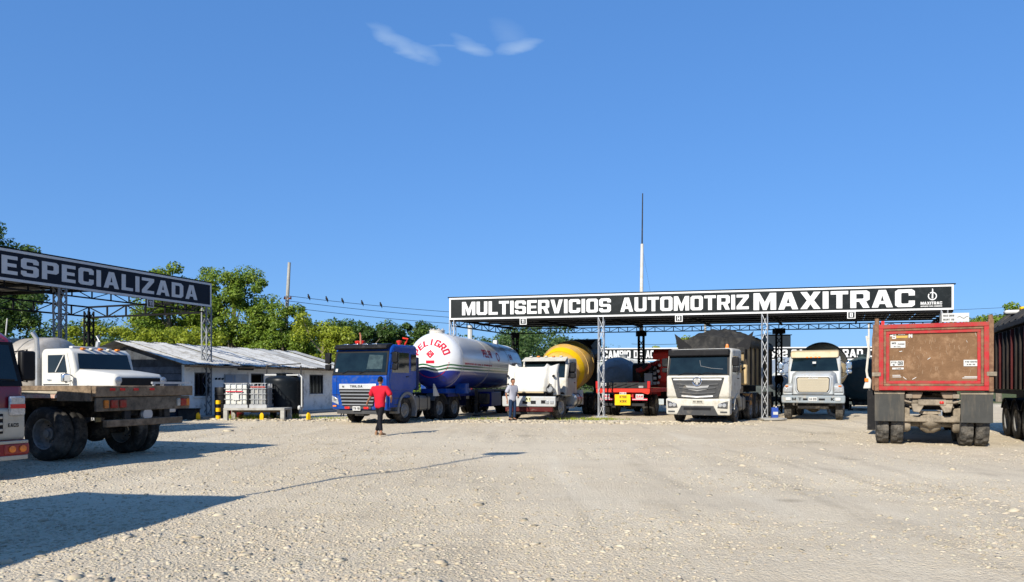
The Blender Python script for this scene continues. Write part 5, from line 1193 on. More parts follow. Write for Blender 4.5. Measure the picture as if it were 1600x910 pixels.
# ================================================================== GREY CONVENTIONAL MIXER
gm = thing('mixer_truck', 'pale grey long-nosed mixer truck with big grille facing forward under the canopy', 'mixer truck', (12.45, 30.45, 0), R(-24))
M().prism([(-1.20, .70), (1.20, .70), (1.22, .80), (1.22, 1.02), (-1.22, 1.02), (-1.22, .80)], -.14, .10, 'y').obj('bumper', mat('blue_grey_bumper', (.20, .23, .25), .5, dirt=DUST, dirt_amt=.2), gm, bevel=.04)
for x in (-.95, .95): lamp(gm, 'bumper_lamp', x, -.15, .87, .2, .13, plate_white)
m = M(); put_text(m, 'M T', (-.80, -.146, .81), (1,0,0), (0,0,1), .36, .12); put_text(m, 'K', (.68, -.146, .81), (1,0,0), (0,0,1), .14, .12); m.obj('bumper_lettering', letter_black, gm)
plate(gm, 0, -.15, .87, .32, .16, 'XA 515'); M().bx(-.38, -.20, -.147, -.1, .82, .90).obj('bumper_slot', black_plastic, gm); M().bx(.22, .46, -.147, -.1, .82, .90).obj('bumper_slot', black_plastic, gm)
def ring_nose(y, w, z0, z1, wt_): return [(-w, y, z0), (w, y, z0), (w, y, z0+.3), (wt_, y, z1-.10), (wt_-.14, y, z1), (-wt_+.14, y, z1), (-wt_, y, z1-.10), (-w, y, z0+.3)]
m = M(); m.loft([ring_nose(.03, .74, 1.06, 1.83, .72), ring_nose(.12, .80, 1.04, 1.90, .78), ring_nose(1.3, .92, 1.04, 2.02, .84), ring_nose(1.75, .98, 1.04, 2.05, .88)]); m.obj('bonnet', pale_grey, gm, smooth=True, bevel=.03)
gs = M().prism([(-.60, 1.10), (.60, 1.10), (.69, 1.24), (.72, 1.76), (.62, 1.84), (-.62, 1.84), (-.72, 1.76), (-.69, 1.24)], -.02, .06, 'y').obj('grille_surround', mat('grille_chrome', (.58, .60, .62), .3, metal=.5, dirt=DUST, dirt_amt=.15), gm, bevel=.04, seg=3)
M().prism([(-.52, 1.17), (.52, 1.17), (.59, 1.28), (.61, 1.70), (.55, 1.76), (-.55, 1.76), (-.61, 1.70), (-.59, 1.28)], -.026, -.01, 'y').obj('grille', mat('grille_mesh', (.33, .29, .215), .6, metal=.2, var=.2, scale=40), gs)
M().prism([(-.55, 1.145), (.55, 1.145), (.625, 1.265), (.645, 1.715), (.575, 1.785), (-.575, 1.785), (-.645, 1.715), (-.625, 1.265)], -.0235, -.012, 'y').obj('grille_inner_border', black_plastic, gs)  # black border ring inside the surround
for k in range(7): M().bx(-.53, .53, -.035, -.026, 1.22 + k*.07, 1.235 + k*.07).obj('grille_bar', mat('grille_bar_tan', (.40, .36, .28), .5), gs)
m = M(); put_text(m, 'KRAM', (-.17, -.045, 1.70), (1,0,0), (0,0,1), .36, .06); m.obj('grille_badge', plate_white, gs)
for s in (-1, 1):
    def fen(y, zc): return [(s*.80, y, 1.04), (s*1.16, y, 1.04), (s*1.17, y, zc-.14), (s*1.10, y, zc-.03), (s*.95, y, zc), (s*.80, y, zc)]
    m = M(); m.loft([fen(.05, 1.40), fen(.2, 1.46), fen(.9, 1.52), fen(1.5, 1.44)]); m.obj('fender', pale_grey, gm, bevel=.03)
    hd = M().bx(s*.97-.17, s*.97+.17, .0, .06, 1.14, 1.36).obj('headlight', mat('headlight_trim', (.28, .28, .28), .3), gm, bevel=.03)
    for k in (-1, 1): M().bx(s*.97+k*.08-.065, s*.97+k*.08+.065, -.012, .0, 1.18, 1.32).obj('headlight_lens', lamp_glass, hd, bevel=.01)
    lamp(gm, 'indicator', s*1.02, .02, 1.41, .12, .05, amber_lens)
    wheel(gm, s*1.0, .85, s, .51, .30, False, dusty_rubber, rim_pale, lug=False)
    guard(gm, s*.86, s*1.17, .85, .52, .58, 15, 165, dark_metal)
    mirror(gm, s, 1.36, 1.7, 1.95, 2.45, chrome)
    m = M(); m.tube([(s*1.05, 1.8, 2.5), (s*1.30, 1.55, 2.3), (s*1.32, 1.5, 1.9), (s*1.1, 1.6, 1.75)], .022, 6); m.obj('mirror_arm', chrome, gm, smooth=True)
cp = [(1.70, .95), (1.70, 2.02), (2.02, 2.62), (2.2, 2.72), (3.2, 2.72), (3.3, 2.6), (3.3, .95)]
M().prism(cp, -1.05, 1.05, 'x').obj('cab', pale_grey, gm, bevel=.07, seg=3)
wsP = lambda x, f, l=.012: Vector((x, 1.70 + .32*f - .88*l, 2.02 + .60*f + .47*l))
M().slab([wsP(-.97, .05), wsP(.97, .05), wsP(.88, .97), wsP(-.88, .97)], .01).obj('windscreen', glass, gm)
M().box((0, 1.72, 2.42), (.14, .03, .09)).obj('rear_view_mirror', plate_white, gm)
beige = mat('beige_paint', (.56, .47, .31), .5, var=.08, dirt=(.38, .30, .18), dirt_amt=.25)
M().prism([(1.92, 2.62), (2.05, 2.92), (2.6, 3.0), (3.2, 2.98), (3.2, 2.72), (2.1, 2.70)], -.98, .98, 'x').obj('roof_fairing', beige, gm, bevel=.06)
for x in (-.3, -.14, .05, .2): M().box((x, 1.95, 2.665), (.08, .1, .05)).obj('roof_marker', amber_lens, gm)
for s in (-1, 1):
    x = s*1.053; q = [(x, 1.85, 1.0), (x, 2.95, 1.0), (x, 2.95, 2.58), (x, 2.12, 2.58), (x, 1.85, 2.02)]
    dr = M().slab(q if s > 0 else q[::-1], .012).obj('door', pale_grey, gm, bevel=.005)
    q = [(x, 1.95, 1.98), (x, 2.86, 1.98), (x, 2.86, 2.52), (x, 2.2, 2.52)]; M().slab(q if s > 0 else q[::-1], .006, .012).obj('door_window', side_glass, dr)
rails(gm, .2, 8.4); axle(gm, .85)
M().bx(-.6, .6, .1, .35, .45, .66).obj('tow_crossmember', chassis_mat, gm, bevel=.03)
M().bar((-.5, .3, .62), (-.2, .3, .42), .06).bar((.5, .3, .62), (.2, .3, .42), .06).obj('tow_hook', dusty_steel, gm)
for y in (5.6, 6.9):
    axle(gm, y); duals(gm, y, dusty_rubber, rim_pale)
    for s in (-1, 1): guard(gm, s*.74, s*1.24, y, .5, .60, 20, 160, mat('dusty_guard', (.30, .27, .22), .8))
tan_drum = mat('tan_drum', (.47, .37, .21), .65, var=.1, dirt=(.30, .22, .12), dirt_amt=.35, dirt_scale=1.5)
do, ax = drum(gm, (0.24, 3.55, 2.0), R(10), [(.25, 0), (.65, .08), (.85, .2), (1.06, 1.0), (1.14, 1.4), (1.14, 2.2), (1.05, 2.7), (.6, 4.4), (.55, 4.45)], tan_drum)
M().lathe([(1.143, -.05), (1.17, -.04), (1.17, .04), (1.143, .05)], Vector((.24, 3.55, 2.0)) + ax*1.6, ax, 48, caps=False).obj('drum_ring', dark_metal, do, smooth=True)
m = M(); m.bar((-.5, 3.5, 1.0), (-.5, 3.5, 2.2), .16); m.bar((.6, 3.5, 1.0), (.6, 3.5, 2.2), .16); m.bx(-.5, .6, 3.4, 3.6, 1.8, 2.1); m.bar((-.6, 7.7, 1.0), (-.6, 7.9, 2.9), .16); m.bar((.75, 7.7, 1.0), (.75, 7.9, 2.9), .16); m.obj('drum_pedestal', dark_metal, gm)

# ================================================================== RED DUMP TRUCK (seen from its tail)
dt = thing('dump_truck', 'dump truck with red framed rusty brown tailgate seen squarely from behind', 'dump truck', (10.08, 17.65, 0), R(-25.7))
def rusty():
    m = mat('rusty_plate', (.145, .082, .043), .85, var=.22, scale=1.6, dirt=(.25, .155, .09), dirt_amt=.24, dirt_scale=5, bump=.4, bscale=25); return m
red_rust = mat('red_worn_paint', (.34, .022, .026), .6, var=.2, dirt=(.16, .075, .05), dirt_amt=.36, dirt_scale=5, bump=.15, bscale=25)
brown_rust = mat('brown_frame', (.14, .075, .045), .8, var=.3, dirt=(.24, .15, .09), dirt_amt=.35, dirt_scale=5)
hw, g0, g1 = 1.25, 1.34, 2.95
M().bx(-hw+.10, hw-.10, .03, .10, g0+.02, g1-.02).obj('tailgate', rusty(), dt)
# nested raised frames of the gate
def frame(x0, x1, z0, z1, w, y0, y1, m, nm, bev=.012):
    for a in ((x0, x1, z1-w, z1), (x0, x1, z0, z0+w), (x0, x0+w, z0+w+.001, z1-w-.001), (x1-w, x1, z0+w+.001, z1-w-.001)):
        M().bx(a[0], a[1], y0, y1, a[2], a[3]).obj(nm, m, dt, bevel=bev)
frame(-hw+.10, hw-.10, g0, g1, .105, -.06, .03, red_rust, 'outer_gate_frame')
frame(-hw+.206, hw-.206, g0+.106, g1-.106, .055, -.035, .03, brown_rust, 'inner_gate_frame')
frame(-hw+.262, hw-.262, g0+.162, g1-.162, .07, -.012, .03, red_rust, 'red_gate_strip', .006)
for s in (-1, 1):
    M().bx(s*1.19-.055, s*1.19+.055, -.02, .14, g0-.02, g1+.06).obj('corner_post', brown_rust, dt, bevel=.012)
    M().bx(s*1.20-.10, s*1.20+.10, -.075, -.022, g0+.34, g0+.44).obj('gate_latch', dusty_steel, dt, bevel=.012)
    M().bx(min(s*1.14, s*1.22), max(s*1.14, s*1.22), .145, 5.4, g0, g1-.04).obj('side_wall', mat('box_side_dark', (.045, .036, .03), .8, dirt=(.14, .09, .06), dirt_amt=.3), dt)
    for k in range(6): M().bx(min(s*1.22, s*1.27), max(s*1.22, s*1.27), .5 + k*.85, .62 + k*.85, g0, g1-.05).obj('side_rib', brown_rust, dt)
    fl = M().bx(s*.915-.325, s*.915+.325, .06, .085, .58, g0-.03).obj('mudflap', mat('mudflap_rubber', (.075, .075, .07), .75, var=.15, scale=3, dirt=(.16, .14, .11), dirt_amt=.3, dirt_scale=2, streak=True), dt, bevel=.006)
    M().bx(s*.915-.33, s*.915+.33, .05, .06, g0-.09, g0-.03).obj('flap_strip', dusty_steel, fl)
    M().cyl((s*1.19, .06, g1+.06), (s*1.19, .06, g1+.16), .05).obj('hinge_pin', brown_rust, dt)
    lamp(dt, 'tail_lamp', s*.49, .02, g0-.14, .14, .10, dusty_steel)
M().box((-1.06, .05, g1+.05), (.07, .07, .09)).obj('red_reflector', red_lens, dt)
M().bx(-1.14, 1.14, 5.3, 5.4, g0, g1+.2).obj('headboard', brown_rust, dt); M().bx(-1.14, 1.14, .12, 5.3, g0-.02, g0+.03).obj('box_floor', brown_rust, dt)
M().bx(-.35, .45, 1.2, 3.6, 2.2, 2.92).obj('tarp_bundle', tarp_black, dt, bevel=.2, seg=3)
M().prism([(5.4, 2.8), (4.2, 3.0), (5.4, 3.35)], -1.24, -1.12, 'x').obj('headboard_wing', brown_rust, dt)
def sticker(x, z, w, h, rows, m=None):
    o = M().box((x, .022, z), (w, .012, h)).obj('sticker', m or plate_white, dt)
    mm = M()
    for txt, a, b, ww, hh in rows: put_text(mm, txt, (x-w/2+a*w, .0145, z-h/2+b*h), (1,0,0), (0,0,1), ww*w, hh*h)
    mm.obj('sticker_lettering', letter_black, o)
sticker(-.73, 2.46, .32, .16, (('MS', .08, .55, .3, .3), ('PHON8', .48, .42, .46, .24), ('XI-TAL', .2, .1, .5, .2)))
sticker(-.75, 2.0, .29, .13, (('PT15', .06, .5, .4, .34), ('OB', .55, .15, .38, .7), ('1', .12, .08, .2, .26)))
sticker(-.73, 1.875, .25, .045, (('LLAME', .3, .2, .5, .55),))
sticker(.79, 1.99, .29, .15, (('YNI-0015', .08, .56, .84, .26), ('X15-18', .2, .16, .6, .22)))
m = M(); put_text(m, 'S', (-.86, .021, 2.60), (1,0,0), (0,0,1), .09, .12); put_text(m, 'N', (-.50, .021, 2.62), (1,0,0), (0,0,1), .08, .11); put_text(m, 'MK', (-.72, .021, 2.69), (1,0,0), (0,0,1), .15, .05); put_text(m, '-', (-.9, .021, 2.58), (1,0,0), (0,0,1), .04, .2); m.obj('gate_lettering', plate_white, dt)
M().box((-.645, .026, 2.645), (.24, .008, .05)).obj('gate_stripe', mat('ochre_mark', (.50, .33, .08), .7), dt)
m = M()
for x, z, dx, dz in ((-.62, 1.66, .06, -.06), (-.42, 1.60, .07, .05), (-.85, 1.70, .16, 0), (-.85, 1.66, .18, 0), (.66, 1.66, .25, 0), (.62, 1.63, .3, 0), (-.22, 2.72, .005, .08), (.88, 2.70, .01, -.09), (.70, 2.52, .01, -.05), (-.7, 2.28, .05, .01), (-.1, 2.08, .05, .04)):
    m.slab([(x, .027, z), (x+dx+.012, .027, z+dz), (x+dx+.012, .027, z+dz+.016), (x, .027, z+.016)], .004)
m.obj('paint_scrapes', plate_white, dt)
m = M(); gs_ = np.random.default_rng(3)
for k in range(70):
    x = gs_.uniform(-.85, .85); z = gs_.uniform(1.65, 2.65); ln = gs_.uniform(.02, .13); wd_ = gs_.uniform(.002, .006); tl = gs_.normal()*.02
    m.slab([(x, .0285, z), (x+wd_, .0285, z), (x+wd_+tl, .0285, z+ln), (x+tl, .0285, z+ln)], .001)
tag(m.obj('steel_scratches', mat('bare_scratch', (.30, .22, .15), .7), dt), kind='stuff')
rails(dt, .25, 8.0, .92, 1.22, dusty_steel)
tyre_m = dusty_rubber
for y in (.72, 2.05): axle(dt, y, .5, dusty_steel); duals(dt, y, tyre_m, rim_mat, True, .5, .29, .90)
M().bx(-.62, .62, .32, .44, .56, .72).obj('axle_beam', dusty_steel, dt, bevel=.03)
for s in (-1, 1):
    M().lathe([(.001, -.10), (.16, -.10), (.20, -.05), (.20, .05), (.16, .12), (.001, .12)], (s*.56, .60, .50), (1,0,0), 18).obj('brake_drum', dusty_steel, dt, smooth=True)
    M().bx(s*.56-.10, s*.56+.10, .34, .52, .62, .92).obj('spring_bracket', dusty_steel, dt, bevel=.03)
    M().prism([(s*.14, 1.02), (s*.44, 1.02), (s*.40, .82), (s*.26, .80)], .10, .30, 'y').obj('hinge_bracket', dusty_steel, dt, bevel=.02)
    M().prism([(s*.18, 1.30), (s*.52, 1.30), (s*.44, 1.14), (s*.24, 1.14)], .12, .30, 'y').obj('box_bracket', mat('brown_dust', (.20, .155, .11), .85), dt, bevel=.02)
    M().tube([(s*.44, .12, 1.05), (s*.62, .12, 1.10), (s*.66, .12, 1.02)], .025, 6).obj('air_pipe', dusty_steel, dt, smooth=True)
M().bx(-.30, .30, .08, .24, .98, 1.12).obj('tow_beam', dusty_steel, dt, bevel=.02); lamp(dt, 'centre_lamp', .20, .07, 1.05, .09, .06, red_lens)
M().cyl((-.55, .2, 1.06), (.55, .2, 1.06), .05, n=10).obj('pivot_shaft', dusty_steel, dt, smooth=True)
m = M(); m.lathe([(.001, -.2), (.15, -.16), (.22, 0), (.15, .18), (.001, .22)], (-.02, .52, .62), (1,0,0), 16); m.bx(-.25, .2, .36, .46, .76, .84); m.obj('differential', dusty_steel, dt, smooth=True)
M().prism([(5.6, .7), (5.6, 2.5), (5.9, 2.75), (7.2, 2.7), (7.6, 1.9), (8.6, 1.8), (8.7, .7)], -1.05, 1.05, 'x').obj('cab', mat('dark_cab', (.06, .06, .065), .5), dt, bevel=.06)
for s in (-1, 1): wheel(dt, s*1.0, 7.6, s)
m = M(); m.tube([(-1.3, 5.2, 1.1), (-1.42, 5.1, 1.9), (-1.36, 5.3, 2.6), (-1.42, 5.3, 3.0)], .035, 6); m.obj('side_mirror_arm', white_paint, dt, smooth=True)
M().prism([(-1.52, 1.35), (-1.30, 1.35), (-1.28, 1.62), (-1.40, 1.78)], 5.0, 5.12, 'y').obj('side_lamp_pod', plate_white, dt, bevel=.03); M().box((-1.42, 4.98, 1.62), (.1, .04, .1)).obj('side_marker', amber_lens, dt)
M().bx(-1.40, -1.16, 4.2, 4.26, .12, 1.3).obj('side_flap', black_plastic, dt)

# ================================================================== DARK TRAILER, FAR RIGHT
dk = thing('dump_trailer', 'dark ribbed dump trailer with red posts at the right edge of the yard', 'trailer', (13.55, 16.65, 0), R(-24))
dark_side = mat('dark_trailer_side', (.030, .026, .024), .7, var=.3, dirt=(.09, .065, .05), dirt_amt=.3, streak=True)
for s in (-1, 1):
    q = M().bx(min(s*1.15, s*1.22), max(s*1.15, s*1.22), 0, 7.4, 1.34, 3.05).obj('side_wall', dark_side, dk)
    for k in range(14):
        M().bx(min(s*1.221, s*1.30), max(s*1.221, s*1.30), .15 + k*.54, .27 + k*.54, 1.345, 3.0).obj('side_rib', dark_side if k % 3 else mat('faded_red_rib', (.10, .02, .02), .7, var=.3), q, bevel=.008)
    M().bx(min(s*1.14, s*1.34), max(s*1.14, s*1.34), 0, 7.4, 3.055, 3.2).obj('top_rail', dark_metal, q, bevel=.015)
    M().bx(min(s*1.14, s*1.30), max(s*1.14, s*1.30), 0, 7.4, 1.22, 1.335).obj('bottom_rail', dark_side, q)
M().bx(-1.14, 1.14, .0, .06, 1.34, 3.05).obj('tailgate', dark_side, dk); M().bx(-1.14, 1.14, 7.34, 7.4, 1.34, 3.05).obj('front_board', dark_side, dk)
def netting(u, v):
    x = (u-.5)*2.4; y = v*7.3
    return (x, y, 3.22 + .40*(1-(2*u-1)**2)*(.7+.3*math.sin(v*9)) + .06*math.sin(v*60+u*9)*(1-(2*u-1)**4) + .05*math.sin(u*37+v*11))
m = M(); m.grid(26, 70, netting); q = m.obj('load_net', mat('brown_net', (.060, .050, .040), .9, var=.4, scale=5, dirt=(.12, .10, .08), dirt_amt=.4), dk, smooth=True); q.modifiers.new('thickness', 'SOLIDIFY').thickness = .015
m = M()
for k in range(9): m.tube([(-1.3, .3+k*.8, 3.2), (-.8, .5+k*.8, 3.62), (-.3, .6+k*.8, 3.78), (.4, .5+k*.8, 3.75)], .045, 6)
m.obj('tarp_bows', dark_metal, dk, smooth=True)
m = M(); m.box((-.9, 5.2, 3.62), (.5, .3, .12)); m.obj('load_sack', plate_white, dk, bevel=.05); M().box((-.6, 5.0, 3.70), (.4, .3, .1)).obj('yellow_rag', yellow_paint, dk, bevel=.04)
rails(dk, .2, 7.2, .95, 1.22)
for y in (2.0, 3.3, 4.6): axle(dk, y); duals(dk, y, rubber, rim_mat)
for s in (-1, 1):
    for y in (2.0, 3.3, 4.6): guard(dk, s*.74, s*1.24, y, .5, .57, 30, 150, black_plastic)
    m = M(); m.bar((s*.8, 6.0, .95), (s*.8, 6.0, .06), .11); m.bx(s*.8-.13, s*.8+.13, 5.88, 6.12, 0, .05); m.obj('landing_leg', dark_metal, dk)

# ================================================================== OLD FLATBED, LEFT (tail towards us)
fb = thing('flatbed_truck', 'weathered timber flatbed truck tail with worn red and amber lamps', 'flatbed truck', (-7.42, 15.0, 0), R(70))
bedz0, bedz1 = 1.27, 1.46
M().bx(-1.22, 1.22, 0, .10, bedz0-.02, bedz1).obj('tail_sill', wood, fb, bevel=.015)
worn = mat('worn_lamp_panel', (.16, .13, .095), .8, var=.4, dirt=(.06, .05, .04), dirt_amt=.4, dirt_scale=6)
lp = M().bx(-1.18, 1.16, .03, .09, bedz0-.30, bedz0-.03).obj('lamp_panel', worn, fb, bevel=.015)
for x, c, w_ in ((-.98, amber_lens, .10), (-.80, red_lens, .16), (-.60, red_lens, .15), (.95, red_lens, .16), (1.07, amber_lens, .10), (.82, plate_white, .08)): lamp(lp, 'tail_lamp', x, .01, bedz0-.16, w_, .16, mat(c.name+'_worn', {'amber_lens': (.65,.20,.03), 'red_lens': (.28,.03,.02), 'plate_white': (.5,.48,.42)}[c.name], .4, dirt=(.16,.11,.07), dirt_amt=.3, dirt_scale=9))
M().bx(-.3, .5, .015, .03, bedz0-.02, bedz0+.02).obj('white_strip', plate_white, lp)
for x in (-.85, -.62, -.3, .1): lamp(fb, 'reflector', x, -.008, bedz0+.12, .12, .05, red_lens, .012, .003)
M().bx(-1.22, -1.18, .12, 1.0, bedz0-.10, bedz1-.002).obj('corner_block', wood, fb)
for s in (-1, 1):
    for k, (z0, z1, mm_) in enumerate(((bedz0+.10, bedz1-.003, wood), (bedz0+.035, bedz0+.09, mat('pale_board', (.40, .35, .27), .8, var=.2, dirt=(.14,.11,.08), dirt_amt=.3)), (bedz0-.05, bedz0+.025, mat('hazard_tape', (.55, .42, .33), .6, var=.3, scale=6, dirt=(.42, .05, .04), dirt_amt=.3, dirt_scale=5)))):
        M().bx(min(s*1.15, s*1.21), max(s*1.15, s*1.21), 1.005 if k else .105, 6.0, z0, z1).obj('side_board', mm_, fb, bevel=.006)
for k in range(20): M().bx(-1.14, 1.14, .11 + k*.295, .39 + k*.295, bedz1-.05, bedz1-.006).obj('deck_plank', wood, fb)
for k in range(7): M().bx(-1.12, 1.12, .3 + k*.9, .38 + k*.9, bedz0-.1, bedz1-.055).obj('cross_bearer', wood, fb)
rails(fb, .1, 6.4, .82, 1.15)
m = M(); m.bx(-.95, .95, .02, .14, .66, .80); m.obj('underrun_bar', wood, fb, bevel=.015)
for x in (-.45, .55): M().bx(x-.07, x+.07, .05, .13, .805, .98).obj('bar_hanger', dark_metal, fb)
M().lathe([(.001, -.06), (.12, -.05), (.14, 0), (.12, .05)], (.05, .1, .88), (0,-1,0), 16).obj('work_lamp', galv, fb, smooth=True)
axle(fb, 1.42); duals(fb, 1.42, mat('worn_tyre', (.055, .052, .048), .85, var=.3, dirt=(.26, .235, .20), dirt_amt=.30, dirt_scale=3.5), rim_mat, False, .53, .29, .90)
for s in (-1, 1): M().bx(s*.32-.06, s*.32+.06, .98, 1.02, .72, .84).obj('spring_clip', mat('brass_dust', (.45, .38, .22), .6), fb)
m = M(); m.bar((.1, -.0, bedz1+.06), (1.1, .0, bedz1+.06), .045); 
for x in (.15, .85): m.bar((x, 0, bedz1), (x, 0, bedz1+.05), .04)
m.obj('tail_rail', galv, fb)
M().bx(-.9, .9, 2.6, 3.6, .6, .95).obj('under_box', dark_metal, fb, bevel=.03)
for s in (-1, 1): wheel(fb, s*.98, 5.8, s)

# ================================================================== MAROON CAB, LEFT EDGE
mc = thing('maroon_truck', 'maroon and cream delivery truck nose poking in at the left edge', 'truck', (-8.48, 11.15, 0), R(67))
cab, P = cabover(mc, 2.2, 2.36, 1.75, .78, 1.52, 2.16, .22, maroon)
cream = mat('cream_paint', (.50, .46, .37), .4, dirt=DUST, dirt_amt=.2)
M().prism([(.02, .56), (-.04, .62), (-.04, 1.08), (.02, 1.12), (.3, 1.12), (.3, .56)], -1.08, 1.08, 'x').obj('front_panel', cream, mc, bevel=.03)
M().bx(-.72, .72, -.055, -.03, .70, 1.02).obj('grille', black_plastic, mc, bevel=.01)
for k in range(3): M().bx(-.70, .70, -.075, -.05, .74 + k*.1, .78 + k*.1).obj('grille_bar', cream, mc, bevel=.006)
M().prism([(.0, .26), (-.10, .32), (-.10, .56), (.0, .60), (.25, .60), (.25, .26)], -1.1, 1.1, 'x').obj('bumper', mat('maroon_bumper', (.22, .03, .03), .4, dirt=(.35,.28,.2), dirt_amt=.2), mc, bevel=.03)
M().bx(-1.08, 1.08, -.112, -.06, .27, .34).obj('bumper_lip', cream, mc, bevel=.01); M().bx(-1.09, 1.09, -.108, -.06, .53, .58).obj('bumper_top', cream, mc, bevel=.01)
for s in (-1, 1):
    fl = M().bx(s*.90-.20, s*.90+.20, -.118, -.08, .36, .53).obj('bumper_lamp', mat('dark_red_lamp', (.25, .02, .015), .3), mc, bevel=.02)
    for k in (-1, 1): M().lathe([(.001, 0), (.055, .0), (.055, .02), (.001, .03)], (s*.90+k*.085, -.118, .445), (0,-1,0), 14).obj('lamp_lens', amber_lens, fl)
    hd = M().bx(s*.94-.13, s*.94+.13, -.07, -.02, .98, 1.30).obj('headlight', lamp_glass, mc, bevel=.03); M().bx(s*.94-.12, s*.94+.12, -.078, -.069, 1.10, 1.17).obj('headlight_stripe', red_lens, hd)
    mirror(mc, s, 1.20, .10, 1.55, 2.05, black_plastic, False)
    wheel(mc, s*.92, 1.0, s, .44, .25)
    guard(mc, s*.8, s*1.08, 1.0, .44, .52, 10, 170, black_plastic)
m = M(); put_text(m, 'EACS', (.80, -.0445, .80), (1,0,0), (0,0,1), .17, .06); m.obj('badge_lettering', letter_black, mc)
for x in (.62, .2, -.3): M().lathe([(.05, 0), (.05, .04), (.001, .07)], (x, .34, 2.355), (0,0,1), 10).obj('roof_marker', red_lens, mc)
M().tube([(.98, .3, 2.3), (.98, .26, 2.58)], .009, 6).obj('radio_aerial', plate_white, mc)
rails(mc, .5, 5.5, .62, .85); axle(mc, 1.0, .44); axle(mc, 4.4, .44); duals(mc, 4.4, r=.44, w=.23, track=.82)
M().bx(-1.08, 1.08, 1.85, 5.6, .9, 2.3).obj('cargo_box', mat('grey_box', (.4, .4, .38), .5), mc, bevel=.03)

# ================================================================== OLD WHITE TANKER TRUCK, LEFT
ot = thing('tanker_truck', 'old white bonneted tanker truck parked behind the timber flatbed', 'tanker truck', (-11.35, 22.5, 0), R(67))
white_old = mat('old_white_paint', (.56, .55, .51), .45, var=.05, dirt=(.5, .45, .36), dirt_amt=.14)
def nose(y, w, z1): return [(-w, y, .95), (w, y, .95), (w, y, z1-.14), (w-.12, y, z1), (-w+.12, y, z1), (-w, y, z1-.14)]
M().loft([nose(.0, .86, 1.72), nose(.10, .92, 1.80), nose(1.0, .98, 1.90), nose(1.55, 1.02, 1.95)]).obj('bonnet', white_old, ot, bevel=.04)
M().bx(-.70, .70, -.03, .02, 1.05, 1.68).obj('grille', black_plastic, ot, bevel=.02)
for s in (-1, 1):
    M().lathe([(.001, 0), (.10, 0), (.12, .04), (.10, .05)], (s*.80, .0, 1.60), (0,-1,0), 16).obj('headlight', lamp_glass, ot, smooth=True)
    M().loft([[(s*.9, y, .9), (s*1.12, y, .9), (s*1.14, y, z-.1), (s*1.05, y, z), (s*.9, y, z)] for y, z in ((.15, 1.25), (.4, 1.42), (1.0, 1.45), (1.5, 1.2))]).obj('fender', black_plastic if s < 0 else white_old, ot, bevel=.03)
    wheel(ot, s*.98, .8, s, .5, .28)
M().bx(-1.1, 1.1, -.25, -.1, .6, .85).obj('bumper', galv, ot, bevel=.03)
cp = [(1.50, .9), (1.50, 1.92), (1.66, 2.46), (1.85, 2.58), (2.95, 2.58), (3.05, 2.45), (3.05, .9)]
M().prism(cp, -1.03, 1.03, 'x').obj('cab', white_old, ot, bevel=.07, seg=3)
wsP = lambda x, f, l=.012: Vector((x, 1.50 + .16*f - .96*l, 1.92 + .54*f + .28*l))
M().slab([wsP(-.90, .06), wsP(.90, .06), wsP(.86, .93), wsP(-.86, .93)], .01).obj('windscreen', glass, ot)
for k in range(5): M().box((-.6+.3*k, 1.75, 2.58), (.12, .12, .06)).obj('roof_marker', white_paint if k % 2 else amber_lens, ot, bevel=.015)
M().bx(-.8, .4, 1.95, 2.1, 2.585, 2.66).obj('roof_bar', plate_white, ot, bevel=.02)
for s in (-1, 1):
    x = s*1.033; q = [(x, 1.72, 1.0), (x, 2.85, 1.0), (x, 2.85, 2.44), (x, 1.86, 2.44), (x, 1.72, 1.95)]
    dr = M().slab(q if s > 0 else q[::-1], .012).obj('door', white_old, ot, bevel=.005)
    q = [(x, 1.84, 1.84), (x, 2.70, 1.84), (x, 2.70, 2.38), (x, 1.95, 2.38)]; M().slab(q if s > 0 else q[::-1], .006, .012).obj('door_window', side_glass, dr)
    M().bar((s*1.055, 1.98, 2.36), (s*1.055, 2.34, 1.86), .03).obj('window_divider', plate_white, dr); M().box((s*1.06, 2.62, 1.62), (.03, .16, .04)).obj('door_handle', chrome, dr)
    M().bx(min(s*1.045, s*1.055), max(s*1.045, s*1.055), 1.75, 2.9, 1.46, 1.49).obj('trim_strip', black_plastic, dr)
    mirror(ot, s, 1.30, 1.55, 1.55, 1.80, chrome, False)
    M().tube([(s*1.0, 3.25, .9), (s*1.0, 3.25, 2.5), (s*1.05, 3.22, 2.9), (s*1.12, 3.3, 3.1)], .07, 10).obj('exhaust_stack', galv, ot, smooth=True)
    M().bx(min(s*.8, s*1.1), max(s*.8, s*1.1), 3.12, 3.2, 1.0, 2.3).obj('stack_guard', galv, ot)
rails(ot, .2, 8.5); axle(ot, .8)
for y in (6.0, 7.3): axle(ot, y); duals(ot, y)
tank_grey = mat('dull_tank', (.36, .335, .30), .5, metal=.25, var=.12, scale=1.2, dirt=(.20, .18, .15), dirt_amt=.3)
m = M(); m.lathe([(.001, 0), (.5, .03), (.95, .14), (1.06, .28), (1.06, 5.0), (.9, 5.15), (.001, 5.25)], (0, 3.55, 1.95), (0,1,0), 36, caps=False); m.obj('tank', tank_grey, ot, smooth=True, ang=50)
for y in (4.4, 5.8, 7.2): M().lathe([(1.065, -.03), (1.085, -.02), (1.085, .02), (1.065, .03)], (0, y, 1.95), (0,1,0), 36, caps=False).obj('tank_band', tank_grey, ot, smooth=True)
M().bx(-.7, .7, 3.6, 8.4, 1.05, 1.2).obj('tank_cradle', dark_metal, ot)

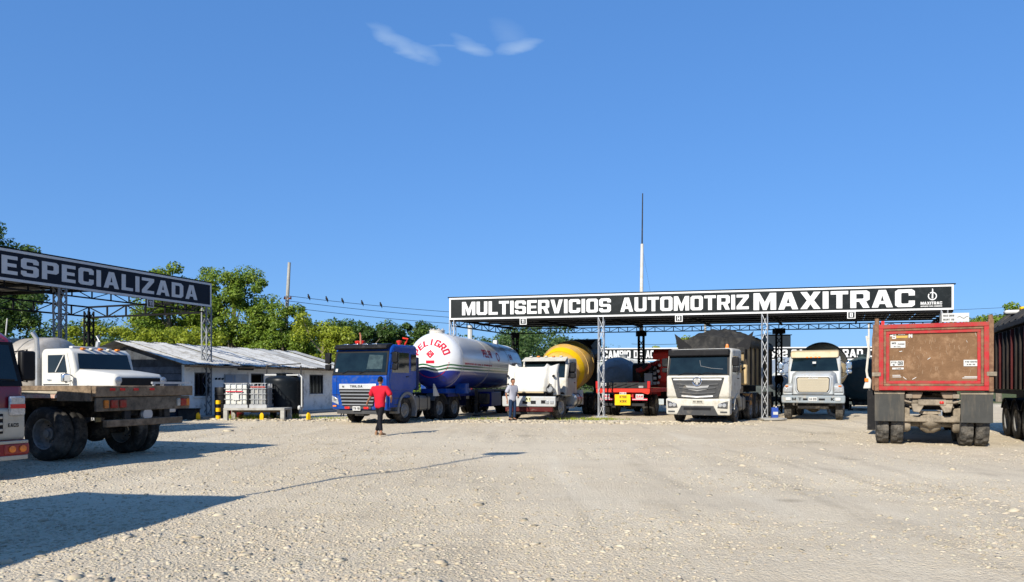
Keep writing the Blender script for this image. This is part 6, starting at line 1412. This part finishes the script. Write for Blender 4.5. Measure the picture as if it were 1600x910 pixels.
# ================================================================== BACKGROUND TANKS ON TRAILERS
def parked_tank(label, loc, rz, r, L_, zc, m, ribs=0, cone=False):
    o = thing('parked_tank_trailer', label, 'tank trailer', (*loc, 0), rz, 'tank trailers parked behind the bays')
    prof = [(.001, 0), (r*.5, .04), (r*.85, .16), (r, .36), (r, L_-.36), (r*.85, L_-.16), (.001, L_)]
    if cone: prof = [(r*.25, 0), (r*.45, .05), (r, L_*.55), (r*1.02, L_*.75), (r*.8, L_), (.001, L_+.05)]
    q = M().lathe(prof, (0, 0, zc), (0, 1, 0 if not cone else .1), 36, caps=False).obj('tank', m, o, smooth=True, ang=45)
    for k in range(ribs): M().lathe([(r+.002, -.03), (r+.03, -.02), (r+.03, .02), (r+.002, .03)], (0, .5 + k*(L_-1)/max(1, ribs-1), zc), (0,1,0), 36, caps=False).obj('tank_rib', m, q, smooth=True)
    M().lathe([(.22, 0), (.22, .2), (.26, .2), (.26, .26), (.001, .28)], (0, L_*.3, zc+r-.03), (0,0,1), 16).obj('manhole', m, o, smooth=True)
    if not cone: M().lathe([(r*.52, -.03), (r*.58, -.02), (r*.58, .02), (r*.52, .03)], (-.05, .06, zc), (0,-1,0), 30, caps=False).obj('end_ring', m, o, smooth=True)
    rails(o, .1, L_-.1, zc-r-.28, zc-r+.02)
    for y in (L_-1.0, L_-2.3): axle(o, y); duals(o, y)
    for s in (-1, 1): mm = M(); mm.bar((s*.6, 1.0, zc-r-.2), (s*.6, 1.0, .05), .12); mm.bx(s*.6-.14, s*.6+.14, .86, 1.14, 0, .05); mm.obj('landing_leg', dark_metal, o)
    return o
parked_tank('dark grey ribbed tank trailer showing above the red flatbed deck', (6.0, 43.0), R(-24), 1.2, 6.5, 1.85, mat('slate_tank', (.19, .21, .225), .5, metal=.2, dirt=(.2, .18, .15), dirt_amt=.25), 14)
parked_tank('pale grey cone ended tank between the lattice post and grey mixer', (15.6, 43.0), R(-24), 1.05, 5.0, 1.75, mat('pale_tank', (.40, .44, .46), .45, metal=.2, dirt=(.2, .18, .15), dirt_amt=.2), 0, True)
parked_tank('dark teal tank trailer beside the beige drum', (19.3, 40.5), R(-24), 1.2, 6.0, 1.75, mat('teal_tank', (.045, .075, .08), .5, dirt=(.1, .1, .09), dirt_amt=.25), 4)
# ================================================================== PROPS BY THE HOUSE
# stand, totes and water tank stand in front of the house on the same axis
ps = thing('tank_stand', 'long low concrete and timber stand carrying totes and water tank', 'stand', (-10.75, 31.0, 0), R(0))
STX0, STX1 = -1.22, 1.32
M().bx(STX0, STX1, -.5, .55, .40, .50).obj('top_slab', concrete, ps, bevel=.015)
for x in (STX0+.09, STX1-.09):
    for y in (-.42, .46): M().bx(x-.085, x+.085, y-.085, y+.085, -.03, .40).obj('leg', concrete, ps, bevel=.012)
M().bx(STX0+.2, STX1-.2, -.06, .06, .30, .395).obj('under_beam', wood, ps)
def tote(label, x, full):
    o = thing('bulk_tote', label, 'tote', (-10.75 + x, 31.0, .50), 0, 'caged totes on the stand')
    w, d_, h = .98 if full else .72, .9, 1.02
    M().bx(-w/2, w/2, -d_/2, d_/2, 0, .12).obj('pallet', galv, o)
    M().bx(-w/2+.04, w/2-.04, -d_/2+.04, d_/2-.04, .125, h-.04 if full else h-.10).obj('bladder', mat('milky_plastic' if full else 'grey_plastic_bladder', (.62, .62, .56) if full else (.22, .23, .23), .45, dirt=(.4, .37, .3), dirt_amt=.2), o, bevel=.06, seg=3)
    m = M()
    for z in (.14, .36, .58, .80, h):
        for y in (-d_/2, d_/2): m.bar((-w/2, y, z), (w/2, y, z), .022)
        for x_ in (-w/2, w/2): m.bar((x_, -d_/2, z), (x_, d_/2, z), .022)
    for k in range(5):
        f = k/4
        for y in (-d_/2, d_/2): m.bar((-w/2 + w*f, y, .12), (-w/2 + w*f, y, h), .022)
        for x_ in (-w/2, w/2): m.bar((x_, -d_/2 + d_*f, .12), (x_, -d_/2 + d_*f, h), .022)
    m.obj('cage', galv, o)
    if full:
        M().bx(-.12, .14, -d_/2-.02, -d_/2-.012, .32, .62).obj('label_plate', plate_white, o); M().bx(-.4, .3, -d_/2-.025, -d_/2-.013, .66, .70).obj('red_strap', letter_red, o)
    else: M().bx(-.3, .3, -d_/2-.02, -d_/2-.012, .84, .90).obj('red_strap', mat('faded_red', (.3, .08, .07), .6), o)
    M().cyl((0, 0, h-.05), (0, 0, h), .1).obj('filler_cap', black_plastic, o)
tote('milky white caged tote at the left end of the stand', -.72, True); tote('darker caged tote squeezed between white tote and black tank', .20, False)
wt_ = thing('water_tank', 'big black plastic water tank beside the totes', 'water tank', (-10.0, 32.35, 0))
tank_b = mat('black_tank_plastic', (.012, .016, .02), .38, var=.2, dirt=(.05, .05, .05), dirt_amt=.15)
m = M(); pr = [(.78, .42), (.80, .46)] + [(.80 + (.014 if k % 2 else 0), .50 + k*.12) for k in range(11)] + [(.76, 1.76), (.55, 1.84), (.32, 1.88), (.30, 1.93), (.001, 1.95)]
m.lathe(pr, (0,0,0), (0,0,1), 40); m.obj('shell', tank_b, wt_, smooth=True, ang=40)
M().lathe([(.34, 1.90), (.36, 1.92), (.36, 1.97), (.001, 1.99)], (0,0,0), (0,0,1), 24).obj('lid', tank_b, wt_, smooth=True)
for k in range(6): a = math.pi*2*k/6; M().cyl((.55*math.cos(a), .55*math.sin(a), 0), (.55*math.cos(a), .55*math.sin(a), .42), .09, n=8).obj('support_block', dark_metal, wt_)
M().tube([(.86, -.35, .3), (.86, -.35, 1.8), (.7, -.2, 1.9)], .035, 8).obj('overflow_pipe', plate_white, wt_, smooth=True)
M().lathe([(.001, -.07), (.09, -.05), (.11, 0), (.09, .05), (.001, .07)], (.80, -.5, .46), (1,0,0), 12).obj('outlet_valve', plate_white, wt_, smooth=True)
m = M()
for x in (-.75, .75): m.bar((x, -.1, 1.9), (x, -.1, 2.3), .05)
m.bar((-.75, -.1, 2.3), (.75, -.1, 2.38), .045); m.bar((-.3, -.1, 2.34), (.2, -.1, 2.12), .03); m.obj('top_frame', dark_metal, wt_)
M().bx(-.75, -.25, -.35, .1, 1.86, 1.92).obj('pale_board', plate_white, wt_); M().bx(.2, .72, -.4, .05, 1.86, 1.91).obj('pale_board', plate_white, wt_)
# striped bollard
bl = thing('striped_bollard', 'yellow and black striped bollard by the lattice post', 'bollard', (-12.45, 31.2, 0))
for k in range(5): M().cyl((0,0,.0 + k*.16 + .002), (0,0,.16 + k*.16), .10 if k % 2 == 0 else .098, n=16).obj('band', yellow_paint if k % 2 == 0 else black_plastic, bl, smooth=True)
M().lathe([(.098, .802), (.07, .84), (.001, .85)], (0,0,0), (0,0,1), 16).obj('cap', black_plastic, bl, smooth=True)
# drums
def barrel(label, x, y, m, h=.9, r=.29):
    o = thing('oil_drum', label, 'drum', (x, y, 0), 0, 'drums beside the house')
    pr = [(r*.96, 0), (r, .02)]
    for k in range(3): z = h*(k+1)/4; pr += [(r, z-.03), (r+.02, z), (r, z+.03)]
    pr += [(r, h-.02), (r*.97, h), (r*.93, h-.02), (.001, h-.02)]
    M().lathe(pr, (0,0,0), (0,0,1), 24).obj('shell', m, o, smooth=True, ang=30); M().cyl((r*.5,0,h-.022), (r*.5,0,h+.005), .035).obj('bung', galv, o)
barrel('tall black drum stack behind the striped bollard', -12.55, 32.0, black_plastic, 1.35, .36); barrel('dark red oil drum beside the black drum', -12.0, 32.1, mat('dark_red_drum', (.16, .015, .015), .5), .85)
barrel('dark blue drum under the shaded gable', -14.3, 31.0, mat('dark_blue_drum', (.02, .035, .06), .5), .8)
o = thing('crate_stack', 'dark crate standing by the house window', 'crate', (-13.55, 30.9, 0)); M().bx(-.35, .35, -.25, .25, 0, .42).obj('box', dark_metal, o, bevel=.02); M().bx(-.37, .37, -.27, .27, .42, .47).obj('lid', black_plastic, o, bevel=.01)
def jug(label, x, y, rot):
    o = thing('oil_jug', label, 'jug', (x, y, 0), rot, 'yellow jugs near the tank stand')
    M().loft([[(-.08,-.06,.0),(.08,-.06,0),(.08,.06,0),(-.08,.06,0)], [(-.08,-.06,.22),(.08,-.06,.22),(.08,.06,.22),(-.08,.06,.22)], [(-.03,-.03,.31),(.03,-.03,.31),(.03,.03,.31),(-.03,.03,.31)]]).obj('body', yellow_paint, o, bevel=.02)
    M().cyl((0,0,.305), (0,0,.35), .035).obj('cap', black_plastic, o)
jug('yellow jug standing right under the tank stand edge', -10.35, 30.45, .2); jug('yellow jug lying nearest the black water tank', -8.45, 30.55, .8); jug('yellow jug at the foot of the tall lattice post', -13.05, 30.6, .5)
# hand pump tripod near the right end of the house
o = thing('pipe_tripod', 'small black pipe tripod in front of the house wall', 'tripod', (-7.6, 33.6, .1))
for a in (0, 2.1, 4.2): M().tube([(.32*math.cos(a), .32*math.sin(a), -.08), (.03*math.cos(a), .03*math.sin(a), .62)], .028, 6).obj('leg', black_plastic, o, smooth=True)
M().lathe([(.05, .58), (.09, .66), (.04, .72), (.001, .74)], (0,0,0), (0,0,1), 10).obj('head', black_plastic, o, smooth=True)
# loose things under the canopy
o = thing('spare_tyre', 'whitish spare tyre lying by the dark flap beside the dump truck', 'tyre', (14.55, 33.2, 0)); q = link('casing', tyre_mesh(.34, .2, mat('chalky_rubber', (.5, .49, .46), .9), False), o); q.location = (0, 0, .34); q.rotation_euler = (0, 0, .6)
o = thing('blue_jerrycan', 'blue jerrycan standing left of the grey mixer bumper', 'jerrycan', (11.1, 31.1, 0)); M().bx(-.13, .13, -.1, .1, 0, .5).obj('body', mat('blue_can', (.03, .07, .30), .5), o, bevel=.03); M().bx(-.1, .1, -.105, -.1, .2, .32).obj('label', plate_white, o); M().cyl((.06,0,.49), (.06,0,.55), .035).obj('cap', plate_white, o)
o = thing('flat_slab', 'pale flat stone slab lying at the foot of the lattice post', 'slab', (10.75, 30.3, 0), .3); M().prism([(-.6, -.25), (.1, -.32), (.62, -.1), (.5, .28), (-.4, .3)], 0, .09, 'z').obj('stone', concrete, o, bevel=.03)

# ================================================================== POLES, WIRES, BIRDS
up = thing('utility_pole', 'pale leaning concrete utility pole among the trees behind the house', 'utility pole', (-17.0, 55.2, 0))
lean = .30
M().tube([(-.1, 0, 0), (.0, 0, 5), (lean, 0, 10.6)], [.17, .15, .11], 10).obj('shaft', concrete, up, smooth=True)
M().box((.02+lean*.5, 0, 7.9), (.55, .14, .12)).obj('crossarm', mat('rust_arm', (.28, .10, .05), .8), up)
for x in (-.2, .25): M().lathe([(.04, 0), (.06, .05), (.04, .1), (.001, .14)], (x+lean*.55, 0, 7.96), (0,0,1), 10).obj('insulator', mat('brown_glaze', (.18, .06, .03), .3), up, smooth=True)
up2 = thing('utility_pole', 'distant utility pole standing behind the long signboard', 'utility pole', (21, 80, 0))
M().tube([(0,0,0), (0,0,9.4)], [.17, .11], 10).obj('shaft', concrete, up2, smooth=True); M().box((0, 0, 8.9), (1.6, .12, .12)).obj('crossarm', wood, up2)
up3 = thing('utility_pole', 'utility pole beyond the right edge holding the far wires', 'utility pole', (76, 80, 0))
M().tube([(0,0,0), (0,0,12)], [.17, .11], 10).obj('shaft', concrete, up3, smooth=True); M().box((0, 0, 11.4), (1.6, .12, .12)).obj('crossarm', wood, up3)
wire_m = mat('wire', (.02, .02, .022), .6)
def wire(label, a, b, sag, r=.018):
    a, b = Vector(a), Vector(b); pts = [a.lerp(b, k/28) - Vector((0,0,sag*4*(k/28)*(1-k/28))) for k in range(29)]
    tag(M().tube(pts, r, 4).obj('power_wire', wire_m), label, 'wire', 'overhead wires'); return pts
wA = wire('topmost overhead wire, where the birds sit', (-16.8, 55.2, 8.10), (21, 80, 9.2), .95)
wire('middle overhead wire left of the long signboard', (-16.8, 55.2, 7.72), (21, 80, 8.7), 1.0)
wire('lowest overhead wire left of the long signboard', (-16.9, 55.2, 7.25), (21, 80, 8.2), 1.05)
wire('upper of the two wires past the right end of the signboard', (21, 80, 9.2), (76, 80, 11.5), .8); wire('lower of the two wires past the right end of the signboard', (21, 80, 8.6), (76, 80, 10.3), .9)
wire('slack cable under the canopy beside the tarpaulin hump', (13.9, 38.2, 4.3), (9.0, 46.0, 3.4), .15, .012); wire('second slack cable under the canopy', (13.9, 38.2, 4.2), (7.8, 48.0, 4.1), .25, .012)
bird_m = mat('bird_black', (.015, .015, .018), .6)
BL = ['bird on the topmost wire, perched nearest to the pole', 'second bird on the wire counting from the pole', 'third bird on the wire counting from the pole', 'fourth bird on the wire counting from the pole', 'bird on the topmost wire, perched farthest from the pole']
for k, f in enumerate((.035, .066, .094, .13, .165)):
    a = Vector((-16.8, 55.2, 8.10)).lerp(Vector((21, 80, 9.2)), f) - Vector((0,0,.95*4*f*(1-f)))
    o = M(); o.loft([[(.02*c*s0+dx, dy + .02*s0*sn_, dz) for c, sn_ in ((1,0),(.5,.87),(-.5,.87),(-1,0),(-.5,-.87),(.5,-.87))] for dx, dy, dz, s0 in ((.10,0,-.16,.6), (.06,0,-.05,2.2), (.02,0,.06,4.6), (-.02,0,.17,4.4), (-.03,0,.23,2.6), (-.05,0,.28,2.9), (-.05,0,.33,1.8), (-.10,0,.34,.3))])
    tag(o.obj('bird', bird_m, None, smooth=True, loc=tuple(a)), BL[k], 'bird', 'birds on the wire')
o = thing('marker_pole', 'red and white pole rising behind the gas tank', 'pole', (-4.1, 72.0, 0))
M().tube([(0,0,0), (0,0,4.6)], .28, 8).obj('lower_shaft', mat('red_pole', (.4, .05, .05), .6), o, smooth=True); M().tube([(0,0,4.6), (0,0,7.2)], .24, 8).obj('upper_shaft', plate_white, o, smooth=True)

# ================================================================== BEHIND-LEFT OF THE CAMERA: what throws the long shadow
bxk = thing('box_truck', 'box truck parked just outside the left of the picture, casting the wide shadow', 'truck', (-7.6, 5.2, 0), R(180-10))
M().bx(-1.3, 1.3, 0, 5.4, .95, 3.4).obj('cargo_box', plate_white, bxk, bevel=.03); rails(bxk, .2, 7.4, .7, .94)
M().prism([(5.6, .5), (5.6, 2.35), (5.8, 2.45), (7.0, 2.45), (7.35, 1.6), (7.4, .5)], -1.15, 1.15, 'x').obj('cab', white_cab, bxk, bevel=.08); M().slab([(-1.0, 7.03, 2.36), (1.0, 7.03, 2.36), (1.0, 7.34, 1.62), (-1.0, 7.34, 1.62)], -.01).obj('windscreen', glass, bxk)
for s in (-1, 1): wheel(bxk, s*1.0, 6.4, s); wheel(bxk, s*1.0, 1.4, s)
lpst = thing('lamp_post', 'tall lamp post left of the camera, casting the thin straight shadow', 'lamp post', (-6.14, 5.6, 0))
M().tube([(0,0,0), (0,0,7.2)], [.05, .035], 10).obj('shaft', galv, lpst, smooth=True); M().bx(-.4, .4, -.16, .16, 7.05, 7.3).obj('lamp_head', grey_plastic, lpst, bevel=.05); M().cyl((0,0,0), (0,0,.25), .16).obj('foot', concrete, lpst)

# ================================================================== PEOPLE
skin_m = mat('skin', (.26, .125, .075), .55, var=.08); hair_m = mat('hair', (.012, .010, .010), .7)
def skin_mesh(name, m, chains, parent, sub=2, root=0):
    """chains: lists of (x, y, z, radius); first vertices that coincide are merged so the figure stays one surface"""
    verts, rad, edges, idx = [], [], [], {}
    for ch in chains:
        prev = None
        for x, y, z, r in ch:
            key = (round(x, 3), round(y, 3), round(z, 3))
            if key not in idx: idx[key] = len(verts); verts.append((x, y, z)); rad.append(r)
            k = idx[key]
            if prev is not None and prev != k and (prev, k) not in edges and (k, prev) not in edges: edges.append((prev, k))
            prev = k
    me = bpy.data.meshes.new(name); me.from_pydata(verts, edges, []); me.materials.append(m)
    o = bpy.data.objects.new(name, me); COL.objects.link(o); o.parent = parent
    md = o.modifiers.new('skin', 'SKIN'); md.use_smooth_shade = True
    lay = me.skin_vertices[0].data if len(me.skin_vertices) else None
    for i, r in enumerate(rad):
        rr = r if isinstance(r, tuple) else (r, r); lay[i].radius = rr; lay[i].use_root = (i == root)
    sb = o.modifiers.new('sub', 'SUBSURF'); sb.levels = sub; sb.render_levels = sub
    return o
def head_mesh(parent, c, rz, m):
    """head with brow, nose, mouth, chin and ears"""
    bm_ = bmesh.new(); bmesh.ops.create_icosphere(bm_, subdivisions=4, radius=1)
    for v in bm_.verts:
        x, y, z = v.co; f = max(0, -y)
        px_, py_, pz_ = x*.075, y*.095, z*.115
        if z < 0: px_ *= 1 - .28*(-z)**1.5; py_ *= 1 - .12*(-z)
        px_ *= 1 - .08*max(0, z)
        py_ -= .020*math.exp(-((x/.13)**2 + ((z+.10)/.20)**2))*(f > .4)            # nose
        py_ += .010*(math.exp(-(((abs(x)-.38)/.16)**2 + ((z-.06)/.12)**2)))*(f > .4) # eye sockets
        py_ -= .006*math.exp(-((x/.30)**2 + ((z+.47)/.09)**2))*(f > .4)            # lips
        py_ -= .008*math.exp(-((x/.28)**2 + ((z+.85)/.18)**2))*(f > .2)            # chin
        px_ += math.copysign(.014, x)*math.exp(-(((abs(x)-1)/.12)**2 + (y/.16)**2 + ((z+.02)/.26)**2))  # ears
        v.co = (px_, py_, pz_)
    me = bpy.data.meshes.new('head'); bm_.to_mesh(me); bm_.free(); me.materials.append(m); me.polygons.foreach_set('use_smooth', [True]*len(me.polygons))
    o = link('head', me, parent); o.location = c; o.rotation_euler = (0, 0, rz); return o
def hair_cap(parent, c, rz):
    bm_ = bmesh.new(); bmesh.ops.create_icosphere(bm_, subdivisions=3, radius=1); kill = []
    for v in bm_.verts:
        x, y, z = v.co
        if z < -.28 or (y < -.35 and z < .42) or (y < 0 and z < .05): kill.append(v)
        n = 1 + .05*math.sin(13*x+9*z)*math.sin(11*y)
        v.co = (x*.083*n, y*.104*n + .004, z*.124*n + .004)
    bmesh.ops.delete(bm_, geom=kill, context='VERTS')
    me = bpy.data.meshes.new('hair'); bm_.to_mesh(me); bm_.free(); me.materials.append(hair_m); me.polygons.foreach_set('use_smooth', [True]*len(me.polygons))
    o = link('hair', me, parent); o.location = c; o.rotation_euler = (0, 0, rz)
    s_ = o.modifiers.new('thickness', 'SOLIDIFY'); s_.thickness = .012; s_.offset = -1; return o
def lerp3(a, b, t): return tuple(a[i] + (b[i]-a[i])*t for i in range(3))
def hand_chains(w, d, side):
    """palm and five fingers from wrist w pointing along d; side: sideways unit vector"""
    w, d, s = Vector(w), Vector(d).normalized(), Vector(side).normalized(); n = d.cross(s).normalized(); ch = []
    palm = w + d*.075
    ch.append([(*w, .022), (*(w + d*.03), (.026)), (*palm, .028)])
    for k, (off, ln) in enumerate(((-.028, .058), (-.010, .072), (.010, .076), (.027, .068))):
        b = palm + s*off; ch.append([(*palm, .028), (*(b + d*.022), .0095), (*(b + d*(.022+ln*.5) + n*.012), .0088), (*(b + d*(.022+ln*.85) + n*.034), .0078)])
    t0 = w + d*.03; ch.append([(*t0, .026), (*(t0 - s*.034 + d*.016), .0105), (*(t0 - s*.052 + d*.05 + n*.01), .009)])
    return ch
def person(name, label, loc, rz, J, shirt_m, trouser_m, shoe_m, head_turn=0.0, bare_feet=False):
    """J: joint positions. Figure faces -y locally."""
    root = thing(name, label, 'person', loc, rz)
    pel, chest, neck = J['pelvis'], J['chest'], J['neck']
    ch = [[(*pel, (.135, .095)), (*lerp3(pel, chest, .45), (.125, .085)), (*chest, (.145, .095)), (*lerp3(chest, neck, .75), (.075, .065)), (*neck, .052), (neck[0], neck[1]-.005, neck[2]+.09, .05)]]
    for s in ('l', 'r'):
        sh, el, wr = J['sh'+s], J['el'+s], J['wr'+s]; hp_, kn, an, to = J['hip'+s], J['kn'+s], J['an'+s], J['toe'+s]
        ch.append([(*chest, (.145, .095)), (*sh, .056), (*lerp3(sh, el, .55), .047), (*el, .038), (*lerp3(el, wr, .4), .036), (*wr, .022)])
        ch += hand_chains(wr, J.get('hd'+s, Vector(wr)-Vector(el)), J.get('hs'+s, (0, -1, 0)))
        ch.append([(*pel, (.135, .095)), (*hp_, .082), (*lerp3(hp_, kn, .5), .072), (*kn, .052), (*lerp3(kn, an, .35), .052), (*an, .034), (*lerp3(an, to, .5), .036), (*to, .03)])
    skin_mesh('body', skin_m, ch, root)
    # clothes follow the same joints
    sc_ = [[(pel[0], pel[1], pel[2]-.17, (.172, .125)), (pel[0], pel[1], pel[2]-.03, (.174, .125)), (*lerp3(pel, chest, .45), (.170, .122)), (*chest, (.185, .128)), (*lerp3(chest, neck, .62), (.10, .085)), (*lerp3(chest, neck, .88), (.066, .062))]]
    for s in ('l', 'r'):
        sh, el = J['sh'+s], J['el'+s]; sc_.append([(*chest, (.185, .128)), (*sh, .092), (*lerp3(sh, el, .5), .086), (*lerp3(sh, el, .9), .092)])
    skin_mesh('shirt', shirt_m, sc_, root, root=0)
    tc_ = []
    for s in ('l', 'r'):
        hp_, kn, an = J['hip'+s], J['kn'+s], J['an'+s]
        tc_.append([(pel[0], pel[1], pel[2]+.08, (.132, .095)), (pel[0], pel[1], pel[2]-.07, (.140, .105)), (*hp_, .10), (*lerp3(hp_, kn, .5), .090), (*kn, .070), (*lerp3(kn, an, .5), .066), (*lerp3(kn, an, .93), .060)])
    skin_mesh('trousers', trouser_m, tc_, root, root=0)
    for s in ('l', 'r'):
        an, to = Vector(J['an'+s]), Vector(J['toe'+s]); d = (to-an); d.z = 0; d.normalize(); sd = Vector((-d.y, d.x, 0)); heel = an - d*.06; base = min(an.z, to.z) - .055
        rings = []
        for f, w_, z0, z1 in ((-.02, .030, 0, .05), (.02, .040, 0, .085), (.09, .042, 0, .09), (.16, .046, 0, .062), (.22, .046, 0, .05), (.27, .034, .004, .038)):
            c = heel + d*f; zz = an.z - .075 + (to.z + .0 - an.z)*max(0, (f-.06)/.2)*0
            rings.append([tuple(c + sd*w_) [:2] + (zz+z0,), tuple(c + sd*w_*.85)[:2] + (zz+z1*.8,), tuple(c)[:2] + (zz+z1,), tuple(c - sd*w_*.85)[:2] + (zz+z1*.8,), tuple(c - sd*w_)[:2] + (zz+z0,)])
        o = M().loft(rings).obj('shoe', shoe_m, root, smooth=True, ang=70)
    hc = (neck[0], neck[1]-.012, neck[2]+.165)
    head_mesh(root, hc, head_turn, skin_m); hair_cap(root, hc, head_turn)
    return root
red_shirt = mat('red_shirt', (.50, .012, .03), .8, var=.12, scale=8, bump=.3, bscale=14); black_trs = mat('black_trousers', (.012, .012, .016), .8, var=.3, scale=9)
lilac = mat('pale_lilac_shirt', (.37, .375, .43), .85, var=.08, scale=8, bump=.3, bscale=14); navy_trs = mat('navy_trousers', (.025, .05, .11), .8, var=.2, scale=9)
sandal = mat('tan_sandal', (.22, .13, .07), .7); shoe_dark = mat('dark_shoe', (.02, .02, .022), .6)
# walking away from us
J = dict(pelvis=(0, 0, .93), chest=(0, -.01, 1.24), neck=(0, -.03, 1.43), shl=(.215, -.01, 1.36), shr=(-.215, -.01, 1.36),
         ell=(.33, -.05, 1.11), wrl=(.50, -.20, .95), elr=(-.37, .03, 1.12), wrr=(-.27, -.20, 1.00), hdl=(.5, -.6, -.6), hdr=(.5, -.75, -.2), hsl=(.5, -.3, .6), hsr=(0, 0, 1),
         hipl=(.085, 0, .88), hipr=(-.085, 0, .88), knl=(.03, -.13, .49), anl=(.17, -.12, .085), knr=(.0, .03, .48), anr=(-.17, .28, .10), toel=(.20, -.26, .03), toer=(-.19, .15, .03))
person('person', 'person in red polo shirt and black trousers walking across the gravel toward the blue truck', (-3.85, 21.45, 0), R(165), J, red_shirt, black_trs, sandal, R(-8))
J = dict(pelvis=(0, 0, .93), chest=(0, .0, 1.25), neck=(0, -.02, 1.44), shl=(.19, 0, 1.37), shr=(-.19, 0, 1.37),
         ell=(.25, .05, 1.10), wrl=(.22, -.14, .98), elr=(-.28, .07, 1.09), wrr=(-.29, -.03, .84), hdl=(-.6, -.5, -.2), hdr=(0, -.1, -1), hsl=(0, 0, 1), hsr=(0, -1, 0),
         hipl=(.09, 0, .88), hipr=(-.09, 0, .88), knl=(.10, -.02, .48), anl=(.11, .03, .085), knr=(-.10, -.01, .48), anr=(-.11, .03, .085), toel=(.13, -.11, .03), toer=(-.14, -.11, .03))
person('person', 'person in pale grey shirt and navy trousers standing at the tipped bonnet', (.02, 29.95, 0), R(38), J, lilac, navy_trs, shoe_dark, R(12))
